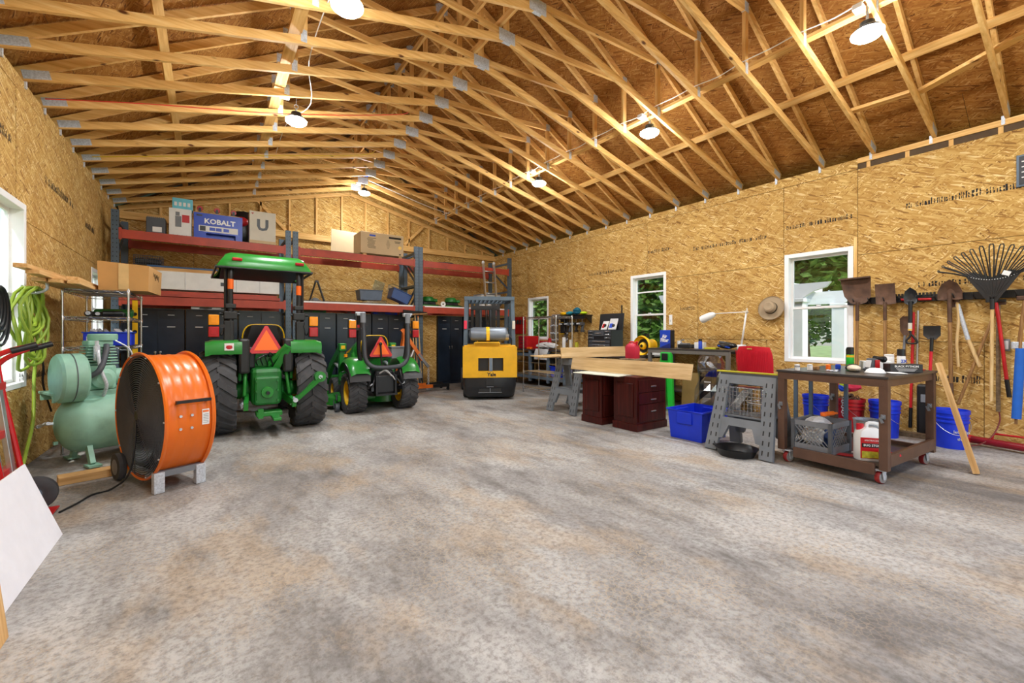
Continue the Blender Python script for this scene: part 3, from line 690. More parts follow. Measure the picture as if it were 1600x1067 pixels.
# ------------------------------------------------------------------ large tractor
T = thing('tractor', 'large green tractor with canopy and orange triangle seen from behind', 'tractor', (.63, 6.87, 0))
for sg in (-1, 1):
    wheel(T, sg * .535, 0, .55, .39, .30, 19, m_yel, sg)
    wheel(T, sg * .52, 1.7, .36, .28, .2, 15, m_yel, sg)
    # fender: flat topped, rounded rear edge
    f = MB(); pr = [(-.37, 1.06), (-.385, 1.17), (-.36, 1.215), (-.3, 1.235), (.25, 1.24), (.5, 1.15), (.66, .9)]
    rows = [[(sg * x, y, z - (.02 if x > .6 else 0)) for (y, z) in pr] for x in (.28, .32, .6, .655, .67)]
    f.grid(rows, smooth=True); bmesh.ops.solidify(f.bm, geom=f.bm.faces[:], thickness=.025)
    fo = f.build('fender', m_jd, T)
    f = MB(); f.box((sg * .4, -.1, 1.1), (.05, .5, .1)); f.box((sg * .3, .1, .95), (.04, .75, .5), bev=.02); f.build('fender_bracket', m_jdd, fo)
    f = MB(); f.box((sg * .255, -.2, 1.03), (.13, .3, .46), bev=.03); f.box((sg * .2, .1, 1.0), (.18, .6, .3), bev=.03); f.build('side_console', m_black, T)
    p = MB(); p.tube(smooth_path([(sg * .4, -.22, .95), (sg * .4, -.22, 1.6), (sg * .4, -.22, 2.1), (sg * .37, -.18, 2.2), (sg * .28, -.1, 2.23)], 4), .032, 10); p.tube([(sg * .45, -.18, 1.0), (sg * .45, -.18, 2.2)], .022, 8)
    po = p.build('roll_post', m_blackm, T)
    p = MB(); p.box((sg * .4, -.2, 1.56), (.15, .14, .1), bev=.01); p.box((sg * .4, -.2, 1.68), (.12, .12, .06), bev=.01); p.box((sg * .42, -.2, 1.35), (.11, .1, .28), bev=.01); p.cyl((sg * .3, -.22, 1.58), (sg * .52, -.22, 1.58), .018); p.build('hinge_clamp', m_black, po)
    p = MB(); p.cyl((sg * .4, -.222, 1.90 if sg < 0 else 1.86), (sg * .4, -.222, 2.03 if sg < 0 else 1.99), .034); p.build('reflective_tape', m_smvo, po)
    taillight(T, sg * .58, -.3, 1.42, -sg)
    st_ = MB(); st_.tube(smooth_path([(sg * .55, -.24, 1.4), (sg * .5, -.22, 1.3), (sg * .45, -.2, 1.45)], 4), .012, 6); st_.build('lamp_wire', m_black, T)
    # lower lift arms and rods
    g = MB(); g.bar((sg * .2, .05, .5), (sg * (.30 if sg > 0 else .25), -.55, .40), .05, .1); g.cyl((sg * .2, .05, .5), (sg * .27, .05, .5), .06); g.build('lower_lift_arm', m_jd, T)
    g = MB(); g.tube([(sg * .22, -.12, 1.05), (sg * .26, -.4, .52)], .022, 8); g.tube([(sg * .22, -.12, 1.05), (sg * .235, -.2, .9)], .034, 8); g.build('lift_rod', m_jd, T)
    g = MB(); g.bar((sg * .1, .1, .95), (sg * .22, -.14, 1.06), .06, .08); g.build('rocker_arm', m_jd, T)
    ch = MB(); pts = [(sg * .28, -.1 - i * .04, .45 - .012 * math.sin(i * .6) - i * .006) for i in range(11)]
    for a, b in zip(pts, pts[1:]): ch.tube(arc(((a[0] + b[0]) / 2, (a[1] + b[1]) / 2, (a[2] + b[2]) / 2), .028, 0, 6.283, 8, (0, 1, 0), (.6, 0, .8)), .007, 5)
    ch.build('check_chain', m_galv, T)
g = MB(); g.bar((.3, -.5, .42), (.62, -.62, .74), .05, .12, (0, 1, 0)); g.cyl((.6, -.66, .74), (.6, -.56, .74), .07); g.build('raised_link', m_jd, T)
g = MB(); g.cyl((.6, -.675, .74), (.6, -.55, .74), .026); g.cyl((.31, -.58, .44), (.31, -.4, .44), .03); g.build('link_pin', m_galv, T)
g = MB(); g.box((0, -.1, .62), (.36, .5, .5), bev=.06); g.box((0, -.34, .57), (.3, .1, .38), bev=.03); g.box((0, -.05, .95), (.3, .3, .2), bev=.04)
for x in (-.12, .12):
    for z in (.44, .57, .7): g.cyl((x, -.42, z), (x, -.38, z), .016, n=6)
for sg in (-1, 1): g.lathe([(.16, 0), (.14, .1), (.1, .22), (.1, .4)], (sg * .12, 0, .55), (sg, 0, 0), 20)
g.build('rear_axle_housing', m_jdd, T)
g = MB(); g.lathe([(.075, 0), (.07, .03), (.04, .03)], (0, -.4, .55), (0, -1, 0), 18); g.build('pto_guard', m_jd, T); 
g = MB(); g.cyl((0, -.4, .55), (0, -.5, .55), .022, n=12); g.build('pto_shaft', m_black, T)
g = MB(); g.box((.02, -.35, .27), (.3, .2, .06), bev=.01); g.box((.08, -.56, .24), (.09, .36, .035), bev=.006); g.box((-.08, -.42, .28), (.06, .08, .12)); g.build('drawbar', m_jd, T)
g = MB(); g.bar((.08, -.18, .78), (.26, -.34, 1.16), .08, .1, (0, 1, 0)); g.tube([(.03, -.2, .9), (.24, -.36, 1.16)], .04, 10); g.build('top_link', m_jd, T)
g = MB()
for i in range(4): g.tube(smooth_path([(-.1 + i * .06, -.25, .9), (-.12 + i * .05, -.32, .97 + .03 * i), (-.02 + i * .03, -.28, 1.04), (.02 + i * .03, -.12, .98)], 4), .009, 6)
g.build('hydraulic_hose', m_black, T)
seat(T, 0, .12, 1.02, .5)
smv(T, 0, -.30, 1.06, .40, .37)
c_ = MB(); W_, zt0 = .55, 2.2
rows = []
for (y, z, k) in ((-.3, 2.17, 1.0), (-.31, 2.2, 1.0), (-.27, 2.33, .95), (-.2, 2.38, .92), (.3, 2.42, .9), (.9, 2.4, .92), (1.14, 2.34, .97), (1.22, 2.23, 1.06), (1.22, 2.19, 1.06)):
    W2 = W_ * k; lo = 2.17 + (.03 if y > 0 else 0); top = z
    rows.append([(-W2 - .02, y, lo), (-W2, y, lo + (top - lo) * .45), (-W2 * .9, y, lo + (top - lo) * .88), (-W2 * .78, y, top), (W2 * .78, y, top), (W2 * .9, y, lo + (top - lo) * .88), (W2, y, lo + (top - lo) * .45), (W2 + .02, y, lo)])
c_.grid(rows); co = c_.build('canopy', m_jd, T)
u = MB(); u.box((0, .46, 2.185), (1.0, 1.46, .03), bev=.01); u.build('headliner', m_black, co)
u = MB(); rim_ = [(-W_ * 1.01, -.3, 2.175), (-W_ * 1.08, 1.2, 2.19), (W_ * 1.08, 1.2, 2.19), (W_ * 1.01, -.3, 2.175)]; u.tube(rim_, .02, 6, closed=True); u.build('edge_trim', m_black, co)
for x in (-.33, .4):
    u = MB(); u.box((x, -.30, 2.285), (.11, .03, .036), rot=(.35, 0, 0), bev=.008); u.build('red_reflector', m_redlens if x > 0 else m_redp, co)
h = MB(); rows = []
for (y, w2, z0, z1) in ((.75, .3, .75, 1.3), (.95, .29, .75, 1.3), (1.5, .28, .72, 1.24), (2.0, .26, .7, 1.14), (2.15, .23, .7, 1.05), (2.17, .2, .7, .95)):
    rows.append([(-w2, y, z0), (-w2, y, z1 - .12), (-w2 * .7, y, z1), (w2 * .7, y, z1), (w2, y, z1 - .12), (w2, y, z0)])
h.grid(rows); h.face([Vector(p) for p in rows[-1]]); h.build('hood', m_jd, T)
h = MB(); h.box((0, 1.1, .55), (.36, 1.7, .34), bev=.04); h.box((0, 1.7, .42), (.8, .14, .14)); h.build('chassis', m_jdd, T)
h = MB(); h.box((0, .76, 1.18), (.42, .16, .3), bev=.05); h.build('dashboard', m_dgrey, T)
h = MB(); h.tube(arc((0, .6, 1.36), .19, 0, 6.283, 24, (1, 0, 0), (0, .9, .44)), .014, 6); h.tube([(0, .6, 1.36), (0, .76, 1.2)], .02); 
for i in range(3): h.tube([(0, .6, 1.36), (.19 * math.cos(i * 2.09 + .5), .6 + .17 * math.sin(i * 2.09 + .5), 1.36 + .084 * math.sin(i * 2.09 + .5))], .01)
h.build('steering_wheel', m_black, T)
d = MB(); d.box((-.42, -.388, 1.155), (.10, .004, .09)); dd = d.build('fender_decal', m_paper, T)
d = MB(); d.ball((-.42, -.392, 1.15), (.035, .002, .025)); d.box((-.42, -.392, 1.165), (.06, .002, .012)); d.build('decal_print', m_redp, dd)
# ------------------------------------------------------------------ small tractor
S = thing('tractor', 'small green tractor with folded black roll bar and mower deck', 'tractor', (2.42, 7.40, 0))
for sg in (-1, 1):
    wheel(S, sg * .44, 0, .335, .30, .2, 20, m_yel, sg)
    wheel(S, sg * .4, 1.35, .24, .2, .13, 15, m_yel, sg)
    f = MB(); rows = []
    for x, k in ((.27, 0), (.33, .03), (.5, .03), (.57, .0), (.6, -.05)):
        rows.append([(sg * x, .42 * math.cos(a), .5 + k + (.40) * math.sin(a)) for a in [math.pi * (.12 + .76 * i / 10) for i in range(11)]][::-1])
    f.grid(rows); bmesh.ops.solidify(f.bm, geom=f.bm.faces[:], thickness=.02); fo = f.build('fender', m_jd, S)
    f = MB(); rows = [[(sg * x, .435 * math.cos(a), .47 + .38 * math.sin(a) - dz) for a in [math.pi * (.55 + .38 * i / 6) for i in range(7)]] for x, dz in ((.28, 0), (.605, 0), (.61, .07), (.6, .12))]
    f.grid(rows); bmesh.ops.solidify(f.bm, geom=f.bm.faces[:], thickness=.025); f.build('fender_edge', m_black, fo)
    p = MB(); p.tube(smooth_path([(sg * .2, -.1, .45), (sg * .33, -.16, .75), (sg * .4, -.18, 1.0), (sg * .41, -.2, 1.35), (sg * .41, -.22, 1.64)], 4), .034, 10); po = p.build('roll_post', m_blackm, S)
    p = MB(); p.box((sg * .40, -.24, 1.645), (.12, .1, .06), bev=.008); p.cyl((sg * .33, -.27, 1.66), (sg * .48, -.27, 1.66), .016); p.tube([(sg * .4, -.3, 1.62), (sg * .38, -.33, 1.55)], .02); p.build('hinge', m_galv, po)
    p = MB(); p.box((sg * .43, -.245, 1.42), (.035, .02, .09)); p.build('red_reflector', m_redlens, po)
    taillight(S, sg * .535, -.3, 1.4, -sg)
    g = MB(); g.bar((sg * .18, 0, .38), (sg * .26, -.45, .42), .04, .06); g.tube([(sg * .12, -.2, .72), (sg * .26, -.42, .43)], .016, 8); g.build('lift_arm', m_blackm, S)
    g = MB()
    for i in range(7): g.tube(arc((sg * .27, -.2 - i * .035, .42 + .012 * i), .022, 0, 6.283, 8, (0, 1, 0), (.7, 0, .7)), .006, 5)
    g.build('check_chain', m_galv, S)
hp = [(-.38, -.33, 1.66), (-.37, -.36, 1.2), (-.365, -.38, .98), (-.33, -.39, .86), (-.24, -.4, .785), (-.1, -.4, .765), (.1, -.4, .765), (.24, -.4, .785), (.33, -.39, .86), (.365, -.38, .98), (.37, -.36, 1.2), (.38, -.33, 1.66)]
p = MB(); p.tube(smooth_path(hp, 4), .036, 10); p.build('folded_roll_hoop', pm('roll_bar_grey', (64, 68, 74), .4, .2), S)
for sg in (-1, 1):
    p = MB(); p.cyl((sg * .378, -.335, 1.5), (sg * .379, -.33, 1.66), .043); p.build('hoop_sleeve', m_greyp, S)
seat(S, -.06, .15, .86, .46)
smv(S, -.03, -.17, .93, .4, .34, .05)
p = MB(); p.tube([(-.03, -.2, .8), (-.05, -.2, 1.14)], .016); p.ball((-.05, -.2, 1.15), .03); p.build('lift_lever', m_black, S)
g = MB(); g.box((0, -.05, .5), (.34, .4, .4), bev=.04); g.box((0, -.28, .48), (.3, .08, .3), bev=.02)
for sg in (-1, 1): g.lathe([(.12, 0), (.1, .1), (.08, .25)], (sg * .1, 0, .36), (sg, 0, 0), 18); g.box((sg * .16, -.3, .46), (.04, .12, .34), bev=.008)
g.box((0, -.35, .31), (.36, .06, .03)); g.build('rear_axle_housing', m_blackm, S)
g = MB(); g.tube(smooth_path([(-.1, -.3, .66), (-.03, -.38, .72), (.05, -.36, .66), (.1, -.3, .6)], 5), .012, 6); g.tube(smooth_path([(0, -.3, .7), (.08, -.4, .62), (.14, -.36, .55)], 5), .01, 6); g.build('wiring_loop', m_cloth, S)
g = MB(); g.tube([(-.26, -.35, .78), (-.3, -.38, .42)], .018); g.tube([(.2, -.36, .78), (.28, -.4, .45)], .02); g.build('lift_rod', m_blackm, S)
g = MB(); g.box((.36, .05, .98), (.34, .22, .2), bev=.015); g.box((.36, .05, 1.085), (.36, .24, .02), bev=.005); g.build('tool_tray', m_greyp, S)
h = MB(); rows = []
for (y, w2, z0, z1) in ((.7, .26, .5, 1.18), (.8, .27, .5, 1.17), (1.2, .25, .5, 1.06), (1.6, .22, .48, .9), (1.72, .17, .48, .75)):
    rows.append([(-w2, y, z0), (-w2, y, z1 - .14), (-w2 * .65, y, z1), (w2 * .65, y, z1), (w2, y, z1 - .14), (w2, y, z0)])
h.grid(rows); h.face(rows[-1]); h.face(rows[0][::-1]); ho = h.build('hood', m_jd, S)
for sg in (-1, 1):
    h = MB(); h.face([(sg * .268, .8, 1.0), (sg * .262, 1.2, .93), (sg * .25, 1.2, .97), (sg * .262, .8, 1.06)]); h.build('yellow_stripe', m_yel, ho)
h = MB(); h.box((0, .62, 1.02), (.36, .12, .26), bev=.04); h.build('dashboard', m_black, S)
h = MB(); h.tube(arc((-.02, .48, 1.12), .17, 0, 6.283, 22, (1, 0, 0), (0, .8, .6)), .013, 6); h.tube([(-.02, .48, 1.12), (-.02, .62, 1.0)], .018); h.build('steering_wheel', m_black, S)
h = MB(); h.cyl((-.42, .1, .93), (-.42, .1, .98), .035); h.cyl((-.42, .1, .98), (-.42, .1, 1.01), .022); h.build('control_knob', m_jd, S)
h = MB(); h.cyl((-.55, .06, .93), (-.55, .06, .98), .03); h.build('warning_knob', m_amber, S)
h = MB(); h.box((0, .75, .38), (.3, 1.3, .22), bev=.03); h.build('chassis', m_jdd, S)
for sg in (-1, 1):
    L = MB(); L.box((sg * .46, .72, .78), (.09, .12, .62), bev=.01); L.box((sg * .46, .62, .45), (.07, .4, .1), bev=.01)
    L.bar((sg * .46, .66, 1.1), (sg * .48, 1.4, .7), .07, .12); L.bar((sg * .48, 1.4, .7), (sg * .48, 1.85, .35), .07, .12); L.box((sg * .46, .68, 1.08), (.12, .16, .14), bev=.015)
    lo = L.build('loader_arm', m_jd, S)
    L = MB(); L.tube([(sg * .46, .64, .66), (sg * .47, 1.2, .78)], .03); L.build('loader_cylinder', m_galv, lo)
    L = MB(); L.box((sg * .46, .598, 1.08), (.07, .006, .06)); L.build('warning_decal', m_gold, lo)
L = MB(); L.prism([(0, 0), (.35, .0), (.4, .12), (.1, .38), (.02, .35)], (-.65, 1.8, .1), (0, 1, 0), (0, 0, 1), (1.3, 0, 0)); L.build('loader_bucket', m_jd, S)
D = MB(); D.lathe([(.0, .2), (.3, .2), (.36, .16), (.37, .04)], (-.4, .62, .05), n=22, cap=False); D.lathe([(.0, .2), (.3, .2), (.36, .16), (.37, .04)], (.3, .62, .05), n=22, cap=False); D.box((-.05, .62, .19), (.9, .5, .1), bev=.02); D.box((-.62, .34, .22), (.05, .3, .1), bev=.01)
do = D.build('mower_deck', m_jd, S)
for x in (-.66, .58):
    D = MB(); D.lathe([(.03, -.03), (.07, -.03), (.075, 0), (.07, .03), (.03, .03)], (x, .2, .076), (1, 0, 0), 16); D.tube([(x - .045, .2, .076), (x - .045, .22, .2), (x + .045, .22, .2), (x + .045, .2, .076)], .01); D.tube([(x, .22, .2), (x, .22, .3)], .014); D.build('caster', m_dgrey, do)
# ------------------------------------------------------------------ forklift
F = thing('forklift', 'yellow forklift with gas bottle strapped on its counterweight', 'forklift', (4.56, 7.2, 0), -29)
def slab(poly_rows, nm, mat, par):
    m = MB(); m.grid(poly_rows, closed_u=True); m.face(poly_rows[0][::-1]); m.face(poly_rows[-1]); return m.build(nm, mat, par)
def ring(w2, y0, y1, z, r_=.08):
    return [(-w2, y1, z), (-w2, y0 + r_, z), (-w2 + r_ * .3, y0 + r_ * .3, z), (-w2 + r_, y0, z), (w2 - r_, y0, z), (w2 - r_ * .3, y0 + r_ * .3, z), (w2, y0 + r_, z), (w2, y1, z)]
# counterweight with two recesses, built around them
cw = MB()
for (x0, x1, z0, z1) in cells(-.54, .54, .45, 1.06, [(-.235, -.02, .58, .84), (.05, .265, .58, .84)]): cw.box(((x0 + x1) / 2, .06, (z0 + z1) / 2), (x1 - x0, .12, z1 - z0))
cw.box((0, .5, .755), (1.08, .76, .61)); cw.box((0, .5, 1.07), (1.04, .86, .05), bev=.02)
cwo = cw.build('counterweight', m_fork, F)
r_ = MB()
for x in (-.128, .158): r_.box((x, .1, .71), (.21, .03, .255))
r_.build('radiator_grille', m_black, cwo)
r_ = MB(); r_.box((.015, -.003, .71), (.066, .01, .26)); r_.build('centre_bar', m_cartgrey, cwo)
b = MB(); b.box((-.06, .12, 1.1), (.52, .2, .1), bev=.012); b.prism([(-.3, 0), (.24, 0), (.2, .1), (-.26, .1)], (-.03, .02, 1.06), (1, 0, 0), (0, 0, 1), (0, .03, 0)); b.build('tank_bracket', m_fork, cwo)
slab([ring(.53, .02, .9, .45), ring(.53, .01, .9, .3), ring(.50, .02, .9, .12), ring(.44, .06, .9, .06)], 'lower_counterweight', m_blackm, F)
b = MB(); b.box((0, -.002, .36), (.16, .02, .13)); b.box((0, -.002, .2), (.44, .02, .075)); b.build('tow_recess', m_black, F)
b = MB(); b.box((0, -.008, .268), (.14, .03, .012)); b.box((0, -.008, .157), (.46, .03, .012)); b.box((0, -.01, .2), (.012, .03, .08)); b.build('tow_bar', m_greyp, F)
text('maker_lettering', 'Yale', .1, m_black, cwo, (.03, -.002, .51), (R(90), 0, 0), .002, .003)
g = MB(); t_ = .075
for sg in (-1, 1):
    for p0, p1 in (((sg * .49, .2, 1.05), (sg * .47, .25, 2.03)), ((sg * .47, 1.65, .7), (sg * .44, 1.25, 2.03))): g.bar(p0, p1, t_, t_, (0, 1, 0))
    g.bar((sg * .47, .2, 2.04), (sg * .45, 1.3, 2.04), t_, t_)
g.bar((-.51, .23, 2.04), (.51, .23, 2.04), t_, .075); g.bar((-.48, 1.28, 2.04), (.48, 1.28, 2.04), t_, t_); g.build('overhead_guard', m_steel, F)
sb = MB(); sb.bar((0, .25, 2.05), (0, 1.28, 2.05), .022, .05); sme = sb.mesh('guard_slat'); sme.materials.append(m_steel)
for i in range(9): link('guard_slat', sme, F, loc=(-.36 + i * .09, 0, 0))
for sg in (-1, 1):
    l = MB(); l.box((sg * .488, .155, 1.5), (.06, .03, .17), bev=.01); o = l.build('warning_sticker', m_pink if sg < 0 else m_cream, F)
    wx = wheel(F, sg * .44, .52, .21, .19, .11, 0, m_blackm, sg); wheel(F, sg * .48, 1.7, .27, .22, .14, 0, m_fork, sg)
    g = MB(); g.box((sg * .2, 1.98, 1.1), (.1, .12, 1.95)); g.box((sg * .32, 2.02, 1.1), (.07, .1, 1.95)); g.build('mast_rail', m_black, F)
    g = MB(); g.cyl((sg * .12, 1.95, .2), (sg * .12, 1.95, 1.9), .035); g.build('lift_cylinder', m_dgrey, F)
    g = MB(); g.box((sg * .25, 2.2, .1), (.1, .4, .05)); g.build('fork', m_blackm, F)
for z in (.5, 1.95):
    g = MB(); g.box((0, 1.98, z), (.7, .1, .1)); g.build('mast_crossbar', m_black, F)
g = MB()
for i in range(3): g.tube(smooth_path([(.0 + .04 * i, 1.9, 1.9), (.02 + .04 * i, 1.88, 1.5), (.08 + .04 * i, 1.85, 1.25)], 5), .012, 6)
g.build('mast_hose', m_black, F)
g = MB(); g.box((0, 1.15, .55), (.9, 1.0, .5), bev=.03); g.box((0, 1.6, .9), (.86, .15, .4), bev=.02); g.build('chassis', m_blackm, F)
for sg in (-1, 1):
    g = MB(); g.box((sg * .525, 1.15, .62), (.03, .7, .5), bev=.01); g.build('side_panel', m_fork, F)
seat(F, 0, .75, 1.02, .46)
tk = MB(); tk.lathe([(.001, -.42), (.06, -.41), (.12, -.38), (.135, -.33), (.137, .3), (.12, .34), (.06, .37), (.001, .38)], (.0, .16, 1.315), (1, 0, 0), 26, cap=False); to = tk.build('gas_bottle', pm('gas_bottle_grey', (128, 138, 150), .38, .3, .1), F)
tk = MB(); tk.lathe([(.13, .22), (.13, .38), (.125, .38)], (0, .16, 1.315), (1, 0, 0), 20, cap=False, a0=0, a1=5); tk.build('bottle_collar', m_alu, to)
tk = MB(); tk.lathe([(.142, -.035), (.145, 0), (.142, .035)], (-.04, .16, 1.315), (1, 0, 0), 24, cap=False); tk.box((-.04, .015, 1.24), (.06, .02, .1), bev=.005); tk.build('strap', m_gold, to)
tk = MB(); tk.tube(smooth_path([(.38, .16, 1.3), (.44, .1, 1.2), (.42, .12, 1.0)], 5), .014); tk.build('gas_hose', m_black, to)
# ------------------------------------------------------------------ orange drum fan
N = thing('drum_fan', 'large orange drum fan on a grey stand in front of the compressor', 'fan', (-.33, 4.95, 0), 23)
zc, Rf, hw = .61, .54, .172
d = MB(); prof = []
for i in range(25):
    f = -hw + 2 * hw * i / 24; prof.append((Rf - .018 + (.004 if i % 5 == 0 else 0), f))
prof = [(Rf - .03, -hw + .01), (Rf + .004, -hw - .012), (Rf + .012, -hw), (Rf + .004, -hw + .018)] + prof[1:-1] + [(Rf + .004, hw - .018), (Rf + .012, hw), (Rf + .004, hw + .012), (Rf - .03, hw - .01)]
d.lathe(prof, (0, 0, zc), (1, 0, 0), 72, cap=False); dro = d.build('drum', m_orange, N)
d = MB(); d.lathe([(Rf - .028, -hw + .012), (Rf - .024, 0), (Rf - .028, hw - .012)], (0, 0, zc), (1, 0, 0), 64, cap=False); d.build('drum_liner', m_blackm, dro)
for i, xx in enumerate((-hw - .004, hw + .004)):
    g = MB()
    for k in range(26):
        rr = .05 + k * .0188; g.tube(arc((xx - .02 * (1 - (rr / Rf) ** 2) * (1 if i == 0 else -1), 0, zc), rr, 0, 2 * math.pi * 47 / 48, 47, (0, 1, 0), (0, 0, 1)), .0044, 4, closed=True)
    for k in range(8):
        a = k * math.pi / 4 + .2; s_ = 1 if i == 0 else -1
        g.tube([(xx - .02 * s_, .05 * math.cos(a), zc + .05 * math.sin(a)), (xx - .012 * s_, .3 * math.cos(a), zc + .3 * math.sin(a)), (xx + .004 * s_, Rf * .985 * math.cos(a), zc + Rf * .985 * math.sin(a))], .005, 4)
    go = g.build('grille', m_dgrey, N)
    g = MB(); g.lathe([(.055, 0), (.055, -.01), (.001, -.012)], (xx - .02 * (1 if i == 0 else -1), 0, zc), (1 if i else -1, 0, 0), 20); g.build('grille_hub', m_black, go)
for k in range(6):
    b = MB(); a = k * math.pi / 3; rows = []
    for j in range(6):
        rr = .09 + j * .082; tw = .6 - .06 * j; hwid = .35 - .03 * j
        rows.append([(.02 + math.sin(tw) * s_ * .08, rr * math.cos(a + s_ * hwid), zc + rr * math.sin(a + s_ * hwid)) for s_ in (-1, -.4, .3, 1)])
    b.grid(rows); b.build('blade', m_black, N)
b = MB(); b.cyl((-.06, 0, zc), (.12, 0, zc), .1, n=20); b.bar((.12, 0, .1), (.12, 0, 1.1), .05, .04, (1, 0, 0)); b.build('motor', m_blackm, N)
ah = -.25
b = MB(); px = lambda x, a, r_: (x, -r_ * math.cos(a), zc + r_ * math.sin(a))
b.bar(px(-.11, .27, Rf + .03), px(.14, .27, Rf + .03), .03, .024)
for x in (-.09, .12): b.bar(px(x, .27, Rf - .02), px(x, .27, Rf + .03), .02, .02)
b.build('carry_handle', m_black, N)
def curved_label(x0, x1, a0, a1, off, nm, mt, par):
    b = MB(); b.grid([[px(x, a0 + (a1 - a0) * j / 6, Rf + off) for j in range(7)] for x in (x0, x1)]); return b.build(nm, mt, par)
lb = curved_label(.085, .14, -.12, .13, -.0125, 'warning_label', m_paper, N)
curved_label(.09, .135, .08, .11, -.0115, 'label_band', m_orangep, lb)
for j in range(6): curved_label(.093, .132, -.09 + j * .026, -.083 + j * .026, -.0115, 'label_line', m_greyp, lb)
for x in (-.07, .01):
    for a in (.06, -.14):
        b = MB(); c = Vector(px(x, a, Rf - .014)); c2 = Vector(px(x, a, Rf - .004)); b.cyl(c, c2, .011, n=8); b.build('bolt', m_galv, N)
for k in range(10):
    a = 2 * math.pi * k / 10; b = MB(); b.cyl((-hw - .016, (Rf - .012) * math.cos(a), zc + (Rf - .012) * math.sin(a)), (-hw, (Rf - .012) * math.cos(a), zc + (Rf - .012) * math.sin(a)), .008, n=6); b.build('rim_screw', m_galv, N)
for sy in (-1, 1):
    b = MB(); b.bar((-.18, sy * .31, .15), (.18, sy * .31, .15), .05, .05); b.build('stand_rail', m_greyp, N)
for sx in (-.15, .15):
    b = MB(); b.box((sx, -.32, .085), (.075, .06, .17), bev=.006); b.box((sx, 0, .13), (.05, .6, .03)); fo = b.build('stand_foot', m_galv, N)
    b = MB(); b.box((sx, -.32, .008), (.07, .055, .016)); b.build('rubber_pad', m_black, fo)
for sx in (-.21, .14):
    b = MB(); b.lathe([(.03, -.025), (.115, -.025), (.125, 0), (.115, .025), (.03, .025)], (sx, .36, .125), (1, 0, 0), 24); wo = b.build('wheel', m_rubber, N)
    b = MB(); b.lathe([(.07, -.028), (.02, -.034), (.001, -.034)], (sx, .36, .125), (1, 0, 0), 16, cap=False); b.build('hub', m_greyp, wo)
b = MB(); b.tube(smooth_path([(-.2, -.01, zc - .03), (-.22, -.04, .35), (-.25, .0, .12), (-.34, .08, .012), (-.46, .06, .009), (-.58, -.08, .009), (-.70, -.2, .009)], 7), .008, 6); b.build('power_cord', m_black, N)
# ------------------------------------------------------------------ air compressor
K = thing('air_compressor', 'old teal green tank air compressor behind the orange fan', 'compressor', (-1.236, 6.02, 0), -65.1)
KX = Matrix.Translation((.16, .39, 0)) @ Matrix.Rotation(R(90), 4, 'Z')
zc = .41; rt = .285
t = MB(); prof = [(.001, 0)] + [(rt * math.sin(a), .18 * (1 - math.cos(a))) for a in [math.pi / 2 * i / 8 for i in range(1, 9)]] + [(rt, .85)] + [(rt * math.cos(a), .85 + .18 * math.sin(a)) for a in [math.pi / 2 * i / 8 for i in range(1, 8)]] + [(.001, 1.03)]
t.lathe(prof, (0, 0, zc), (0, 1, 0), 36, cap=False); tk = t.build('tank', m_comp, K)
t = MB(); t.lathe([(.055, .0), (.06, -.02), (.05, -.03), (.03, -.034)], (.03, .045, zc - .14), (0, -1, -.45), 18); t.box((.03, .0, zc - .16), (.03, .03, .03)); t.build('drain_port', m_comp, tk)
t = MB(); t.tube([(-.05, .02, zc + .02), (-.05, -.05, zc + .03), (-.15, -.07, zc)], .014); t.tube([(-.05, -.05, zc + .03), (.08, -.06, zc + .05)], .017); t.cyl((-.19, -.07, zc - .01), (-.15, -.07, zc), .018); t.build('brass_valve', m_galv, tk)
for y in (.2, .82):
    for sg in (-1, 1):
        f = MB(); f.bar((sg * .16, y, zc - .2), (sg * .27, y, .03), .07, .04, (0, 1, 0)); f.box((sg * .29, y, .022), (.14, .1, .02)); f.build('foot', m_comp, K)
p = MB(KX); p.box((-.12, .28, .73), (.62, .4, .02)); p.box((-.12, .1, .69), (.6, .03, .08)); p.box((-.12, .46, .69), (.6, .03, .08)); p.build('pump_plate', m_comp, K)
p = MB(KX); p.box((-.06, .2, .87), (.24, .24, .26), bev=.03); p.cyl((.06, .2, .87), (.14, .2, .87), .08); p.lathe([(.11, 0), (.1, .05), (.06, .07)], (-.06, .08, .86), (0, -1, 0), 18); p.build('crankcase', m_comp, K)
p = MB(KX)
for i in range(7): p.box((-.06, .2, 1.01 + i * .03), (.27 - .01 * i, .24, .012), bev=.004)
p.cyl((-.06, .2, .98), (-.06, .2, 1.22), .09, n=20); p.box((-.06, .2, 1.225), (.2, .18, .05), bev=.01); p.build('cylinder_fins', m_comp, K)
p = MB(KX); p.lathe([(.001, 0), (.115, 0), (.12, .02), (.12, .06), (.11, .07), (.001, .072)], (-.02, .2, 1.25), n=24, cap=False); p.build('air_filter', m_comp, K)
p = MB(KX); p.lathe([(.001, -.1), (.22, -.1), (.24, -.08), (.24, .08), (.22, .1), (.06, .1), (.06, .08), (.001, .08)], (-.31, .06, .885), (1, 0, 0), 36, cap=False); go = p.build('belt_guard', m_comp, K)
p = MB(KX); p.lathe([(.243, -.004), (.243, .004)], (-.31, .06, .885), (1, 0, 0), 36, cap=False); p.build('guard_seam', m_dgrey, go)
p = MB(KX); p.tube(smooth_path([(-.2, .0, .88), (-.12, -.05, .95), (-.05, .02, 1.12), (-.02, .1, 1.2)], 6), .026, 10); p.build('intake_hose', m_dgrey, K)
p = MB(KX); p.tube(smooth_path([(-.1, .06, 1.2), (-.12, -.02, 1.1), (-.1, -.02, .95), (-.06, -.03, .8), (-.06, .05, .68)], 6), .016, 8); p.build('discharge_pipe', m_galv, K)
p = MB(KX); p.tube(smooth_path([(.05, .1, 1.25), (.16, .06, 1.15), (.2, .08, .98)], 6), .008, 6); p.build('unloader_line', m_galv, K)
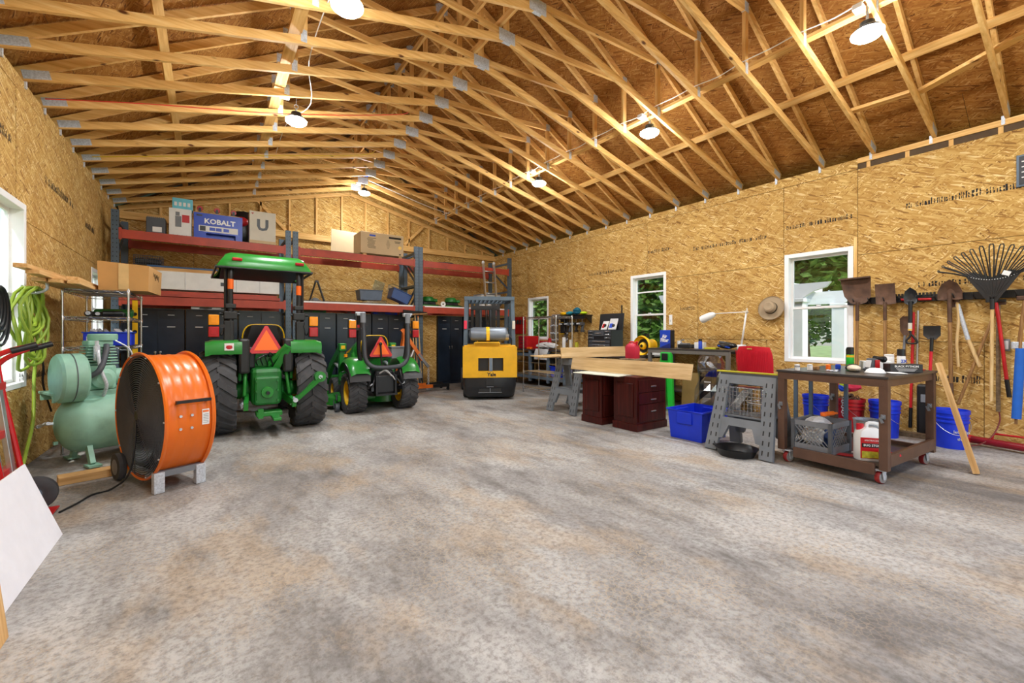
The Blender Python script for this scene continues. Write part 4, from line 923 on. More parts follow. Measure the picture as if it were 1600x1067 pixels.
p = MB(KX); p.cyl((-.12, .02, 1.05), (-.12, .02, 1.2), .026, n=10); p.cyl((-.12, .02, 1.2), (-.12, .02, 1.25), .016, n=8); p.build('safety_valve', m_galv, K)
p = MB(KX); p.lathe([(.001, 0), (.12, 0), (.13, .03), (.13, .16), (.11, .19), (.001, .19)], (-.05, .36, .875), (0, 1, 0), 24, cap=False); p.box((-.05, .44, .75), (.16, .12, .03)); p.build('motor', m_blackm, K)
wd = MB(); wd.box((0, 0, .035), (.46, .14, .07), bev=.004); tag(wd.build('wood_block', m_px, None, loc=(-.86, 5.42, 0), rot=(0, 0, R(15))), 'short pine board lying on the floor by the compressor', 'board')
# ------------------------------------------------------------------ chrome wire shelves
def wire_shelf(t, x0, x1, y0, y1, z, n=22):
    m = MB()
    for zz in (z, z - .035): m.tube([(x0, y0, zz), (x1, y0, zz), (x1, y1, zz), (x0, y1, zz)], .005, 5, closed=True)
    per = [(x0, y0), (x1, y0), (x1, y1), (x0, y1), (x0, y0)]
    for (a, b) in zip(per, per[1:]):
        L = math.hypot(b[0] - a[0], b[1] - a[1]); k = max(4, int(L / .05)) // 2 * 2
        m.tube([(a[0] + (b[0] - a[0]) * i / k, a[1] + (b[1] - a[1]) * i / k, z - (.035 if i % 2 else 0)) for i in range(k + 1)], .0028, 4)
    if y1 - y0 > x1 - x0:
        for i in range(1, int((y1 - y0) / .028)): y = y0 + i * .028; m.tube([(x0, y, z), (x1, y, z)], .0022, 4, cap=False)
        for f in (.3, .7): m.tube([(x0 + (x1 - x0) * f, y0, z - .008), (x0 + (x1 - x0) * f, y1, z - .008)], .004, 5)
    return m.build('wire_shelf', m_chrome, t)
def shelf_unit(label, x0, x1, y0, y1, zs, top, group):
    t = thing('wire_shelf_unit', label, 'shelf', (0, 0, 0), 0, group)
    for x in (x0, x1):
        for y in (y0, y1):
            p = MB(); p.cyl((x, y, .02), (x, y, top), .0125, n=10); p.lathe([(.018, 0), (.018, .02), (.008, .022)], (x, y, 0), n=10)
            for z in zs: p.lathe([(.018, -.045), (.019, 0), (.016, .008)], (x, y, z), n=10, cap=False)
            p.build('post', m_chrome, t)
    for z in zs: wire_shelf(t, x0, x1, y0, y1, z)
    return t
shelf_unit('chrome wire shelf unit by the left wall behind the compressor', -1.3, -.76, 6.62, 7.76, (.22, 1.17, 1.51, 1.815), 1.84, 'chrome wire shelf units')
shelf_unit('half empty chrome wire shelf unit beside the forklift', 5.85, 6.3, 6.7, 7.82, (.12, .48, 1.69), 1.71, 'chrome wire shelf units')
def box_part(c, s, nm, mat, par=None, rot=None, bev=.004):
    m = MB(); m.box((0, 0, 0), s, bev=bev); return m.build(nm, mat, par, loc=c, rot=rot)
for i, (x, y0, y1, z, r_, mt) in enumerate(((-1.32, 5.9, 7.5, 1.838, 0, 0), (-1.215, 5.95, 7.45, 1.838, .01, 0), (-1.1, 6.0, 7.5, 1.838, 0, 0), (-1.27, 5.6, 7.3, 1.877, .02, 0), (-1.12, 6.05, 7.2, 1.877, .0, 0), (-1.3, 5.5, 7.0, 1.916, .05, 0))):
    o = box_part((x, (y0 + y1) / 2, z), (.088, y1 - y0, .037), 'pine_board', m_py, None, (0, 0, -r_), .002)
    tag(o, ['bottom pine board nearest the wall on the chrome shelf', 'bottom middle pine board on the chrome shelf', 'bottom pine board beside the carton on the chrome shelf', 'second layer pine board nearest the wall on the chrome shelf', 'second layer pine board beside the carton on the chrome shelf', 'topmost pine board slanting over the chrome shelf stack'][i], 'board', 'pine boards on the chrome shelf')
# worn carton with flaps
cb = thing('cardboard_box', 'worn brown carton on top of the chrome wire shelf', 'box', (-.79, 7.02, 1.825), 0)
m = MB(); rows = [[(-.24, -.30, 0), (.2, -.36, 0), (.27, .3, 0), (-.2, .3, 0)], [(-.25, -.31, .33), (.21, -.37, .3), (.28, .31, .3), (-.21, .31, .33)]]
m.grid(rows, closed_u=True, smooth=False); m.face(rows[0][::-1]); m.face(rows[1]); m.build('carton', m_card, cb)
m = MB(); m.bar((-.02, -.336, .01), (-.02, -.345, .31), .09, .003, (0, 1, 0)); m.build('parcel_tape', pm('parcel_tape', (206, 172, 118), .3), cb)
m = MB()
for i in range(7):
    y = -.2 + .06 * i; m.bar((.238 + .04 * i * .1, y, .24 - .01 * (i % 2)), (.238 + .04 * i * .1, y + .04, .2 - .02 * (i % 3)), .004, .008)
m.build('marker_scrawl', m_ink, cb)
# contents of the shelf
t = thing('tool_case', 'black and green power tool lying on the chrome shelf', 'power tool', (-1.0, 7.0, 1.52))
m = MB(); m.box((0, 0, .03), (.34, .16, .06), bev=.02); m.cyl((-.14, -.12, .035), (-.14, .1, .035), .035); m.cyl((-.02, -.1, .04), (.15, -.06, .045), .03); m.build('tool_body', m_black, t)
m = MB(); m.box((.05, .12, .05), (.36, .12, .09), rot=(.3, 0, 0), bev=.02); m.build('green_cover', m_jdd, t)
m = MB(); m.cyl((-.14, -.14, .04), (-.14, -.12, .04), .022); m.cyl((-.06, -.13, .035), (-.06, -.1, .035), .02); m.build('chuck', m_galv, t)
t = thing('storage_bin', 'blue plastic bin with parts on the lowest visible chrome shelf', 'bin', (-.97, 7.0, 1.18))
m = MB(); m.box((0, 0, .075), (.42, .3, .15), bev=.01); m.build('tub', m_blue, t)
m = MB(); m.box((-.1, -.151, .07), (.16, .004, .08)); m.build('label_card', m_paper, t)
m = MB(); m.box((0, 0, .155), (.44, .32, .015), bev=.004); m.build('rim', m_kob, t)
m = MB(); rr = random.Random(3)
for i in range(14): m.box((rr.uniform(-.15, .17), rr.uniform(-.1, .1), .17), (.06, .03, .03), rot=(rr.random(), rr.random(), rr.random()))
m.build('small_parts', m_cloth, t)
t = thing('spirit_level', 'yellow spirit level standing behind the chrome shelf', 'level', (-.86, 8.1, 0))
m = MB(); m.box((0, 0, .9), (.06, .025, 1.8), bev=.004); m.build('beam', m_gold, t)
m = MB()
for z in (.4, 1.35, 1.6): m.cyl((0, -.02, z), (0, .02, z), .025)
m.build('vial', m_black, t)
# ------------------------------------------------------------------ green hose on hook, plug, hand truck
t = thing('garden_hose', 'green hose coiled over a hook on the left wall', 'hose', (-1.49, 6.08, .1))
m = MB(); rr = random.Random(8)
for i in range(9):
    a = .36 + .05 * i + rr.uniform(-.03, .03); w_ = .18 + .04 * (i % 5); y0 = rr.uniform(-.06, .08); x0 = .05 + .022 * (i % 4)
    pts = [(x0 + .03 * math.sin(k * .9 + i), y0 + w_ * math.sin(k * 2 * math.pi / 20), 1.67 - a * (1 - math.cos(k * 2 * math.pi / 20)) * .55) for k in range(20)]
    m.tube(pts, .0135, 8, closed=True)
m.build('coil', m_hose, t)
m = MB(); m.tube(smooth_path([(.09, .18, 1.62), (.12, .34, 1.3), (.12, .3, 1.1), (.1, .12, 1.0), (.09, .06, .8), (.12, -.1, .4), (.14, -.4, .12), (.16, -.62, -.06), (.2, -.75, -.08)], 6), .0135, 8); m.build('hose_tail', m_hose, t)
m = MB(); m.cyl((.2, -.75, -.08), (.24, -.8, -.08), .016); m.build('hose_end', m_black, t)
m = MB()
for i in range(6):
    a = .3 + .04 * i; pts = [(.03 + .012 * (i % 3), -.05 + (.1 + .02 * i) * math.sin(k * 2 * math.pi / 18), 1.62 - a * (1 - math.cos(k * 2 * math.pi / 18)) * .5) for k in range(18)]
    m.tube(pts, .011, 6, closed=True)
tag(m.build('cord_coil', m_black, None, loc=(-1.485, 5.48, .1)), 'black cord coiled behind the green hose', 'cord')
m = MB(); m.tube(smooth_path([(0, .02, 1.63), (.1, .02, 1.62), (.17, .02, 1.66), (.17, .02, 1.72)], 4), .012); m.cyl((.17, .02, 1.72), (.17, .02, 1.76), .018); m.box((.004, .02, 1.62), (.008, .06, .14))
tag(m.build('wall_hook', m_galv, None, loc=(-1.478, 6.09, .1)), 'steel hook holding the green hose', 'hook')
t = thing('wall_socket', 'white wall socket with black plug right of the hose', 'socket', (-1.49, 6.46, 1.18))
m = MB(); m.box((.006, 0, 0), (.012, .08, .12), bev=.003); m.build('plate', m_white, t)
m = MB(); m.box((.04, .05, -.02), (.06, .08, .1), bev=.012); m.build('plug', m_black, t)
m = MB(); m.tube(smooth_path([(.05, .05, -.06), (.07, .06, -.2), (.06, .1, -.4), (.1, .2, -.7)], 6), .01, 6); m.build('plug_cord', m_black, t)
H = thing('hand_truck', 'red and aluminium hand truck leaning by the left wall', 'hand truck', (-1.12, 4.42, 0), 0)
for y in (-.18, .18):
    m = MB(); m.tube(smooth_path([(.04, y, .12), (-.02, y, .5), (-.1, y, 1.02), (-.09, y, 1.12), (.02, y + .02, 1.2), (.13, y + .06, 1.24)], 5), .017, 8); fo = m.build('frame_tube', m_redp, H)
    m = MB(); m.cyl((.04, y + .025, 1.205), (.15, y + .07, 1.245), .021); m.build('grip', m_black, fo)
    m = MB(); m.box((-.05, y * .6, .6), (.03, .06, 1.05), rot=(0, -.11, 0), bev=.004); m.build('rail', m_alu, H)
    m = MB(); m.lathe([(.06, -.03), (.1, -.035), (.125, -.02), (.128, 0), (.125, .02), (.1, .035), (.06, .03)], (.06, y * 1.35, .128), (0, 1, 0), 26); wo = m.build('wheel', m_rubber, H)
    m = MB(); m.lathe([(.062, -.025), (.03, -.036), (.001, -.036)], (.06, y * 1.35, .128), (0, 1, 0), 16, cap=False); m.lathe([(.062, .025), (.03, .036), (.001, .036)], (.06, y * 1.35, .128), (0, 1, 0), 16, cap=False); m.build('hub', m_steel, wo)
for z in (.35, .62, .95):
    m = MB(); m.bar((-.02 - z * .08, -.2, z), (-.02 - z * .08, .2, z), .05, .05); m.build('cross_bar', m_redp, H)
m = MB(); m.box((.1, 0, .02), (.2, .4, .008)); m.bar((.02, -.17, .02), (.02, -.17, .3), .03, .03); m.bar((.02, .17, .02), (.02, .17, .3), .03, .03); m.build('toe_plate', m_redp, H)
m = MB(); m.cyl((.06, -.25, .128), (.06, .25, .128), .012); m.build('axle', m_galv, H)
# drywall sheet and board leaning at the left edge
m = MB(); m.box((0, 0, .26), (.012, 1.5, .52), bev=.002); tag(m.build('drywall_sheet', m_drywall, None, loc=(-.79, 3.26, 0), rot=(0, R(-19), 0)), 'white drywall offcut leaning at the left picture edge', 'sheet')
m = MB(); m.box((0, 0, .165), (.018, .7, .33), bev=.002); tag(m.build('plywood_offcut', m_pz, None, loc=(-.72, 2.44, 0), rot=(0, R(-6), 0)), 'plywood edge at the lower left picture corner', 'board')
# ------------------------------------------------------------------ pallet racks
YR0, YR1 = 9.92, 10.93
holes = MB()
for i in range(44): 
    for x in (-.025, .025): holes.box((x, -.0385, .12 + i * .0765), (.012, .004, .018))
hme = holes.mesh('post_holes'); hme.materials.append(m_black)
def rack(label, xa, xb, decks):
    t = thing('pallet_rack', label, 'rack', (0, 0, 0), 0, 'red and grey pallet racks along the back wall')
    for x in (xa, xb):
        for y in (YR0, YR1):
            p = MB(); p.box((x, y, 1.725), (.1, .075, 3.45)); p.box((x, y, .006), (.14, .12, .012)); po = p.build('upright', m_steel, t)
            if y == YR0:
                h = link('post_holes', hme, po, loc=(x, y, 0)); h['kind'] = 'stuff'
        zz = [.25, 1.0, 1.75, 2.5, 3.3]
        for i, z in enumerate(zz):
            b = MB(); b.bar((x, YR0, z), (x, YR1, z), .035, .05); b.build('frame_strut', m_steel, t)
            if i < len(zz) - 1:
                b = MB(); e = (YR0, YR1) if i % 2 else (YR1, YR0); b.bar((x, e[0], z + .04), (x, e[1], zz[i + 1] - .04), .03, .04); b.build('frame_diagonal', m_steel, t)
    for z in (3.118, 1.98):
        for y in (YR0 - .02, YR1 + .02):
            b = MB(); x0, x1 = xa + .05, xb - .05
            b.prism([(-.025, -.15), (.025, -.15), (.025, -.03), (0, -.03), (0, 0), (-.025, 0)] if y < 10.5 else [(-.025, -.15), (.025, -.15), (.025, 0), (0, 0), (0, -.03), (-.025, -.03)], (x0, y, z), (0, 1, 0), (0, 0, 1), (x1 - x0, 0, 0)); bo = b.build('beam', m_rackred, t)
            for x in (x0 + .02, x1 - .02):
                c = MB(); c.box((x, y - .028 if y < 10.5 else y + .028, z - .075), (.04, .008, .2)); c.build('end_bracket', m_rackred, bo)
    for z, kind in decks:
        if kind == 'bars':
            for i in range(5):
                b = MB(); x = xa + .3 + i * (xb - xa - .6) / 4; b.box((x, (YR0 + YR1) / 2, z - .03), (.06, YR1 - YR0 - .02, .04)); b.build('deck_bar', m_rackred, t)
        elif kind == 'wire':
            b = MB()
            for i in range(40): x = xa + .08 + i * (xb - xa - .16) / 39; b.tube([(x, YR0 - .03, z + .006), (x, YR1, z + .006)], .004, 4)
            for y in (YR0, 10.2, 10.5, 10.8): b.tube([(xa + .07, y, z + .001), (xb - .07, y, z + .001)], .004, 4)
            o = b.build('wire_deck', m_dgrey, t); o['kind'] = 'stuff'
    return t
rack('pallet rack bay at the left holding the blue tool box', -1.31, 1.34, [(3.118, 'wire'), (1.98, 'bars')])
rack('pallet rack bay in the middle holding the big light carton', 1.475, 4.145, [(3.118, 'wire'), (1.98, 'bars')])
rack('pallet rack bay at the right behind the forklift and ladder', 4.255, 6.925, [(3.118, 'wire'), (1.98, 'bars')])
for (x0, x1, lb) in ((1.55, 4.07, 'long white shelf panel on the middle rack bay'), (4.33, 6.85, 'long white shelf panel on the right rack bay')):
    m = MB(); m.box(((x0 + x1) / 2, YR0 + .16, 2.0), (x1 - x0, .34, .035), bev=.003); tag(m.build('laminate_shelf', m_white), lb, 'shelf', 'white shelves on the racks')
ZT = 3.132
# ---- top level, left bay
t = thing('metal_box', 'dark grey metal box with a white label on the left rack top', 'box', (-.78, 10.15, ZT))
m = MB(); m.box((0, 0, .14), (.27, .3, .28), bev=.008); m.build('case', m_dgrey, t)
m = MB()
for i in range(9): m.box((-.11 + i * .027, 0, .285), (.014, .28, .02))
m.build('vent_ribs', m_greyp, t)
m = MB(); m.box((.02, -.152, .07), (.13, .004, .09)); m.build('white_label', m_paper, t)
t = thing('carton', 'white carton with a red picture panel on the left rack top', 'box', (-.43, 10.15, ZT))
m = MB(); m.box((0, 0, .25), (.33, .3, .5), bev=.005); m.build('box_body', m_paper, t)
m = MB(); m.box((.08, -.152, .32), (.11, .004, .14)); m.build('red_print', m_redp, t)
m = MB(); m.box((-.03, -.152, .26), (.09, .004, .2)); m.box((-.04, -.153, .4), (.06, .004, .07)); m.build('picture_print', m_greyp, t)
t = thing('carton', 'aqua and white flat carton standing on the white carton', 'box', (-.40, 10.14, ZT + .502), 0)
m = MB(); m.box((0, 0, .1), (.3, .2, .2), bev=.004); m.build('box_body', pm('aqua_card', (110, 196, 214), .6, 0, .1), t)
m = MB()
for i in range(4): m.box((-.1 + i * .065, -.102, .09), (.04, .004, .07), bev=0)
m.build('bottle_print', m_paper, t)
t = thing('tool_box', 'blue tool bench carton with white lettering on the left rack', 'tool box', (.155, 10.1, ZT))
m = MB()
for (x0, x1, z0, z1) in cells(-.385, .385, 0, .47, [(-.2, .27, -.01, .1)]): m.box(((x0 + x1) / 2, 0, (z0 + z1) / 2), (x1 - x0, .26, z1 - z0))
m.box((.03, .06, .05), (.47, .12, .1)); m.build('case', m_kob, t)
m = MB(); m.box((0, -.132, .18), (.62, .004, .11)); po = m.build('picture_strip', m_paper, t)
for i, x in enumerate((-.25, -.1, .0, .12)):
    m = MB(); m.box((x, -.1355, .18), (.09, .003, .06 if i else .09)); m.build('picture', m_black if i == 0 else m_kob, po)
text('lettering', 'KOBALT', .13, m_white, t, (.02, -.132, .32), (R(90), 0, 0), .002, .004)
m = MB(); m.box((-.3, -.132, .42), (.09, .004, .03)); m.build('latch', m_black, t)
for i, x in enumerate((-.12, .15, .42)):
    t = thing('caster_bracket', ['red wheeled caster on a wooden block, leftmost above the blue tool box', 'red wheeled caster on a wooden block, middle one above the blue tool box', 'red wheeled caster on a wooden block beside the black bag'][i], 'caster', (x - .02, 10.14, ZT + .47), 0, 'red casters on the blue tool box')
    m = MB(); m.box((0, 0, .02), (.2, .1, .04)); m.build('wood_block', m_px, t)
    m = MB(); m.lathe([(.01, -.018), (.045, -.018), (.05, 0), (.045, .018), (.01, .018)], (0, 0, .115), (0, 1, 0), 18); m.build('wheel', m_redp, t)
    m = MB(); m.box((0, .028, .08), (.04, .006, .09)); m.box((0, -.028, .08), (.04, .006, .09)); m.box((0, 0, .044), (.08, .08, .006)); m.build('fork', m_black, t)
t = thing('duffel_bag', 'crumpled black and red bag between tool box and cream carton', 'bag', (.6, 10.58, ZT))
m = MB(); rr = random.Random(4); rows = []
for i in range(9):
    a = math.pi * i / 8
    rows.append([(-.3 * math.cos(a) * (1 + .08 * rr.random()), .17 * math.sin(a) * math.cos(b) + .02 * rr.random(), .36 + (.34 + .07 * rr.random()) * math.sin(a) ** .7 * math.sin(b)) for b in [2 * math.pi * j / 14 for j in range(14)]])
m.grid(rows, closed_u=True); m.build('bag_body', m_black, t)
m = MB(); m.ball((-.05, -.14, .5), (.13, .06, .1)); m.build('red_panel', m_redp, t)
t = thing('carton', 'cream carton printed with a large black U', 'box', (.885, 10.12, ZT))
m = MB(); m.box((0, 0, .32), (.46, .36, .64), bev=.006); m.build('box_body', m_cream, t)
m = MB(); m.box((0, 0, .03), (.465, .365, .06), bev=.004); m.build('base_band', m_cardl, t)
text('lettering', 'U', .3, m_black, t, (.0, -.182, .36), (R(90), 0, 0), .002, .012)
m = MB(); m.face([(-.2, -.1825, .6), (-.15, -.1825, .6), (-.175, -.1825, .57)]); m.build('red_mark', m_redp, t)
# ---- top level, middle bay
t = thing('carton', 'big light brown appliance carton on the middle rack top', 'box', (3.36, 10.35, ZT + .06))
m = MB(); m.box((0, 0, .25), (1.02, .6, .5), bev=.006); m.build('box_body', m_cardl, t)
m = MB(); rr = random.Random(2)
for k in range(9): m.box((-.3 + .05 * rr.random(), -.302, .36 - k * .028), (.14 + .06 * rr.random(), .003, .008))
m.box((.3, -.302, .42), (.3, .003, .045)); m.box((.36, -.302, .34), (.15, .003, .012)); m.box((.36, -.302, .31), (.12, .003, .012)); m.box((.42, -.302, .04), (.04, .003, .03))
for k in range(7): m.box((.13, -.302, .16 + k * .03), (.1 - .02 * abs(k - 3), .003, .006))
m.build('black_print', m_ink, t)
m = MB(); m.box((-.24, -.302, .425), (.14, .003, .04)); m.build('logo_print', m_kob, t)
m = MB(); m.face([(.42 + .045 * math.cos(a), -.3025, .2 + .045 * math.sin(a)) for a in [i * math.pi / 5 for i in range(10)]]); m.build('yellow_mark', m_gold, t)
for i, x in enumerate((2.95, 3.8)):
    m = MB(); m.box((0, 0, .025), (.08, .5, .05)); tag(m.build('wood_block', m_py, None, loc=(x, 10.32, ZT + .005)), 'wood bearer under the %s end of the big light carton' % ('left', 'right')[i], 'block', 'bearers under the carton')
m = MB(); m.box((0, 0, .335), (.72, .01, .67)); tag(m.build('hardboard_sheet', m_cardl, None, loc=(2.72, 10.78, ZT + .012), rot=(R(-4), R(2), 0)), 'tan hardboard sheet standing behind the big carton', 'sheet')
m = MB(); m.box((0, 0, .01), (1.1, .5, .02)); tag(m.build('dark_board', m_oldwood, None, loc=(2.3, 10.25, ZT)), 'dark board lying on the middle rack left of the carton', 'board')
m = MB(); m.tube(smooth_path([(4.7, 10.2, .02), (5.1, 10.1, .04), (5.6, 10.3, .03), (6.2, 10.15, .02), (6.5, 10.3, .02)], 6), .014, 6); tag(m.build('pipe_length', m_dgrey, None, loc=(0, 0, ZT)), 'long thin dark pipe lying on the right rack top', 'pipe')
# ---- second level, left bay
ZM = 1.995
for i, (y, z, ln) in enumerate(((10.02, ZM + .03, 2.3), (10.14, ZM + .03, 2.2), (10.1, ZM + .085, 2.0))):
    m = MB(); m.box((0, 0, 0), (ln, .1, .05)); tag(m.build('spare_beam', m_rackred, None, loc=(.05 + .05 * i, y, z)), ['front spare red rack beam under the white carton', 'rear spare red rack beam under the white carton', 'upper spare red rack beam under the white carton'][i], 'beam', 'spare beams under the white carton')
t = thing('carton', 'long white carton lying across the left rack bay', 'box', (.14, 10.22, 2.135))
m = MB(); m.box((0, 0, .165), (2.1, .42, .33), bev=.006); m.build('box_body', m_paper, t)
m = MB(); m.box((.12, -.213, .14), (.15, .004, .07)); m.build('print_block', m_dgrey, t)
for x in (-.5, .3, .7):
    m = MB(); m.box((x, 0, .165), (.012, .43, .337)); m.build('strap', m_cloth, t)
m = MB(); m.box((0, 0, .03), (2.0, .3, .06), bev=.002); tag(m.build('pale_board', m_px, None, loc=(.12, 10.25, 2.475)), 'pale timber lying on top of the long white carton', 'board')
m = MB(); m.box((0, 0, .015), (2.1, .34, .03), bev=.002); tag(m.build('blue_board', pm('blue_sheet', (30, 82, 130), .5), None, loc=(.14, 10.27, 2.537)), 'thin dark blue panel stacked above the pale timber', 'panel')
t = thing('wire_crate', 'black wire crate on the left end of the rack', 'crate', (-.9, 10.3, 2.575))
m = MB()
for z in (0, .08, .16): m.tube([(-.2, -.15, z), (.2, -.15, z), (.2, .15, z), (-.2, .15, z)], .006, 5, closed=True)
m.build('hoop', m_dgrey, t)
for y in (-.15, .15):
    m = MB()
    for i in range(13): m.tube([(-.2 + i * .0333, y, 0), (-.2 + i * .0333, y, .16)], .004, 4)
    m.tube([(-.2, y, .04), (.2, y, .04)], .004, 4); m.build('side_bars', m_dgrey, t)['kind'] = 'stuff'
m = MB(); m.box((0, 0, .06), (.37, .27, .1), bev=.02); m.build('contents', m_blackm, t)
# ---- second level, middle bay
for i, (x, y, ln, z) in enumerate(((2.25, 10.42, 1.3, ZM + .0), (3.3, 10.42, .7, ZM + .0), (2.5, 10.65, 1.9, ZM + .02))):
    m = MB(); m.box((0, 0, .035), (ln, .14, .07), bev=.004); tag(m.build('weathered_plank', m_oldwood, None, loc=(x, y, z), rot=(0, 0, R(-1 + i))), ['weathered plank at the front left of the middle rack', 'weathered plank under the grey tote', 'weathered plank at the back of the middle rack'][i], 'plank', 'weathered planks on the rack')
t = thing('steel_bracket', 'black folded A shaped stand on the middle rack', 'stand', (1.95, 10.25, ZM + .025))
m = MB(); m.tube([(-.15, 0, 0), (-.02, 0, .46), (.02, .02, .46)], .018); m.tube([(.16, -.02, 0), (.02, 0, .46)], .022); m.build('legs', m_blackm, t)
m = MB(); m.box((0, 0, .46), (.07, .06, .04)); m.build('hinge', m_dgrey, t)
m = MB(); m.box((0, 0, .03), (1.2, .06, .06)); tag(m.build('black_rail', m_black, None, loc=(2.35, 10.8, ZM + .02)), 'black rail lying along the back of the middle rack', 'rail')
t = thing('spotlight', 'small grey clamp lying at the edge of the white panel', 'clamp', (1.87, 9.98, ZM + .025))
m = MB(); m.ball((0, 0, .04), (.07, .05, .04)); m.tube([(-.1, 0, .02), (0, 0, .05), (.12, .02, .015)], .012); m.build('clamp_body', m_greyp, t)
def tote(name, label, loc, rot, L, W, H, mat, lid=None, group=None, thk=.008):
    t = thing(name, label, 'bin', loc, 0, group, rot); m = MB()
    k = .9
    def rc(l, w, z): return [(-l / 2, -w / 2, z), (l / 2, -w / 2, z), (l / 2, w / 2, z), (-l / 2, w / 2, z)]
    m.grid([rc(L, W, H), rc(L * .995, W * .995, H - .02), rc(L * k, W * k, 0)], closed_u=True, smooth=False); m.face(rc(L * k, W * k, 0))
    bmesh.ops.solidify(m.bm, geom=m.bm.faces[:], thickness=thk); m.build('tub', mat, t)
    m = MB(); m.tube(rc(L + .015, W + .015, H - .008), .012, 6, closed=True); m.build('rim', mat, t)
    if lid:
        m = MB(); m.box((0, 0, H + .012), (L + .04, W + .04, .02), bev=.006); m.build('lid', lid, t)
    return t
tote('plastic_tote', 'grey blue tote on the middle rack with a pale lid below it', (3.14, 10.38, ZM + .125), None, .54, .36, .24, pm('slate_plastic', (92, 106, 126), .45))
m = MB(); m.box((0, 0, 0), (.48, .36, .09), bev=.02); tag(m.build('clear_tub', m_clear, None, loc=(3.2, 10.16, ZM + .07)), 'shallow clear tub in front of the grey blue tote', 'bin')
m = MB(); m.box((0, 0, .12), (.26, .01, .24), bev=.003); tag(m.build('clear_sheet', m_clear, None, loc=(3.37, 10.5, ZM + .38), rot=(R(8), R(16), 0)), 'clear plastic sheet sticking up from the grey blue tote', 'sheet')
tote('plastic_tote', 'blue tote tipped on its side on the middle rack', (3.78, 10.24, ZM + .13), (0, R(22), 0), .48, .36, .24, m_blued)
tote('plastic_tote', 'clear grey tote resting in the tipped blue tote', (3.85, 10.58, ZM + .30), (0, R(20), 0), .4, .3, .22, m_clear)
# ---- second level, right bay
for i, (x, lb) in enumerate(((4.6, 'green push mower engine next to the rack post'), (5.25, 'green push mower engine in the middle of the right rack'))):
    t = thing('mower_engine', lb, 'mower', (x, 10.25, ZM + .025), 0, 'mower engines on the right rack')
    m = MB(); m.lathe([(.001, .26), (.12, .25), (.16, .2), (.16, .14), (.12, .12)], n=20); m.cyl((.1, -.05, .16), (.22, -.1, .16), .04); m.build('engine_cover', m_jdd, t)
    m = MB(); m.box((0, 0, .07), (.34, .24, .1), bev=.02); m.tube(smooth_path([(-.1, -.1, .1), (.1, -.2, .05), (.26, -.2, .02)], 5), .01, 6); m.build('engine_block', m_black, t)
    m = MB(); m.box((.02, .02, .02), (.46, .32, .04), bev=.01); m.build('deck', m_jd, t)
t = thing('spare_tyre', 'white mower tyre leaning between the two mower engines', 'tyre', (4.93, 10.05, ZM + .09))
m = MB(); m.lathe([(.03, -.02), (.06, -.025), (.07, 0), (.06, .025), (.03, .02)], ax=(.3, 1, 0), n=20); m.build('tread', m_white, t)
m = MB(); m.cyl((-.008, -.03, 0), (.008, .03, 0), .02); m.build('hub', m_black, t)
tote('plastic_tote', 'pale tote at the far right end of the rack behind the ladder', (6.45, 10.35, ZM + .025), None, .6, .4, .38, m_cloth, m_greyp)
m = MB(); rr = random.Random(6)
for i in range(5): m.tube(arc((0, 0, .02 + .018 * i), .1 + .01 * rr.random(), 0, 6.283, 18), .012, 6, closed=True)
tag(m.build('rope_coil', m_hand, None, loc=(5.7, 10.1, ZM + .025)), 'coil of tan rope on the right rack', 'rope')
# ---- ladder
t = thing('ladder', 'aluminium extension ladder leaning on the right rack bay', 'ladder', (6.17, 9.42, 0))
for sx in (-.17, .17):
    m = MB(); m.bar((sx, 0, .02), (sx, .40, 3.2), .03, .07, (0, 1, 0)); m.build('rail', m_alu, t)
    m = MB(); m.ball((sx, .405, 3.23), (.035, .05, .05)); m.build('end_cap', m_cloth, t)
for i in range(10):
    z = .3 + i * .3; m = MB(); m.cyl((-.17, .4 * z / 3.18, z), (.17, .4 * z / 3.18, z), .017, n=8); m.build('rung', m_alu, t)
# ------------------------------------------------------------------ steel cabinets
def cabinet(label, x0, x1, handle=True, h=1.79):
    t = thing('steel_cabinet', label, 'cabinet', ((x0 + x1) / 2, 10.48, 0), 0, 'black steel cabinets under the racks'); w2 = (x1 - x0) / 2
    m = MB(); m.box((0, 0, h / 2), (2 * w2, .46, h)); m.build('body', m_cab, t)
    for sg in (-1, 1):
        m = MB(); m.box((sg * w2 / 2, -.238, h / 2 + .02), (w2 - .012, .018, h - .1), bev=.003); d_ = m.build('door', m_cab, t)
        m = MB(); m.box((sg * w2 / 2, -.249, h - .12), (.1, .004, .012)); m.box((sg * w2 / 2, -.249, h - .34), (.12, .004, .014)); m.build('vent_slot', m_cloth, d_)
        m = MB(); m.lathe([(.02, 0), (.018, .014), (.008, .016)], (sg * .035, -.247, .98), (0, -1, 0), 12); m.bar((sg * .035, -.262, 1.0), (sg * .035, -.262, .92), .014, .012, (0, 1, 0)); m.build('handle', m_chrome, d_)
    return t
for (x0, x1, lb) in ((-1.16, -.38, 'black steel cabinet at the left behind the chrome shelf'), (-.36, .47, 'black steel cabinet behind the canopy post of the large tractor'), (.49, 1.27, 'black steel cabinet behind the large tractor seat'), (1.64, 2.35, 'black steel cabinet between the two tractors'), (2.37, 3.15, 'black steel cabinet behind the small tractor roll bar'), (3.17, 3.95, 'black steel cabinet behind the orange hoist'), (4.88, 5.6, 'black steel cabinet left of the forklift'), (5.62, 6.35, 'black steel cabinet behind the forklift mast')):
    cabinet(lb, x0, x1)
m = MB(); m.box((0, .9, 0), (.4, 1.78, .012)); tag(m.build('strand_board_strip', m_osb, None, loc=(4.66, 10.3, 0), rot=(R(90), 0, 0)), 'narrow strand board standing beside the brooms', 'board')
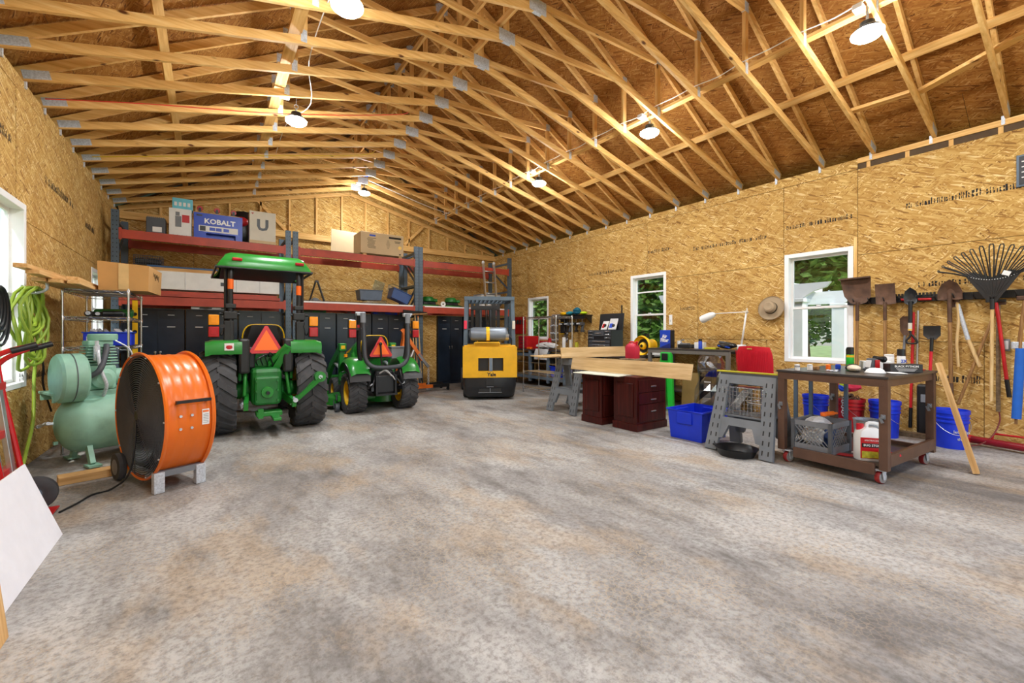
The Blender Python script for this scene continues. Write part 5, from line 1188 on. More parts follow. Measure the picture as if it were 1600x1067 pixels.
for i, (x, wd_, hh, mt, lb) in enumerate(((.05, .66, .06, m_paper, 'flat white printed carton on the cabinet behind the tractor post'), (1.9, .5, .05, m_jdd, 'flat green case on the cabinet between the tractors'), (2.75, .3, .05, m_redp, 'flat red case on the cabinet behind the roll bar'), (3.5, .6, .05, m_blue, 'flat blue tarp roll on the cabinet behind the hoist'))):
    t = thing('flat_case', lb, 'case', (x, 10.34, 1.79)); m = MB(); m.box((0, 0, hh / 2), (wd_, .16, hh), bev=.01); m.build('case_body', mt, t)
    m = MB(); m.box((-.1, -.082, hh / 2), (wd_ * .3, .004, hh * .5)); m.box((wd_ * .3, -.082, hh / 2), (wd_ * .15, .004, hh * .4)); m.build('print', m_dgrey, t)
# ------------------------------------------------------------------ engine hoist and brooms
E_ = thing('engine_hoist', 'orange engine hoist behind the small tractor', 'hoist', (3.6, 9.3, 0), 0)
m_ho = pm('hoist_orange', (222, 110, 30), .4, 0, .15, 5, 0, .3)
m = MB(); m.box((0, 0, .75), (.09, .09, 1.36)); m.box((0, 0, .12), (.14, .5, .1)); m.build('mast', m_ho, E_)
for sy in (-.2, .2):
    m = MB(); m.bar((0, sy, .12), (.98, sy * .9 + .0, .12), .07, .07); lo = m.build('leg', m_ho, E_)
    m = MB(); m.bar((.6, sy * .93, .12), (1.02, sy * .9, .12), .075, .075); m.build('leg_extension', m_black, lo)
    m = MB(); m.lathe([(.01, -.015), (.035, -.015), (.038, 0), (.035, .015), (.01, .015)], (1.0, sy * .9, .039), (0, 1, 0), 14); m.box((1.0, sy * .9, .07), (.04, .05, .03)); m.build('caster', m_black, lo)
m = MB(); m.bar((-.06, 0, 1.42), (.42, -.04, .72), .075, .075); m.build('boom', m_ho, E_)
m = MB(); m.bar((.32, -.04, .86), (.56, -.06, .55), .06, .06); m.build('boom_extension', m_greyp, E_)
m = MB(); m.cyl((.03, 0, .5), (.22, -.02, .95), .035); m.cyl((.03, 0, .5), (.02, 0, .3), .03); m.build('hydraulic_ram', m_alu, E_)
for sy in (-.05, .05):
    m = MB(); m.bar((0, sy, 1.3), (-.22, sy, .15), .03, .05); m.build('brace', m_ho, E_)
m = MB()
for i in range(11): m.tube(arc((.56, -.06, .5 - i * .04), .024, 0, 6.283, 8, (1, 0, 0) if i % 2 else (0, 1, 0), (0, 0, 1)), .006, 5, closed=False)
m.box((.56, -.06, .06), (.1, .08, .1), bev=.02); m.build('chain', m_galv, E_)
for i, (x0, y0, x1, y1, zt_, lb) in enumerate(((4.05, 9.58, 4.06, 9.80, 1.78, 'push broom with black bristles standing head up by the rack post'), (4.14, 9.56, 4.14, 9.80, 1.72, 'plain wooden broom handle leaning next to the push broom'), (3.98, 9.55, 4.0, 9.80, 1.6, 'thin wooden stick leaning left of the push broom'))):
    t = thing('broom', lb, 'broom', (0, 0, 0), 0, 'handles leaning by the rack post')
    m = MB(); m.cyl((x0, y0, .012), (x1, y1, zt_), .013); m.build('handle', m_handl, t)
    if i == 0:
        m = MB(); m.box((x1, y1 - .02, zt_ + .01), (.62, .07, .04), rot=(0, R(-4), 0), bev=.006); m.build('head', m_hand, t)
        m = MB()
        for k in range(30): m.box((x1 - .29 + k * .02, y1 - .02, zt_ + .055 - .0014 * (15 - k) * -1), (.012, .06, .07))
        o = m.build('bristles', m_black, t); o['kind'] = 'stuff'
    else:
        m = MB(); m.lathe([(.014, 0), (.016, .02), (.008, .035)], (x1, y1, zt_), n=10); m.build('end_cap', m_orangep, t)
# ------------------------------------------------------------------ right side: sawhorses, planks, cabinets
def sawhorse(label, xb, y0, y1, ht, spread, tray=True):
    """folding plastic sawhorse: two leg panels, near one leaning from x=xb at the floor to xb+spread/2 at the top"""
    W_ = y1 - y0; t = thing('sawhorse', label, 'sawhorse', (xb + spread / 2, (y0 + y1) / 2, 0), 0, 'grey folding sawhorses')
    for sg in (-1, 1):
        e1 = Vector((0, 1, 0)); up = Vector((-sg * -spread / 2 if sg > 0 else spread / 2, 0, ht)); base = Vector((sg * spread / 2, 0, 0)); up = Vector((-sg * (spread / 2 - .03), 0, ht - .02)); L = up.length; up.normalize(); nrm = e1.cross(up).normalized() * (.045)
        if nrm.x * sg < 0: nrm = -nrm
        fl = .03; h2 = W_ / 2; lw = .135
        P = lambda poly, o=Vector((0, 0, 0)), k=1.0: MB().prism(poly, base + o, e1, up, nrm * k)
        pn = MB(); 
        for s_ in (-1, 1): pn.prism([(s_ * (h2 + fl), 0), (s_ * (h2 + fl - lw), 0), (s_ * (h2 - lw - .02), L), (s_ * (h2 - .03), L)], base, e1, up, nrm)
        pn.prism([(-h2 + .05, L - .1), (h2 - .05, L - .1), (h2 - .03, L), (-h2 + .03, L)], base, e1, up, nrm * .98)
        pn.prism([(-h2 + .06, .44 * L), (h2 - .06, .44 * L), (h2 - .06, .16 * L), (h2 - lw - .02, .17 * L), (h2 * .38, .34 * L), (-h2 * .38, .34 * L), (-h2 + lw + .02, .17 * L), (-h2 + .06, .16 * L)], base, e1, up, nrm * .96)
        po = pn.build('leg_panel', m_sawh, t)
        sl = MB()
        for s_ in (-1, 1):
            for i in range(8):
                for dx in (-.03, .03):
                    c = base + e1 * (s_ * (h2 - lw / 2 + .02 - .045 * i / 8) + dx) + up * (.07 + i * L / 8.6) + nrm * 1.01
                    a = e1 * .0065; b = up * .024
                    sl.face([c - a - b, c + a - b, c + a + b, c - a + b])
        o = sl.build('slots', m_black, po); o['kind'] = 'stuff'
    m = MB(); m.box((0, 0, ht - .01), (.07, W_ - .02, .035), bev=.006); m.build('top_rail', m_dgrey, t)
    if tray:
        m = MB(); m.box((0, 0, .40), (spread * .62, W_ - .16, .02), bev=.004); m.build('tray', m_sawh, t)
    return t
sawhorse('near grey sawhorse with a wire trap on its tray', 4.72, 2.06, 2.73, .86, .52)
sawhorse('grey sawhorse left of the cherry pedestals under the oak planks', 4.80, 5.03, 5.68, .90, .5)
sawhorse('far grey sawhorse under the right end of the oak planks', 5.55, 5.35, 6.0, .90, .5, False)
def lying(name, label, c, s, mat, rot=None, group=None, cat='board', bev=.002):
    m = MB(); m.box((0, 0, 0), s, bev=bev); return tag(m.build(name, mat, None, loc=c, rot=rot), label, cat, group)
G_ = 'oak look planks on the sawhorses'
for i in range(4):
    lying('oak_plank', ['flat oak plank at the back of the sawhorse stack', 'second flat oak plank of the sawhorse stack', 'third flat oak plank of the sawhorse stack', 'slanting oak plank at the left end of the stack'][i], (5.5 - .06 * i, 6.02 - .19 * i, .92 + (.0 if i < 3 else .05)), (1.5, .185, .018), m_plankx, (R(-3) if i == 3 else 0, 0, R(-3 + (1 if i == 3 else 0))), G_)
lying('oak_plank', 'oak plank standing on edge along the front of the stack', (5.52, 5.30, 1.0), (1.46, .018, .18), m_plankx, (R(-8), 0, R(-5)), G_)
lying('oak_plank', 'long oak plank standing on edge over the cherry pedestals', (4.78, 4.03, .853), (.018, 2.1, .2), m_planky, (0, R(14), 0), G_)
lying('laminate_offcut', 'thin white laminate sheet lying on the cherry pedestals', (4.76, 4.36, .738), (.5, .8, .012), pm('cream_panel', (226, 226, 208), .5), (0, 0, R(6)), None, 'sheet')
def pedestal(label, x0, x1, y0, y1, h, drawers):
    t = thing('desk_pedestal', label, 'cabinet', ((x0 + x1) / 2, (y0 + y1) / 2, 0), 0, 'cherry desk pedestals'); lx, ly = x1 - x0, y1 - y0
    m = MB(); m.box((0, 0, h / 2 + .03), (lx - .02, ly - .02, h - .06)); m.build('body', m_cherry, t)
    m = MB(); m.box((0, 0, .05), (lx + .01, ly + .01, .1), bev=.006); m.build('plinth', m_cherry, t)
    # raised panel on the long face towards the room
    x = -lx / 2 + .008; a, b, c_, d_ = -ly / 2 + .07, ly / 2 - .07, .19, h - .09
    m = MB(); m.prism([(a, c_), (b, c_), (b, d_), (a, d_)], (x - .004, 0, 0), (0, 1, 0), (0, 0, 1), (-.006, 0, 0)); po = m.build('raised_panel', m_cherry, t)
    m = MB(); m.tube([(x - .008, a, c_), (x - .008, b, c_), (x - .008, b, d_), (x - .008, a, d_)], .007, 6, closed=True); m.build('moulding', m_cherry, po)
    yy = -ly / 2 + .01
    for (z0, z1) in drawers:
        m = MB(); m.box((0, yy - .008, (z0 + z1) / 2), (lx - .08, .016, z1 - z0 - .012), bev=.003); dr = m.build('drawer', m_cherry, t)
        m = MB(); m.box((0.0, yy - .03, z1 - .1), (.11, .012, .018), bev=.004); m.box((-.045, yy - .02, z1 - .1), (.01, .02, .012)); m.box((.045, yy - .02, z1 - .1), (.01, .02, .012)); m.build('handle', m_chrome, dr)
    return t
pedestal('dark cherry desk pedestal at the left, beside the sawhorse', 4.63, 5.25, 4.30, 4.71, .73, [(.12, .42), (.42, .72)])
pedestal('dark cherry desk pedestal at the right with two chrome handles', 4.68, 5.34, 3.72, 4.14, .73, [(.12, .36), (.36, .52), (.52, .70)])
# ---- blue tote, pan, trap, straightedge
tote('blue_tote', 'bright blue open tote on the floor beside the cherry pedestals', (5.12, 3.11, .002), None, .60, .47, .37, m_blue)
for c, s_ in (((-.296, 0, .27), (.03, .2, .14)), ((.296, 0, .27), (.03, .2, .14)), ((-.0, -.228, .29), (.26, .025, .1)), ((0, .228, .29), (.26, .025, .1))):
    m = MB(); m.box(c, s_, bev=.006); m.build('grip_rib', m_blue, bpy.data.objects['blue_tote'])

t = thing('drain_pan', 'shallow black drain pan on the floor under the near sawhorse', 'pan', (4.69, 2.40, 0))
m = MB(); m.lathe([(.001, .008), (.16, .008), (.2, .075), (.215, .085), (.2, .07), (.17, .0), (.001, .0)], n=32, cap=False); m.build('pan', m_black, t)
m = MB(); m.box((0, .225, .075), (.08, .05, .02), bev=.006); m.build('spout', m_black, t)
t = thing('wire_trap', 'wire animal trap with sheet metal door on the near sawhorse tray', 'trap', (4.98, 2.40, .412))
m = MB(); a, b, c_ = .13, .24, .3
for i in range(13):
    y = -b + i * 2 * b / 12; m.tube([(-a, y, 0), (-a, y, c_), (a, y, c_), (a, y, 0)], .0016, 4, closed=True)
for i in range(8):
    z = i * c_ / 7
    for x in (-a, a): m.tube([(x, -b, z), (x, b, z)], .0016, 4)
for i in range(7):
    x = -a + i * 2 * a / 6
    for z in (0, c_): m.tube([(x, -b, z), (x, b, z)], .0016, 4)
    for y in (-b, b): m.tube([(x, y, 0), (x, y, c_)], .0016, 4)
o = m.build('wire_mesh', m_chrome, t); o['kind'] = 'stuff'
m = MB(); m.bar((0, .2, .02), (0, .02, .28), .24, .004, (0, 1, 1)); m.build('door_plate', m_alu, t)
m = MB(); m.bar((-.08, .12, .13), (-.08, .09, .18), .06, .006, (0, 1, 1)); m.build('paper_tag', m_paper, t)
m = MB(); m.box((0, .06, c_ + .004), (.2, .3, .004)); m.build('carry_plate', m_alu, t)
lying('straightedge', 'yellow green straightedge lying on top of the near sawhorse', (4.97, 2.37, .882), (.05, .78, .016), m_lime, (0, 0, R(1)), None, 'ruler')
# ------------------------------------------------------------------ brown cart
Q = thing('work_cart', 'brown steel work cart on red casters with a cluttered top', 'cart', (5.40, 1.55, 0), -4)
m = MB(); m.box((0, 0, .938), (1.24, .92, .022), bev=.003); m.build('top', m_darktop, Q)
for (c, s_) in (((-.59, 0, .892), (.04, .86, .07)), ((.59, 0, .892), (.04, .86, .07)), ((0, -.42, .892), (1.16, .04, .07)), ((0, .42, .892), (1.16, .04, .07))):
    m = MB(); m.box(c, s_, bev=.003); m.build('apron', m_brown, Q)
for sx in (-1, 1):
    for sy in (-1, 1):
        m = MB(); m.box((sx * .575, sy * .42, .53), (.065, .065, .8), bev=.004); lo = m.build('leg', m_brown, Q)
        m = MB(); m.box((sx * .575 - .036, sy * .42, .6), (.01, .034, .04), bev=.003); m.cyl((sx * .575 - .06, sy * .42, .6), (sx * .575 - .03, sy * .42, .6), .012, n=8); m.box((sx * .575 - .045, sy * .42 + .01, .57), (.01, .02, .05), rot=(-.4, 0, 0)); m.build('latch', m_greyp, lo)
        m = MB(); m.lathe([(.012, -.018), (.052, -.018), (.056, 0), (.052, .018), (.012, .018)], (sx * .54, sy * .38, .057), (.25, 1, 0), 22); co = m.build('caster_wheel', pm('caster_red', (150, 40, 40), .5), Q)
        m = MB(); m.lathe([(.001, -.024), (.047, -.022), (.047, .022), (.001, .024)], (sx * .54, sy * .38, .057), (.25, 1, 0), 18, cap=False); m.build('hub', m_alu, co)
        m = MB(); m.box((sx * .54, sy * .38, .125), (.1, .09, .012)); m.prism([(-.02, -.08), (.02, -.08), (.04, 0), (-.04, 0)], (sx * .54, sy * .38 - .03, .12), (1, 0, 0), (0, 0, 1), (0, .006, 0)); m.prism([(-.02, -.08), (.02, -.08), (.04, 0), (-.04, 0)], (sx * .54, sy * .38 + .026, .12), (1, 0, 0), (0, 0, 1), (0, .006, 0)); m.build('caster_fork', m_galv, co)
m = MB(); m.box((0, 0, .14), (1.1, .8, .018)); m.build('lower_shelf', m_darktop, Q)
m = MB(); m.box((-.6, -.03, .13), (.035, .66, .1), bev=.003); m.build('front_board', m_brown, Q)
m = MB(); m.box((0, -.44, .215), (1.1, .03, .11), bev=.003); m.build('side_board', m_brown, Q)
m = MB(); m.box((.6, 0, .13), (.035, .8, .1), bev=.003); m.build('back_board', m_brown, Q)
ZS = .151
t = thing('milk_crate', 'grey milk crate filled with white bags on the cart shelf', 'crate', (5.07, 1.74, ZS), -4)
for (ax, s_) in (('x', -1), ('x', 1), ('y', -1), ('y', 1)):
    m = MB(); hx, hy = .2, .165
    def pt(u, z): return (s_ * hx, u * hy, z) if ax == 'x' else (u * hx, s_ * hy, z)
    hh = hy if ax == 'x' else hx
    m.bar(pt(-1, .275), pt(1, .275), .014, .05); m.bar(pt(-1, .035), pt(1, .035), .014, .07)
    for u in (-1, 1): m.bar(pt(u, 0), pt(u, .3), .03, .03, (0, 1, 0))
    n = 9
    for i in range(-3, n):
        u0 = -1 + i * 2 / n; u1 = u0 + .36 / hh * .5
        for a_, b_ in ((u0, u1), (u1, u0)):
            if -1 <= u0 and u1 <= 1: m.bar(pt(a_, .06), pt(b_, .26), .006, .008)
    m.build('lattice_side', m_dgrey if False else m_greyp, t)
m = MB(); m.box((0, 0, .01), (.38, .31, .015)); m.build('base', m_greyp, t)
def crumple(c, r, seed, n=12, mm=8):
    rr = random.Random(seed); m = MB(); rows = []
    for i in range(mm + 1):
        th_ = math.pi * i / mm; rows.append([(c[0] + r[0] * (1 + rr.uniform(-.22, .2)) * math.sin(th_) * math.cos(6.283 * j / n), c[1] + r[1] * (1 + rr.uniform(-.22, .2)) * math.sin(th_) * math.sin(6.283 * j / n), c[2] + r[2] * (1 + rr.uniform(-.15, .15)) * math.cos(th_)) for j in range(n)])
    m.grid(rows, closed_u=True, smooth=False); return m
for i, (c, mt, nm, lb) in enumerate((((5.0, 1.78, ZS + .14), m_paper, 'plastic_bag', 'white crumpled bag at the left of the milk crate'), ((5.15, 1.70, ZS + .13), m_blued, 'plastic_bag', 'blue and white bag at the right of the milk crate'), ((5.05, 1.76, ZS + .27), m_cloth, 'work_glove', 'white rags heaped on the milk crate'))):
    r_ = (.09, .1, .11) if i < 2 else (.13, .1, .06)
    tag(crumple(c, r_, 20 + i).build(nm, mt), lb, 'bag' if i < 2 else 'rag')
t = thing('caulk_gun', 'orange nozzle lying on the milk crate', 'nozzle', (5.16, 1.72, ZS + .335)); m = MB(); m.cyl((-.06, 0, .02), (.07, -.03, .02), .022); m.cyl((.07, -.03, .02), (.13, -.045, .015), .012); m.build('nozzle', m_orangep, t); m = MB(); m.box((-.08, 0, .02), (.05, .05, .04), bev=.01); m.build('grip', m_orangep, t)
J = thing('bug_spray_jug', 'white insecticide jug with red label on the cart shelf', 'jug', (5.02, 1.34, ZS), -52)
m = MB(); 
def rr_(w2, d2, z, k=.3): return [(-w2, -d2 * k, z), (-w2 * .8, -d2, z), (w2 * .8, -d2, z), (w2, -d2 * k, z), (w2, d2 * k, z), (w2 * .8, d2, z), (-w2 * .8, d2, z), (-w2, d2 * k, z)]
m.grid([rr_(.11, .065, 0), rr_(.115, .07, .02), rr_(.115, .07, .22), rr_(.1, .06, .27), rr_(.05, .04, .3)], closed_u=True); m.face(rr_(.11, .065, 0)); m.face(rr_(.05, .04, .3)); m.build('body', m_white, J)
m = MB(); m.tube(smooth_path([(-.02, 0, .29), (-.01, 0, .335), (.06, 0, .335), (.1, 0, .29), (.1, 0, .22)], 5), .016, 8); m.build('handle', m_white, J)
m = MB(); m.cyl((-.07, 0, .27), (-.07, 0, .33), .028); m.build('cap', m_red, J)
m = MB(); m.box((-.01, -.0715, .12), (.17, .003, .19)); lo = m.build('label', m_redp, J)
m = MB(); m.box((-.01, -.074, .06), (.15, .002, .06)); m.build('label_picture', pm('label_yellow_green', (190, 190, 60), .5, 0, .4, 30), lo)
m = MB(); m.box((-.01, -.074, .145), (.15, .002, .038)); m.build('label_band', m_black, lo)
text('label_text', 'BUG STOP', .027, m_white, lo, (-.01, -.0755, .145), (R(90), 0, 0), .0005, .0006)
text('label_text', 'SPECTRACIDE', .018, m_white, lo, (-.01, -.0755, .19), (R(90), 0, 0), .0005)
t = thing('galvanized_bucket', 'galvanized pail behind the white insecticide jug', 'bucket', (5.44, 1.46, ZS)); m = MB(); m.lathe([(.1, 0), (.105, .1), (.12, .3), (.125, .305), (.115, .3), (.1, .02), (.001, .02)], n=26, cap=False); m.build('pail', m_galv, t); m = MB(); m.tube(arc((0, 0, .29), .125, 0, math.pi, 14, (1, 0, 0), (0, .9, -.4)), .003, 5); m.build('bail', m_galv, t)
t = thing('scoop', 'red plastic scoop beside the right front cart leg', 'scoop', (4.95, 1.2, ZS)); m = MB(); m.lathe([(.03, 0), (.045, .05), (.055, .11), (.05, .11), (.026, .005)], n=18, cap=False); m.build('cup', m_red, t); m = MB(); m.bar((.03, -.03, .06), (.08, -.08, .09), .02, .02); m.build('handle', m_red, t)
for i, (x, y, mt, lb) in enumerate(((5.22, 1.45, m_paper, 'white paper lying on the cart shelf'), (5.02, 1.52, m_redp, 'small red card lying on the cart shelf edge'), (5.42, 1.75, m_black, 'black pouch on the cart shelf behind the crate'))):
    lying('paper', lb, (x, y, ZS + (.003 if i < 2 else .03)), (.1, .14, .004) if i < 2 else (.12, .1, .06), mt, (0, 0, R(20 * i)), None, 'paper' if i < 2 else 'pouch', .001)
# things on the cart top (z .95)
ZC = .951
def can(label, x, y, z, r_, h_, body, cap, ch=.05, name='spray_can', band=None, cat='can'):
    t = thing(name, label, cat, (x, y, z)); m = MB(); m.lathe([(r_ * .95, 0), (r_, .008), (r_, h_ * .86), (r_ * .8, h_ * .95), (r_ * .5, h_)], n=20); bo = m.build('can_body', body, t)
    m = MB(); m.lathe([(r_ * .98, h_ * .9), (r_ * .98, h_ + ch), (r_ * .6, h_ + ch + .004)], n=20); m.build('cap', cap, t)
    if band: m = MB(); m.lathe([(r_ * 1.01, h_ * .72), (r_ * 1.01, h_ * .85)], n=20, cap=False); m.build('band', band, bo)
    return t
can('green and black spray can on the cart', 5.52, 1.63, ZC, .033, .17, m_grn, m_black, .055, band=m_gold)
can('dark grey spray can behind the green one on the cart', 5.60, 1.66, ZC, .033, .16, m_dgrey, m_black, .05)
c9 = can('white spray can with a black cap marked 2X on the cart', 5.78, 1.28, ZC, .034, .16, m_paper, m_black, .05)
text('can_print', '2X', .045, m_kob, c9, (-.0275, -.0275, .09), (R(90), 0, R(-45)), .002, .001)
can('stack of white cups on the cart beside the spray can', 5.88, 1.40, ZC, .042, .15, m_paper, m_paper, .0, 'cup_stack', None, 'cups')
can('small white paint cup on the left cart corner', 4.88, 1.88, ZC, .022, .035, m_paper, m_greyp, .006, 'paint_cup', None, 'cup')
can('clear grey cup behind the white paint cup', 4.98, 1.92, ZC, .024, .045, m_greyp, m_cloth, .004, 'paint_cup', None, 'cup')
can('white jar beside the brown tape roll on the cart', 5.02, 1.82, ZC, .024, .045, m_paper, m_cloth, .008, 'paint_cup', None, 'jar')
can('brown tape roll near the left cart end', 5.12, 1.80, ZC, .03, .03, m_hand, m_hand, .0, 'tape_roll', None, 'tape')
can('small orange jar on the cart', 5.2, 1.72, ZC, .022, .045, m_orangep, m_orangep, .004, 'plastic_jar', None, 'jar')
can('small blue tub on the cart behind the glove', 5.4, 1.7, ZC, .024, .04, m_kob, m_kob, .004, 'blue_tub', None, 'tub')
t = thing('work_glove', 'beige and black work glove lying on the cart', 'glove', (5.18, 1.5, ZC), 20)
m = MB(); m.ball((0, 0, .032), (.12, .055, .032)); m.build('cuff', pm('beige_leather', (206, 194, 172), .8), t)
m = MB(); m.ball((.11, .0, .035), (.07, .06, .034)); 
for k in range(4): m.ball((.17, -.045 + k * .03, .022), (.055, .016, .018))
m.build('fingers', m_black, t)
t = thing('flashlight', 'grey and black work light standing on the cart', 'light', (5.40, 1.42, ZC), -30)
m = MB(); m.box((0, 0, .065), (.07, .08, .12), rot=(0, R(12), 0), bev=.014); m.box((.0, 0, .012), (.1, .09, .024), bev=.006); m.build('housing', m_dgrey, t)
m = MB(); m.box((-.035, 0, .07), (.01, .055, .075), rot=(0, R(12), 0), bev=.004); m.build('lens', m_cloth, t)
m = MB(); m.cyl((.03, 0, .13), (.12, .0, .115), .022); m.lathe([(.028, 0), (.034, .02), (.03, .03)], (.11, 0, .116), (1, 0, -.15), 16); m.build('head', m_black, t)
m = MB(); m.box((.02, -.043, .07), (.05, .006, .08), bev=.002); m.build('red_trim', m_redp, t)
t = thing('dust_mask', 'white dome shaped dust mask on the cart top', 'mask', (5.12, 1.32, ZC)); m = MB(); m.lathe([(.078, 0), (.076, .006), (.065, .03), (.04, .045), (.001, .05)], n=26, cap=False); m.build('shell', m_paper, t); m = MB(); m.tube(arc((0, 0, .004), .078, 0, 6.283, 26), .003, 5, closed=True); m.build('rim', m_cloth, t)
lying('white_box', 'plain white box behind the black printed box on the cart', (5.70, 1.47, ZC + .042), (.1, .24, .084), m_paper, (0, 0, R(35)), None, 'box', .004)
t = thing('glove_box', 'black printed carton on the right of the cart top', 'box', (5.46, 1.2, ZC), -49)
m = MB(); m.box((0, 0, .04), (.26, .12, .08), bev=.003); m.build('box_body', pm('black_printed_card', (34, 32, 34), .5, 0, .5, 20), t)
text('lettering', 'BLACK PYTHON', .026, m_paper, t, (0, -.0615, .058), (R(90), 0, 0), .0006, .0006)
m = MB()
for k in range(3): m.box((0, -.061, .036 - k * .011), (.17 - .02 * k, .002, .004))
m.build('print_lines', m_cloth, t)
lying('paper', 'white paper sheet in front of the black printed carton', (5.26, 1.2, ZC + .003), (.16, .12, .003), m_paper, (0, 0, R(30)), None, 'paper', .0005)
lying('red_tray', 'thin red strip at the right end of the cart top', (5.88, 1.17, ZC + .006), (.12, .08, .01), m_redp, (0, 0, R(-4)), None, 'strip', .002)
t = thing('cup_parts', 'small metal fittings scattered on the left of the cart top', 'fittings', (5.02, 1.62, ZC)); rr = random.Random(11)
for k in range(6):
    m = MB(); m.lathe([(.012, 0), (.016, .004), (.012, .012)], (rr.uniform(-.06, .08), rr.uniform(-.09, .09), .001), n=10); m.build('fitting', m_galv, t)
m = MB(); m.bar((0, 0, 0), (-.0, 0, 1.06), .04, .06); tag(m.build('wood_stick', m_pz, None, loc=(5.87, .765, .01), rot=(R(-15), R(6), 0)), 'pine stick leaning against the right end of the cart', 'stick')
# ------------------------------------------------------------------ bench at the right wall with lamp
B = thing('workbench', 'grey steel workbench under the arm lamp by the right wall', 'workbench', (7.12, 4.33, 0))
m = MB(); m.box((0, 0, 1.045), (.78, 1.56, .025), bev=.003); m.build('top', m_darktop, B)
m = MB(); m.box((-.36, 0, 1.0), (.05, 1.54, .06)); m.box((.36, 0, 1.0), (.05, 1.54, .06)); m.build('apron', m_bench, B)
for sx in (-.36, .36):
    for sy in (-.74, .74): m = MB(); m.box((sx, sy, .5), (.055, .055, 1.0)); m.build('leg', m_bench, B)
m = MB(); m.box((.02, 0, .3), (.72, 1.46, .02)); m.build('lower_shelf', m_darktop, B)
m = MB(); m.box((0, 0, .33), (.012, .62, .66)); tag(m.build('hardboard_sheet', m_hb, None, loc=(6.62, 4.02, .005), rot=(0, R(5), 0)), 'brown hardboard sheet leaning on the workbench front', 'sheet')
ZB = 1.06
t = thing('filter_box', 'blue air filter carton on the workbench', 'box', (6.98, 4.86, ZB), -12)
m = MB(); m.box((0, 0, .165), (.1, .27, .33), bev=.003); m.build('box_body', m_kob, t)
m = MB(); m.box((0.0, -.1365, .165), (.1, .003, .328)); m.build('black_side', m_black, t)
for k, (s_, zz) in enumerate((('Air', .21), ('Filter', .14))): text('lettering', s_, .095, m_white, t, (-.052, .01, zz), (R(90), 0, R(-90)), .001, .003)
m = MB(); m.face([(-.0515, -.13, .004), (-.0515, .13, .004), (-.0515, -.13, .09)]); m.build('dark_swoosh', pm('navy_print', (14, 34, 110), .5), t)
can('blue flask on the workbench', 6.92, 4.16, ZB, .03, .15, m_kob, m_black, .02, 'flask', None, 'flask')
can('white paper cup by the filter carton', 7.12, 4.7, ZB, .035, .13, m_paper, m_paper, .0, 'paper_cup', None, 'cup')
t = thing('battery_charger', 'black battery charger on the workbench', 'charger', (6.95, 4.45, ZB)); m = MB(); m.box((0, 0, .04), (.16, .24, .07), bev=.01); m.build('housing', m_black, t); m = MB(); m.box((0, .02, .085), (.12, .14, .02), bev=.006); m.tube(smooth_path([(0, .08, .08), (.03, .12, .14), (.02, .05, .15)], 5), .01); m.build('battery', m_greyp, t)
lying('parts_box', 'white parts box behind the blue flask', (7.05, 4.24, ZB + .055), (.12, .16, .11), m_paper, (0, 0, R(8)), None, 'box', .004)
lying('yellow_tray', 'yellow green tray with small parts on the workbench', (7.0, 4.0, ZB + .014), (.14, .2, .026), m_lime, (0, 0, R(5)), None, 'tray', .004)
t = thing('tool_bag', 'black tool bag with a blue stripe near the lamp base', 'bag', (7.0, 3.74, ZB))
crumple((0, 0, .066), (.11, .17, .052), 31, 14, 8).build('bag_body', m_black, t); m = MB(); m.box((-.09, .0, .05), (.02, .2, .02), rot=(.15, 0, 0), bev=.004); m.build('blue_stripe', m_kob, t); m = MB(); m.box((0.02, .04, .11), (.12, .16, .03), rot=(.2, 0, 0), bev=.01); m.build('flap', m_dgrey, t)
t = thing('arm_lamp', 'white swing arm lamp clamped to the workbench', 'lamp', (7.2, 3.60, ZB))
m = MB(); m.box((0, 0, .04), (.12, .1, .08), bev=.01); m.build('clamp_base', m_white, t)
for k, dx in enumerate((-.016, .016)):
    m = MB(); m.tube([(dx, .0, .08), (dx, -.08, .62)], .007, 6); m.build('lower_arm', m_white, t)
    m = MB(); m.tube([(dx, -.08, .62), (dx, .5, .61)], .007, 6); m.build('upper_arm', m_white, t)
m = MB(); m.cyl((-.03, -.08, .62), (.03, -.08, .62), .02); m.cyl((-.03, .5, .61), (.03, .5, .61), .018); m.cyl((0, -.09, .62), (0, -.09, .68), .01); m.build('elbow_joint', m_cream, t)
m = MB(); m.lathe([(.02, -.03), (.045, 0), (.062, .06), (.07, .2), (.064, .24), (.058, .2)], (0, .48, .6), (0, .93, -.37), 18); m.build('shade', m_white, t)
t = thing('straw_hat', 'tan brimmed hat hanging on the right wall by the window', 'hat', (7.49, 3.27, 1.74), 0, None, (0, R(-78), 0))
m = MB(); m.lathe([(.195, .012), (.2, .004), (.16, -.004), (.1, .004), (.092, .05), (.085, .1), (.06, .118), (.001, .105)], n=36, cap=False); m.build('brim_and_crown', m_felt, t)
m = MB(); m.lathe([(.1, .008), (.098, .035)], n=36, cap=False); m.build('hat_band', m_ink, t)
m = MB(); m.tube([(.03, 0, -.05), (.03, 0, .02)], .006); m.build('wall_peg', m_galv, t)
t = thing('light_switch', 'narrow white switch plate beside the blower window', 'switch', (7.535, 5.16, 1.60)); m = MB(); m.box((0, 0, 0), (.012, .07, .2), bev=.003); m.build('plate', m_white, t); m = MB(); m.box((-.008, 0, -.02), (.01, .02, .04), bev=.002); m.build('toggle', m_cloth, t)
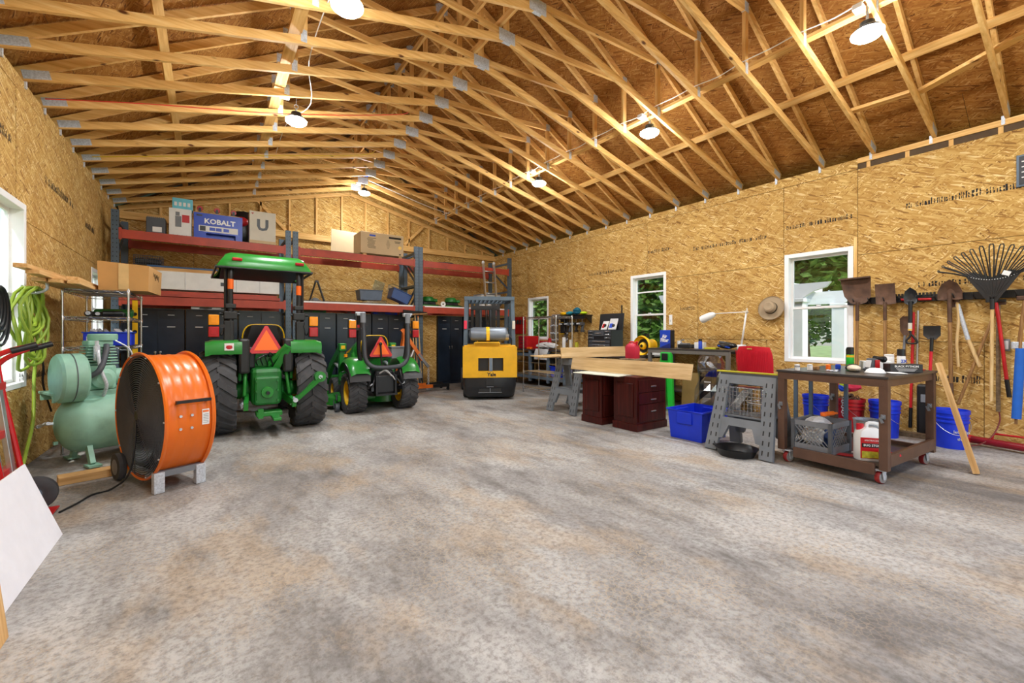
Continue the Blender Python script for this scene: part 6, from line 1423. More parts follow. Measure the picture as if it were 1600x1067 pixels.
# chair, wrapped stool, green ramp
t = thing('drafting_chair', 'red plastic shell chair behind the near sawhorse', 'chair', (6.52, 3.0, 0), -8)
m = MB(); rows = []
for i in range(9):
    f = i / 8; z = .70 + .43 * f; hw_ = .27 - .02 * abs(f - .55) - .05 * max(0, f - .8) * 3
    rows.append([(-.16 - .05 * f + .07 * (u * u), u * hw_, z + .015 * (1 - u * u)) for u in [-1 + .2 * k for k in range(11)]])
m.grid(rows); bmesh.ops.solidify(m.bm, geom=m.bm.faces[:], thickness=.012); bo = m.build('backrest', m_red, t)
m = MB()
for k in range(22): u = -.9 + k * .0857; m.box((-.222 + .06 * u * u - .012, u * .26, .93), (.006, .006, .3), rot=(0, R(-6), 0))
o = m.build('back_ribs', m_red, bo); o['kind'] = 'stuff'
m = MB(); m.box((-.235, 0, 1.105), (.016, .07, .02), bev=.006); m.build('grip_hole', m_osb, bo)
m = MB(); m.box((.06, 0, .68), (.44, .46, .05), bev=.02); m.build('seat', m_red, t)
m = MB(); m.cyl((.06, 0, .1), (.06, 0, .66), .028); m.tube(arc((.06, 0, .32), .2, 0, 6.283, 24), .01, 6, closed=True); m.build('column', m_chrome, t)
for k in range(5):
    a = k * 1.2566; m = MB(); m.bar((.06, 0, .1), (.06 + .27 * math.cos(a), .27 * math.sin(a), .07), .04, .03); m.cyl((.06 + .26 * math.cos(a), .26 * math.sin(a) - .015, .028), (.06 + .26 * math.cos(a), .26 * math.sin(a) + .015, .028), .028); m.build('star_leg', m_black, t)
t = thing('bagged_trolley', 'black trolley wrapped in a clear plastic bag beside the blue tote', 'trolley', (6.02, 3.46, 0))
m = MB(); m.box((0, 0, .5), (.22, .26, .62), bev=.04); m.box((0, 0, .15), (.1, .1, .3)); m.build('body', m_blackm, t)
m = MB(); m.box((-.113, -.02, .62), (.004, .1, .02)); m.build('label_bar', m_paper, t)
rr = random.Random(9); m = MB(); rows = []
for i in range(10):
    f = i / 9; rad = (.19 + .03 * math.sin(f * 7)) * (1 if f < .88 else 1 - (f - .88) * 3); rows.append([(rad * 1.0 * (1 + rr.uniform(-.1, .1)) * math.cos(a), rad * 1.1 * (1 + rr.uniform(-.1, .1)) * math.sin(a), .1 + .9 * f) for a in [6.283 * j / 14 for j in range(14)]])
m.grid(rows, closed_u=True, smooth=False); m.build('plastic_bag', m_film, t)
for sy in (-1, 1):
    m = MB(); m.lathe([(.02, -.015), (.05, -.02), (.056, 0), (.05, .02), (.02, .015)], (-.02, sy * .17, .057), (0, 1, 0), 18); m.build('wheel', m_redp, t)
t = thing('plastic_ramp', 'bright green plastic stand leaning at the workbench end', 'stand', (6.52, 4.56, 0), 0)
m = MB(); m.bar((-.14, -.2, .02), (.02, -.05, .96), .05, .1, (0, 1, 0)); m.bar((-.1, .12, .02), (.02, .05, .96), .05, .1, (0, 1, 0)); m.bar((-.16, -.08, .02), (.0, .0, .9), .04, .05, (0, 1, 0)); m.prism([(-.1, 0), (.1, 0), (.07, .3), (-.07, .3)], (-.06, 0, .3), (0, 1, 0), (.12, 0, 1), (.02, 0, 0)); m.box((.0, 0, .9), (.07, .2, .2), bev=.02); m.build('stand_body', m_grn, t)
m = MB(); m.box((-.037, 0, .92), (.01, .12, .12), bev=.01); m.build('recess', m_black, t)
for dy in (-.2, .12):
    m = MB(); m.box((-.115, dy, .02), (.12, .1, .04), bev=.01); m.build('foot', m_grn, t)
# ------------------------------------------------------------------ second bench, blower, gas can, tool chest
B2 = thing('workbench', 'low steel bench behind the oak planks', 'workbench', (6.92, 6.14, 0))
m = MB(); m.box((0, 0, .865), (1.06, 1.94, .03)); m.build('top', m_darktop, B2)
for sx in (-.5, .5):
    for sy in (-.92, .92): m = MB(); m.box((sx, sy, .425), (.06, .06, .85)); m.build('leg', m_cartgrey, B2)
Z2 = .881
t = thing('air_blower', 'yellow round air blower on the bench below the window', 'blower', (6.95, 5.35, Z2), 0)
ax = Vector((-1, .02, 0)).normalized()
m = MB(); m.lathe([(.19, 0), (.2, .012), (.19, .02), (.185, .05), (.17, -.06), (.13, -.16), (.12, -.25), (.13, -.3), (.001, -.3)], Vector((0, 0, .205)) + ax * .06, ax, 32, cap=False); bo = m.build('shell', m_gold, t)
m = MB(); m.lathe([(.135, -.03), (.11, -.1), (.001, -.12)], Vector((0, 0, .205)) + ax * .05, ax, 28, cap=False); m.build('inner_cone', m_dgrey, bo)
m = MB(); m.lathe([(.19, .02), (.175, .0), (.135, -.035)], Vector((0, 0, .205)) + ax * .05, ax, 28, cap=False); m.build('funnel', m_gold, bo)
m = MB(); m.lathe([(.001, .03), (.05, .028), (.07, .01), (.075, -.03)], Vector((0, 0, .205)) + ax * .05, ax, 8, cap=False); m.build('motor_cover', m_gold, bo)
m = MB(); m.lathe([(.001, .04), (.028, .038), (.03, .02)], Vector((0, 0, .205)) + ax * .05, ax, 18, cap=False); m.build('hub', m_black, bo)
m = MB(); m.bar((.02, -.08, .43), (.1, .05, .43), .04, .03); m.bar((.02, -.08, .37), (.02, -.08, .43), .03, .03); m.bar((.1, .05, .34), (.1, .05, .43), .03, .03); m.build('handle', m_black, t)
m = MB(); m.box((.0, 0, .012), (.3, .26, .024), bev=.01); m.build('foot', m_black, t)
t = thing('gas_can', 'red plastic gas can at the end of the oak planks', 'gas can', (5.92, 4.80, .9))
m = MB(); m.box((5.92, 4.80, .885), (.3, .32, .03), bev=.004); sto = tag(m.build('wood_stool', m_oldwood), 'wooden stool carrying the red gas can', 'stool')
for sx in (-.12, .12):
    for sy in (-.13, .13): m = MB(); m.box((5.92 + sx, 4.80 + sy, .435), (.035, .035, .87)); m.build('leg', m_oldwood, sto)
m = MB(); m.grid([rr_(.07, .1, 0), rr_(.075, .105, .02), rr_(.075, .105, .19), rr_(.06, .08, .24), rr_(.03, .04, .26)], closed_u=True); m.face(rr_(.03, .04, .26)); m.face(rr_(.07, .1, 0)); m.build('body', pm('gas_can_red', (186, 34, 62), .4), t)
m = MB(); m.cyl((0, -.06, .22), (0, -.1, .29), .022); m.tube(smooth_path([(0, .07, .2), (0, .05, .275), (0, -.03, .275), (0, -.04, .24)], 4), .014); m.build('cap_and_grip', m_red, t)
lying('white_case', 'white and dark case beside the blower', (6.45, 5.24, Z2 + .03), (.12, .1, .06), m_paper, (0, 0, R(30)), None, 'case', .006)
t = thing('tool_chest', 'dark grey machinist tool chest with open lid', 'tool chest', (7.1, 6.5, Z2))
m = MB(); m.box((0, 0, .26), (.38, .68, .52), bev=.006); m.build('case', m_blackm, t)
m = MB(); m.box((.2, 0, .7), (.03, .68, .38), rot=(0, R(8), 0), bev=.006); m.build('lid', m_blackm, t)
for i, (y, wd_, z, hh) in enumerate([(sy * .24, .17, z, .055) for z in (.49, .42, .35) for sy in (-1, 1)] + [(0, .28, .45, .12), (0, .6, .27, .06), (0, .6, .19, .07), (0, .6, .1, .08)]):
    m = MB(); m.box((-.194, y, z), (.012, wd_, hh), bev=.002); dr = m.build('drawer', m_dgrey, t)
    m = MB(); m.box((-.206, y, z), (.014, wd_ * .62, .014), bev=.003); m.build('pull', m_chrome, dr)
for i, (y, mt, lb) in enumerate(((.12, m_paper, 'white and red card leaning in the open tool chest'), (-.12, m_cloth, 'grey printed packet leaning in the open tool chest'))):
    t = thing('packet', lb, 'packet', (7.18, 6.5 + y, Z2 + .525), 0, None, (0, R(24), R(8 if i else -10))); m = MB(); m.box((0, 0, .11 + .03 * i), (.012, .2, .2 + .06 * i)); m.build('card', mt, t); m = MB(); m.box((-.008, .04, .1), (.004, .08, .1)); m.build('print', m_redp if i == 0 else m_kob, t); m = MB(); m.ball((-.012, -.02, .1), (.01, .04, .04)); m.build('blister', m_black, t)
lying('orange_tape', 'orange measuring tape by the tool chest', (6.9, 6.02, Z2 + .07), (.06, .1, .14), m_orangep, None, None, 'tape', .012)
# ------------------------------------------------------------------ far bench, wall rack, hanging gear
B3 = thing('service_bench', 'blue grey steel bench on casters under the far right window', 'workbench', (7.1, 8.4, 0))
m = MB(); m.box((0, 0, .905), (.72, 2.3, .03)); m.build('top', m_darktop, B3)
for z in (.78, .22):
    m = MB(); m.box((-.34, 0, z), (.05, 2.2, .07)); m.box((.34, 0, z), (.05, 2.2, .07)); m.box((0, -1.1, z), (.7, .05, .07)); m.box((0, 1.1, z), (.7, .05, .07)); m.build('rail', m_cartgrey, B3)
for sx in (-.33, .33):
    for sy in (-1.09, -.36, .36, 1.09): m = MB(); m.box((sx, sy, .5), (.065, .065, .78)); m.build('leg', m_cartgrey, B3)
    for sy in (-1.05, 1.05): m = MB(); m.lathe([(.015, -.02), (.05, -.022), (.054, 0), (.05, .022), (.015, .02)], (sx, sy, .055), (0, 1, 0), 16); m.box((sx, sy, .11), (.08, .09, .02)); m.build('caster', m_black, B3)
m = MB(); m.box((0, 0, .27), (.68, 2.16, .02)); m.build('lower_shelf', m_oldwood, B3)
m = MB(); m.box((0, 0, .58), (.66, 2.1, .02)); m.build('middle_shelf', m_oldwood, B3)
tote('blue_tote', 'blue tote on the lower shelf of the service bench', (7.0, 7.75, .285), None, .5, .4, .25, m_blue, None)
tote('plastic_tote', 'grey tote at the near end of the service bench shelf', (7.05, 7.42 + .75, .595), None, .4, .3, .16, m_dgrey, None)
t = thing('tool_case', 'red steel tool chest at the far end of the service bench', 'tool chest', (7.15, 9.32, .921))
m = MB(); m.box((0, 0, .17), (.4, .4, .34), bev=.008); m.build('case', m_redp, t)
for k in range(4): m = MB(); m.box((-.205, 0, .06 + k * .08), (.01, .36, .065), bev=.003); dr = m.build('drawer', m_red, t); m = MB(); m.box((-.214, 0, .075 + k * .08), (.01, .2, .012)); m.build('pull', m_chrome, dr)
t = thing('pegboard', 'red pegboard with hanging sockets in the far right corner', 'pegboard', (7.53, 10.3, 1.45)); m = MB(); m.box((-.01, 0, .12), (.02, .7, .5)); m.build('panel', m_redp, t)
for k in range(5): m = MB(); m.box((-.04, -.28 + k * .14, .22), (.05, .05, .12), bev=.01); m.build('hanging_tool', m_black, t)
t = thing('dust_sheet', 'crumpled grey cloth lying on the service bench', 'cloth', (6.95, 8.3, .92)); crumple((0, 0, .1), (.2, .34, .085), 44, 16, 9).build('cloth', m_cloth, t); m = MB(); m.grid([[(-.2 - .19 * (k > 0) * .3, -.3 + .1 * j, .02 - .13 * k + .01 * ((j + k) % 2)) for j in range(6)] for k in range(3)]); m.build('hanging_fold', m_cloth, t)
lying('small_tool', 'orange tool lying at the far end of the service bench', (6.9, 8.95, .945), (.08, .16, .05), m_orangep, None, None, 'tool', .01)
lying('red_shelf', 'red steel trough fixed below the far right window', (7.45, 9.35, 1.08), (.16, 1.1, .1), m_redp, None, None, 'trough', .006)
WS = thing('wall_shelf', 'black wall shelf holding gloves above the hanging tools', 'shelf', (7.4, 7.8, 1.68)); m = MB(); m.box((0, 0, .09), (.28, 1.02, .02)); m.box((-.13, 0, .05), (.02, 1.02, .1)); m.build('shelf_board', m_black, WS)
for sy in (-.48, .48): m = MB(); m.prism([(0, .08), (.26, .08), (.26, -.1)], (-.13, sy, 0), (1, 0, 0), (0, 0, 1), (0, .02, 0)); m.build('bracket', m_black, WS)
for i, (y, z, r_, mt, lb) in enumerate(((8.16, 1.83, (.09, .11, .04), m_gold, 'yellow gloves on the black wall shelf'), (7.92, 1.835, (.1, .10, .045), m_teal, 'teal cloth on the black wall shelf'), (7.67, 1.88, (.1, .11, .085), pm('dark_teal', (14, 96, 120), .8), 'tall dark teal bag on the black wall shelf'), (7.44, 1.825, (.09, .09, .036), m_neon, 'neon gloves at the near end of the wall shelf'))):
    tag(crumple((0, 0, 0), r_, 50 + i, 12, 7).build('glove_bundle', mt, None, loc=(7.38, y, z)), lb, 'gloves', 'bundles on the wall shelf')
for i, (y, mt) in enumerate(((8.08, m_black), (7.88, m_dgrey), (7.66, m_black), (7.45, m_dgrey))):
    t = thing('hanging_drill', 'dark power tool hanging under the wall shelf, %s from the window' % ORD[i], 'power tool', (7.32, y, 1.42), 0, 'power tools under the wall shelf')
    m = MB(); m.box((0, 0, .14), (.16, .07, .08), bev=.012); m.box((.03, 0, .05), (.05, .05, .16), rot=(0, .2, 0), bev=.01); m.box((.03, 0, -.03), (.08, .07, .05), bev=.008); m.build('tool_body', mt, t)
    m = MB(); m.cyl((-.08, 0, .14), (-.16, 0, .14), .018); m.build('chuck', m_galv, t); m = MB(); m.tube([(.02, 0, .16), (.02, 0, .345)], .005); m.build('hook', m_galv, t)
t = thing('tool_rack_frame', 'black and yellow tool holder hanging left of the power tools', 'tool holder', (7.42, 8.22, 1.3)); m = MB(); m.box((0, 0, .2), (.03, .18, .4)); m.build('back_plate', m_black, t); m = MB(); m.box((-.03, 0, .3), (.04, .07, .04), bev=.01); m.box((-.03, 0, .02), (.04, .14, .02)); m.build('yellow_clip', m_gold, t)
for i in range(9):
    y = 8.72 - i * .055 - (.20 if i > 5 else 0); t = thing('hanging_strap', 'dark strap with steel hooks on the wall by the small window, %s from the window' % ORD[i], 'strap', (7.46, y, 1.0), 0, 'straps hanging by the small window'); rr = random.Random(60 + i)
    m = MB(); m.tube(smooth_path([(0, 0, .8), (-.03, .01 * rr.uniform(-1, 1), .5), (-.02, .015 * rr.uniform(-1, 1), .2), (-.03, 0, .02 + .1 * rr.random())], 5), .012, 6); m.build('strap', m_dgrey if i % 3 else m_greyp, t)
    for k in range(3): m = MB(); m.lathe([(.008, 0), (.02, .01), (.02, .035), (.008, .045)], (-.028, .006 * (k - 1), .12 + .18 * k + .05 * rr.random()), n=10); m.build('buckle', m_galv, t)
m = MB(); m.box((0, 0, 0), (.03, .9, .03)); tag(m.build('strap_rail', m_alu, None, loc=(7.51, 8.3, 1.82)), 'steel rail carrying the hanging straps', 'rail')
lying('black_strip', 'thin black strip on the wall left of the blower window', (7.53, 6.4, 1.65), (.015, .03, .62), m_black, None, None, 'strip')
for i, (y, hh, mt, lb) in enumerate(((8.0, .28, m_paper, 'white bottle on the service bench below the straps'), (7.75, .22, m_cream, 'cream bottle on the service bench'), (7.55, .16, m_lime, 'yellow box on the service bench near end'), (8.55, .25, m_redp, 'red can on the service bench near the window'))):
    can(lb, 7.25, y, .921, .045, hh, mt, mt, .03, 'bottle', None, 'bottle')
# ------------------------------------------------------------------ long tools on the right wall (plane x about 7.4)
XT = 7.385
t = thing('tool_rail', 'long black tool rail with hooks on the right wall', 'rail', (XR, 1.0, 1.72))
m = MB(); m.box((-.02, .1, .06), (.04, 2.3, .09), bev=.004); m.build('rail', m_black, t)
for i in range(14):
    m = MB(); y = -1.0 + i * .165; m.tube(smooth_path([(-.03, y, .03), (-.1, y, .02), (-.15, y, .06), (-.15, y + .01, .09)], 3), .007, 6); m.build('hook', m_black, t)
t = thing('tool_rail', 'short black comb rack with a red handle beside the black shovel', 'rail', (XR, 1.52, 1.74)); m = MB()
for i in range(12): m.box((-.05, -.18 + i * .034, .09), (.04, .016, .04))
m.box((-.03, 0, .06), (.05, .44, .03)); m.build('comb', m_black, t); m = MB(); m.cyl((-.08, -.16, .02), (-.08, .14, .03), .016); m.build('red_grip', m_redp, t)
def blade(poly, x, dish, mat, par, nm='blade'):
    m = MB(); cy = sum(p[0] for p in poly) / len(poly); cz = sum(p[1] for p in poly) / len(poly); n = len(poly)
    rings = []
    for f in (1.0, .66, .33):
        rings.append([(x + dish * (1 - f * f), cy + (p[0] - cy) * f, cz + (p[1] - cz) * f) for p in poly])
    m.grid(rings, closed_u=True); m.face(rings[-1]); bmesh.ops.solidify(m.bm, geom=m.bm.faces[:], thickness=.004)
    return m.build(nm, mat, par)
def stick(pts, r_, mat, par, nm='handle', n=10, x=XT):
    m = MB(); m.tube(smooth_path([(p[2] if len(p) > 2 else x, p[0], p[1]) for p in pts], 4) if len(pts) > 2 else [(p[2] if len(p) > 2 else x, p[0], p[1]) for p in pts], r_, n); return m.build(nm, mat, par)
def tool(label, cat='shovel', name=None): return thing(name or 'shovel', label, cat, (0, 0, 0), 0, 'long handled tools on the right wall')
t = tool('rusty square shovel hanging closest to the window'); b = blade([(2.30, 2.09), (1.95, 2.10), (1.95, 1.83), (2.0, 1.75), (2.09, 1.72), (2.18, 1.75), (2.25, 1.85)], XT, .05, m_rust, t)
m = MB(); m.bar((XT - .03, 2.31, 2.09), (XT - .03, 1.95, 2.10), .03, .02); m.build('rolled_edge', m_rust, b); stick([(2.10, 1.76), (2.10, 1.5)], .022, m_rust, t, 'socket'); stick([(2.10, 1.56), (2.11, .62)], .019, m_hand, t)
t = tool('rusty square shovel hanging second from the window'); blade([(1.91, 1.99), (1.70, 1.99), (1.685, 1.72), (1.76, 1.71), (1.83, 1.71), (1.895, 1.72)], XT, .035, m_rust, t); stick([(1.8, 1.74), (1.8, 1.5)], .02, m_rust, t, 'socket'); stick([(1.8, 1.56), (1.80, .5)], .018, m_hand, t)
t = tool('black shovel with yellow band and D grip'); blade([(1.615, 1.80), (1.60, 1.87), (1.55, 1.92), (1.49, 1.87), (1.475, 1.80), (1.485, 1.72), (1.545, 1.68), (1.605, 1.72)], XT, .03, m_blackm, t); stick([(1.545, 1.74), (1.548, 1.46)], .022, m_black, t, 'socket'); stick([(1.548, 1.47), (1.549, 1.36)], .021, m_cream, t, 'pale_band'); stick([(1.549, 1.38), (1.5492, 1.365)], .022, m_gold, t, 'yellow_band'); stick([(1.549, 1.37), (1.545, 1.3), (1.585, 1.23), (1.57, 1.2), (1.53, 1.195), (1.49, 1.2), (1.485, 1.23), (1.535, 1.31)], .012, m_black, t, 'd_grip')
t = tool('long red bar with black end behind the black shovel', 'pry bar', 'pry_bar'); stick([(1.53, 1.60, 7.46), (1.56, .30, 7.46)], .016, m_redp, t, 'bar'); stick([(1.558, .36, 7.46), (1.565, .1, 7.46)], .019, m_black, t, 'end_grip'); stick([(1.49, 1.62, 7.47), (1.5, .9, 7.47)], .012, m_alu, t, 'steel_rod')
t = tool('small worn garden spade below the black shovel', 'spade', 'garden_spade'); blade([(1.67, 1.52), (1.64, 1.55), (1.58, 1.55), (1.555, 1.52), (1.555, 1.36), (1.615, 1.26), (1.665, 1.36)], 7.47, .02, m_rust, t); stick([(1.615, 1.3, 7.46), (1.63, 1.02, 7.46)], .014, m_greyp, t)
t = tool('round point shovel with a worn wooden handle'); blade([(1.295, 1.74), (1.295, 1.84), (1.26, 1.93), (1.19, 1.985), (1.12, 1.93), (1.08, 1.84), (1.075, 1.74), (1.13, 1.73), (1.19, 1.745), (1.24, 1.73)], XT, .05, m_rust, t); stick([(1.19, 1.82), (1.185, 1.46)], .022, m_rust, t, 'socket'); stick([(1.185, 1.5), (1.175, .7)], .02, m_hand, t); stick([(1.175, .72), (1.172, .53)], .021, m_rust, t, 'painted_end')
t = tool('thin curved wooden handle beside the round point shovel', 'handle', 'scythe_handle'); stick([(1.135, 1.74, 7.44), (1.12, 1.5, 7.44), (1.135, 1.2, 7.44), (1.12, .92, 7.44)], .015, m_handl, t)
m = MB(); m.box((7.44, 1.135, 1.73), (.03, .04, .06), bev=.006); m.build('head_eye', m_rust, t)
t = tool('axe handle wrapped in grey tape', 'axe', 'axe'); stick([(1.13, 1.68, 7.45), (1.04, 1.25, 7.45)], .022, m_galv, t, 'tape_wrap'); stick([(1.045, 1.27, 7.45), (.97, 1.02, 7.45), (.94, .93, 7.45)], .02, m_handl, t); blade([(1.1, 1.78), (1.2, 1.74), (1.18, 1.64), (1.12, 1.66)], 7.45, .01, m_rust, t, 'axe_head')
t = tool('plain brown pole leaning diagonally across the wall', 'pole', 'wood_pole'); stick([(.82, 1.60, 7.49), (1.12, .48, 7.45)], .016, m_hand, t, 'pole'); m = MB(); m.ball((7.45, 1.122, .475), .018); m.build('rounded_end', m_hand, t)
# leaf rake
K_ = tool('black leaf rake hanging head up on the right wall', 'rake', 'leaf_rake'); cy, cz = .83, 1.70; XK = 7.30
m = MB(); m.prism([(cy - .03, 1.68), (cy + .03, 1.68), (cy + .215, 2.0), (cy + .15, 2.04), (cy, 2.02 - .05), (cy - .15, 2.04), (cy - .215, 2.0)], (XK, 0, 0), (0, 1, 0), (0, 0, 1), (.016, 0, 0)); hb = m.build('rake_head', m_black, K_)
m = MB()
for i in range(9): u = -1 + i / 4; m.bar((XK - .004, cy + .012 * u, 1.72), (XK - .004, cy + .15 * u, 1.96), .006, .008)
m.build('rib', m_black, hb)
m = MB(); 
for i in range(19): u = -1 + i / 9; m.ball((XK - .004, cy + .185 * u, 1.99 - .05 * (1 - u * u)), .006, 6, 4)
o = m.build('stitch', m_cloth, hb); o['kind'] = 'stuff'
for i in range(15):
    u = -1 + i / 7; a = u * .98; r1 = .62 - .06 * abs(u)
    y0, z0 = cy + .17 * u, 1.98 - .045 * (1 - u * u); y1, z1 = cy + math.sin(a) * r1 * .92 * -1 * -1, 1.72 + math.cos(a * .86) * r1
    m = MB(); dy = .017 * math.cos(a)
    pts = [(XK, y0 - dy * .5, z0), (XK - .02, (y0 + y1) / 2 - dy, (z0 + z1) / 2), (XK - .045, y1 - dy, z1 - .02), (XK - .03, y1, z1), (XK - .045, y1 + dy, z1 - .02), (XK - .02, (y0 + y1) / 2 + dy, (z0 + z1) / 2), (XK, y0 + dy * .5, z0)]
    m.tube(smooth_path(pts, 2), .0062, 5); m.build('tine', m_black, K_)
m = MB(); m.box((XK - .02, cy - .11, 2.0), (.006, .06, .05), rot=(.4, 0, 0)); m.build('paper_tag', m_paper, K_)
m = MB(); m.cyl((XK + .008, cy, 1.6), (XK + .008, cy, 1.72), .02); m.build('ferrule', m_black, K_); stick([(cy, 1.62, XK + .01), (.84, .55, XK + .04)], .016, m_handl, K_)
t = tool('grey brown handle hanging behind the rake', 'handle', 'hoe'); stick([(.80, 1.66, 7.46), (.80, .42, 7.46)], .019, m_oldwood, t); m = MB(); m.box((7.46, .80, 1.68), (.04, .12, .05), bev=.006); m.build('hoe_head', m_rust, t)
t = tool('bright red handle with black grip beside the rake', 'handle', 'bow_rake'); stick([(.815, 1.68, 7.42), (.79, 1.45, 7.42), (.73, .77, 7.42)], .017, m_redp, t); stick([(.732, .8, 7.42), (.712, .60, 7.42)], .02, m_black, t, 'grip'); m = MB(); m.box((7.42, .815, 1.7), (.04, .16, .03), bev=.005); m.build('rake_bar', m_black, t)
t = tool('black scraper with a red handle standing on the floor', 'scraper', 'floor_scraper'); blade([(1.425, 1.42), (1.265, 1.42), (1.265, 1.30), (1.31, 1.25), (1.38, 1.25), (1.425, 1.30)], XT, .012, m_black, t); stick([(1.345, 1.27), (1.35, 1.1)], .018, m_black, t, 'neck'); stick([(1.35, 1.12), (1.385, .14)], .016, m_red, t); stick([(1.384, .16), (1.392, .0)], .02, m_black, t, 'end_grip')
t = tool('brown hooked tool at the right picture edge', 'tool', 'pick_tool'); stick([(.60, 1.70, 7.42), (.64, 1.22, 7.42)], .016, m_hand, t); m = MB(); m.box((7.42, .65, 1.19), (.05, .1, .08), bev=.01); m.build('clamp', m_galv, t); m = MB(); m.box((7.42, .60, 1.72), (.05, .12, .05), bev=.01); m.build('head', m_rust, t)
t = thing('foam_tube', 'blue foam tube with wooden core at the right picture edge', 'tube', (7.30, .64, .3)); m = MB(); m.cyl((0, -.02, .86), (0, .01, .08), .038, n=18); m.build('foam', pm('foam_blue', (24, 96, 190), .7), t); m = MB(); m.cyl((0, -.03, 1.2), (0, .013, .02), .013); m.build('core', m_hand, t)
t = thing('wall_socket', 'grey socket box on the wall behind the red handle', 'socket', (7.535, .755, 1.19)); m = MB(); m.box((-.02, 0, 0), (.05, .08, .14), bev=.006); m.build('box', m_greyp, t); m = MB(); m.box((-.05, 0, .0), (.02, .06, .1), bev=.004); m.build('cover', m_cloth, t)
t = thing('chalkboard', 'small dark framed sign high at the right picture edge', 'sign', (7.53, .52, 3.0)); m = MB(); m.box((0, 0, .17), (.02, .3, .36), bev=.003); m.build('frame', m_steel, t); m = MB(); m.box((-.012, 0, .17), (.006, .26, .32)); m.build('slate', m_black, t); m = MB()
for k in range(4): m.box((-.016, .02, .27 - k * .06), (.002, .18, .012))
m.build('chalk_marks', m_paper, t)
# ---- buckets and floor clutter by the right wall
def bucket(label, x, y, mat, h=.44, r_=.158, text_=None, full=None, z=0):
    t = thing('bucket', label, 'bucket', (x, y, z), 0, 'plastic buckets along the right wall'); m = MB()
    m.lathe([(r_ * .86, 0), (r_ * .87, .01), (r_ * .93, h * .66), (r_ * 1.0, h * .68), (r_ * 1.0, h * .72), (r_ * .955, h * .73), (r_ * .96, h * .78), (r_ * 1.02, h * .79), (r_ * 1.02, h * .82), (r_ * .97, h * .83), (r_ * .98, h * .9), (r_ * 1.04, h * .91), (r_ * 1.04, h), (r_ * .98, h), (r_ * .9, h * .6), (r_ * .84, .012), (.001, .012)], n=32, cap=False); m.build('pail', mat, t)
    m = MB(); m.tube([(r_ * 1.06 * math.cos(a), -r_ * 1.06 * math.sin(a) * .95, h * .76 - .17 * math.sin(a)) for a in [math.pi * i / 16 for i in range(17)]], .003, 5)
    m.build('bail', m_alu, t); return t
b1 = bucket('blue bucket with white lettering right of the cart', 7.07, 1.13, m_blue)
b1.rotation_euler.z = R(-52)
for s_, zz, sz in (("let's do", .2, .05), ('this.', .12, .045)): text('lettering', s_, sz, m_cloth, b1, (.02, -.1465, zz), (R(92), 0, 0), .002)
b2 = bucket('blue bucket standing behind the cart next to the red one', 7.12, 1.74, m_blue, .46)
b3 = bucket('blue bucket behind the steel stand under the window', 7.15, 2.52, m_blue)
b4 = bucket('red bucket filled with heavy chain', 7.16, 2.11, pm('bucket_red', (172, 22, 28), .4))
t = thing('chain', 'rusty chain heaped in the red bucket', 'chain', (7.16, 2.11, .42)); rr = random.Random(14); m = MB()
for i in range(60):
    a = rr.uniform(0, 6.283); q_ = rr.uniform(0, .12); c = (q_ * math.cos(a), q_ * math.sin(a), rr.uniform(0, .07) * (1 - q_ / .2)); u = Vector((rr.uniform(-1, 1), rr.uniform(-1, 1), rr.uniform(-.5, .5))).normalized(); v = u.cross(Vector((rr.uniform(-1, 1), rr.uniform(-1, 1), 1))).normalized(); m.tube(arc(c, .024, 0, 6.0, 8, u, v), .006, 5)
o = m.build('links', m_rust, t); o['kind'] = 'stuff'
for i in range(7):
    m = MB(); m.tube(arc((-.165, .03, .02 - i * .035), .022, 0, 6.283, 9, (0, 1, 0) if i % 2 else (.5, .8, 0), (0, 0, 1)), .006, 5); m.build('link', m_galv, t)
t = thing('safety_vest', 'pink and neon cloth bundle above the chain bucket', 'vest', (7.25, 2.14, .52)); crumple((0, .0, .1), (.1, .13, .1), 70, 12, 8).build('pink_cloth', m_pink, t); crumple((-.07, .04, .1), (.04, .08, .08), 71, 10, 6).build('neon_cloth', m_neon, t); crumple((-.08, .07, .05), (.03, .05, .05), 72, 8, 6).build('blue_cloth', m_kob, t)
t = thing('steel_stand', 'blue grey steel stand behind the brown cart', 'stand', (6.55, 2.25, 0))
for sx in (-.24, .24):
    for sy in (-.2, .2): m = MB(); m.box((sx, sy, .4), (.04, .04, .8)); m.build('leg', m_steel, t)
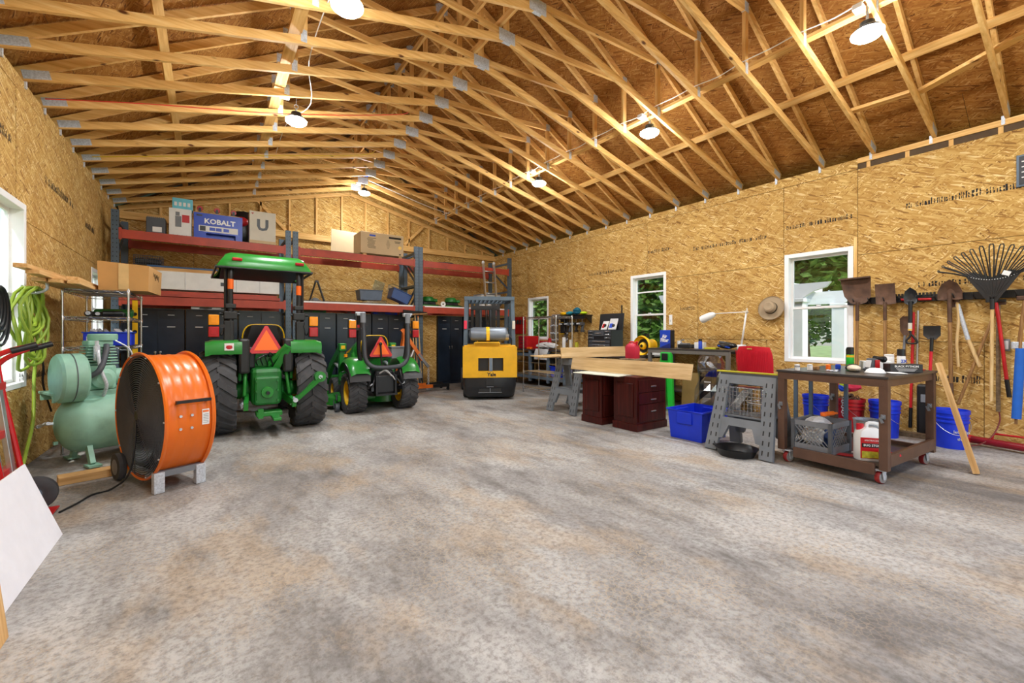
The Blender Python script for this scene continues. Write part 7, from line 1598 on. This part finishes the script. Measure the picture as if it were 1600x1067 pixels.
m = MB(); m.box((0, 0, .81), (.56, .48, .03)); m.build('top', m_steel, t); m = MB(); m.box((0, 0, .2), (.5, .42, .02)); m.build('shelf', m_steel, t)
t = thing('tool_case', 'tall black case standing beside the scraper handle', 'case', (7.46, 1.42, 0)); m = MB(); m.box((0, 0, .34), (.12, .15, .68), bev=.03); m.build('case', m_black, t); m = MB(); m.box((-.065, 0, .5), (.012, .06, .1), bev=.004); m.build('clasp', m_greyp, t)
lying('dark_sill', 'dark timber lying along the foot of the right wall', (7.36, 1.75, .03), (.1, .9, .06), m_oldwood, None, None, 'board')
t = thing('floor_jack', 'dark red steel lifting bar lying on the floor by the wall', 'jack', (7.24, .5, .05)); m = MB(); m.cyl((.17, .52, .02), (-.05, -.3, .02), .042, n=16); m.build('tube', pm('dark_red_steel', (140, 20, 34), .35), t); m = MB(); m.tube([(.2, .35, .03), (.2, .33, .11), (.12, -.1, .12), (.1, -.3, .1)], .012); m.build('handle', m_redp, t); m = MB(); m.cyl((.175, .54, .02), (.165, .5, .02), .046); m.build('end_collar', m_redp, t)
cable('power_cord', [(7.5, .80, .43), (7.46, .79, .3), (7.38, .85, .12), (7.22, .98, .02), (7.0, 1.3, .012), (6.6, 1.5, .012), (6.3, 1.7, .012)], .007, pm('maroon_cord', (120, 40, 36), .5), 'maroon cord hanging down the wall and over the floor', 6)
# ------------------------------------------------------------------ roots at each thing's base
def kids(o): return [c for c in o.children]
bpy.context.view_layer.update()
for o in list(bpy.data.objects):
    if o.type == 'EMPTY' and o.parent is None and o.location.length < 1e-6 and o.rotation_euler.z == 0:
        lo = [1e9] * 3; hi = [-1e9] * 3
        for c in kids(o):
            if c.type != 'MESH': continue
            for v in c.data.vertices:
                p = c.matrix_local @ v.co
                for i in range(3): lo[i] = min(lo[i], p[i]); hi[i] = max(hi[i], p[i])
        if lo[0] > 1e8: continue
        base = Vector(((lo[0] + hi[0]) / 2, (lo[1] + hi[1]) / 2, lo[2]))
        for c in kids(o): c.location = c.location - base
        o.location = base
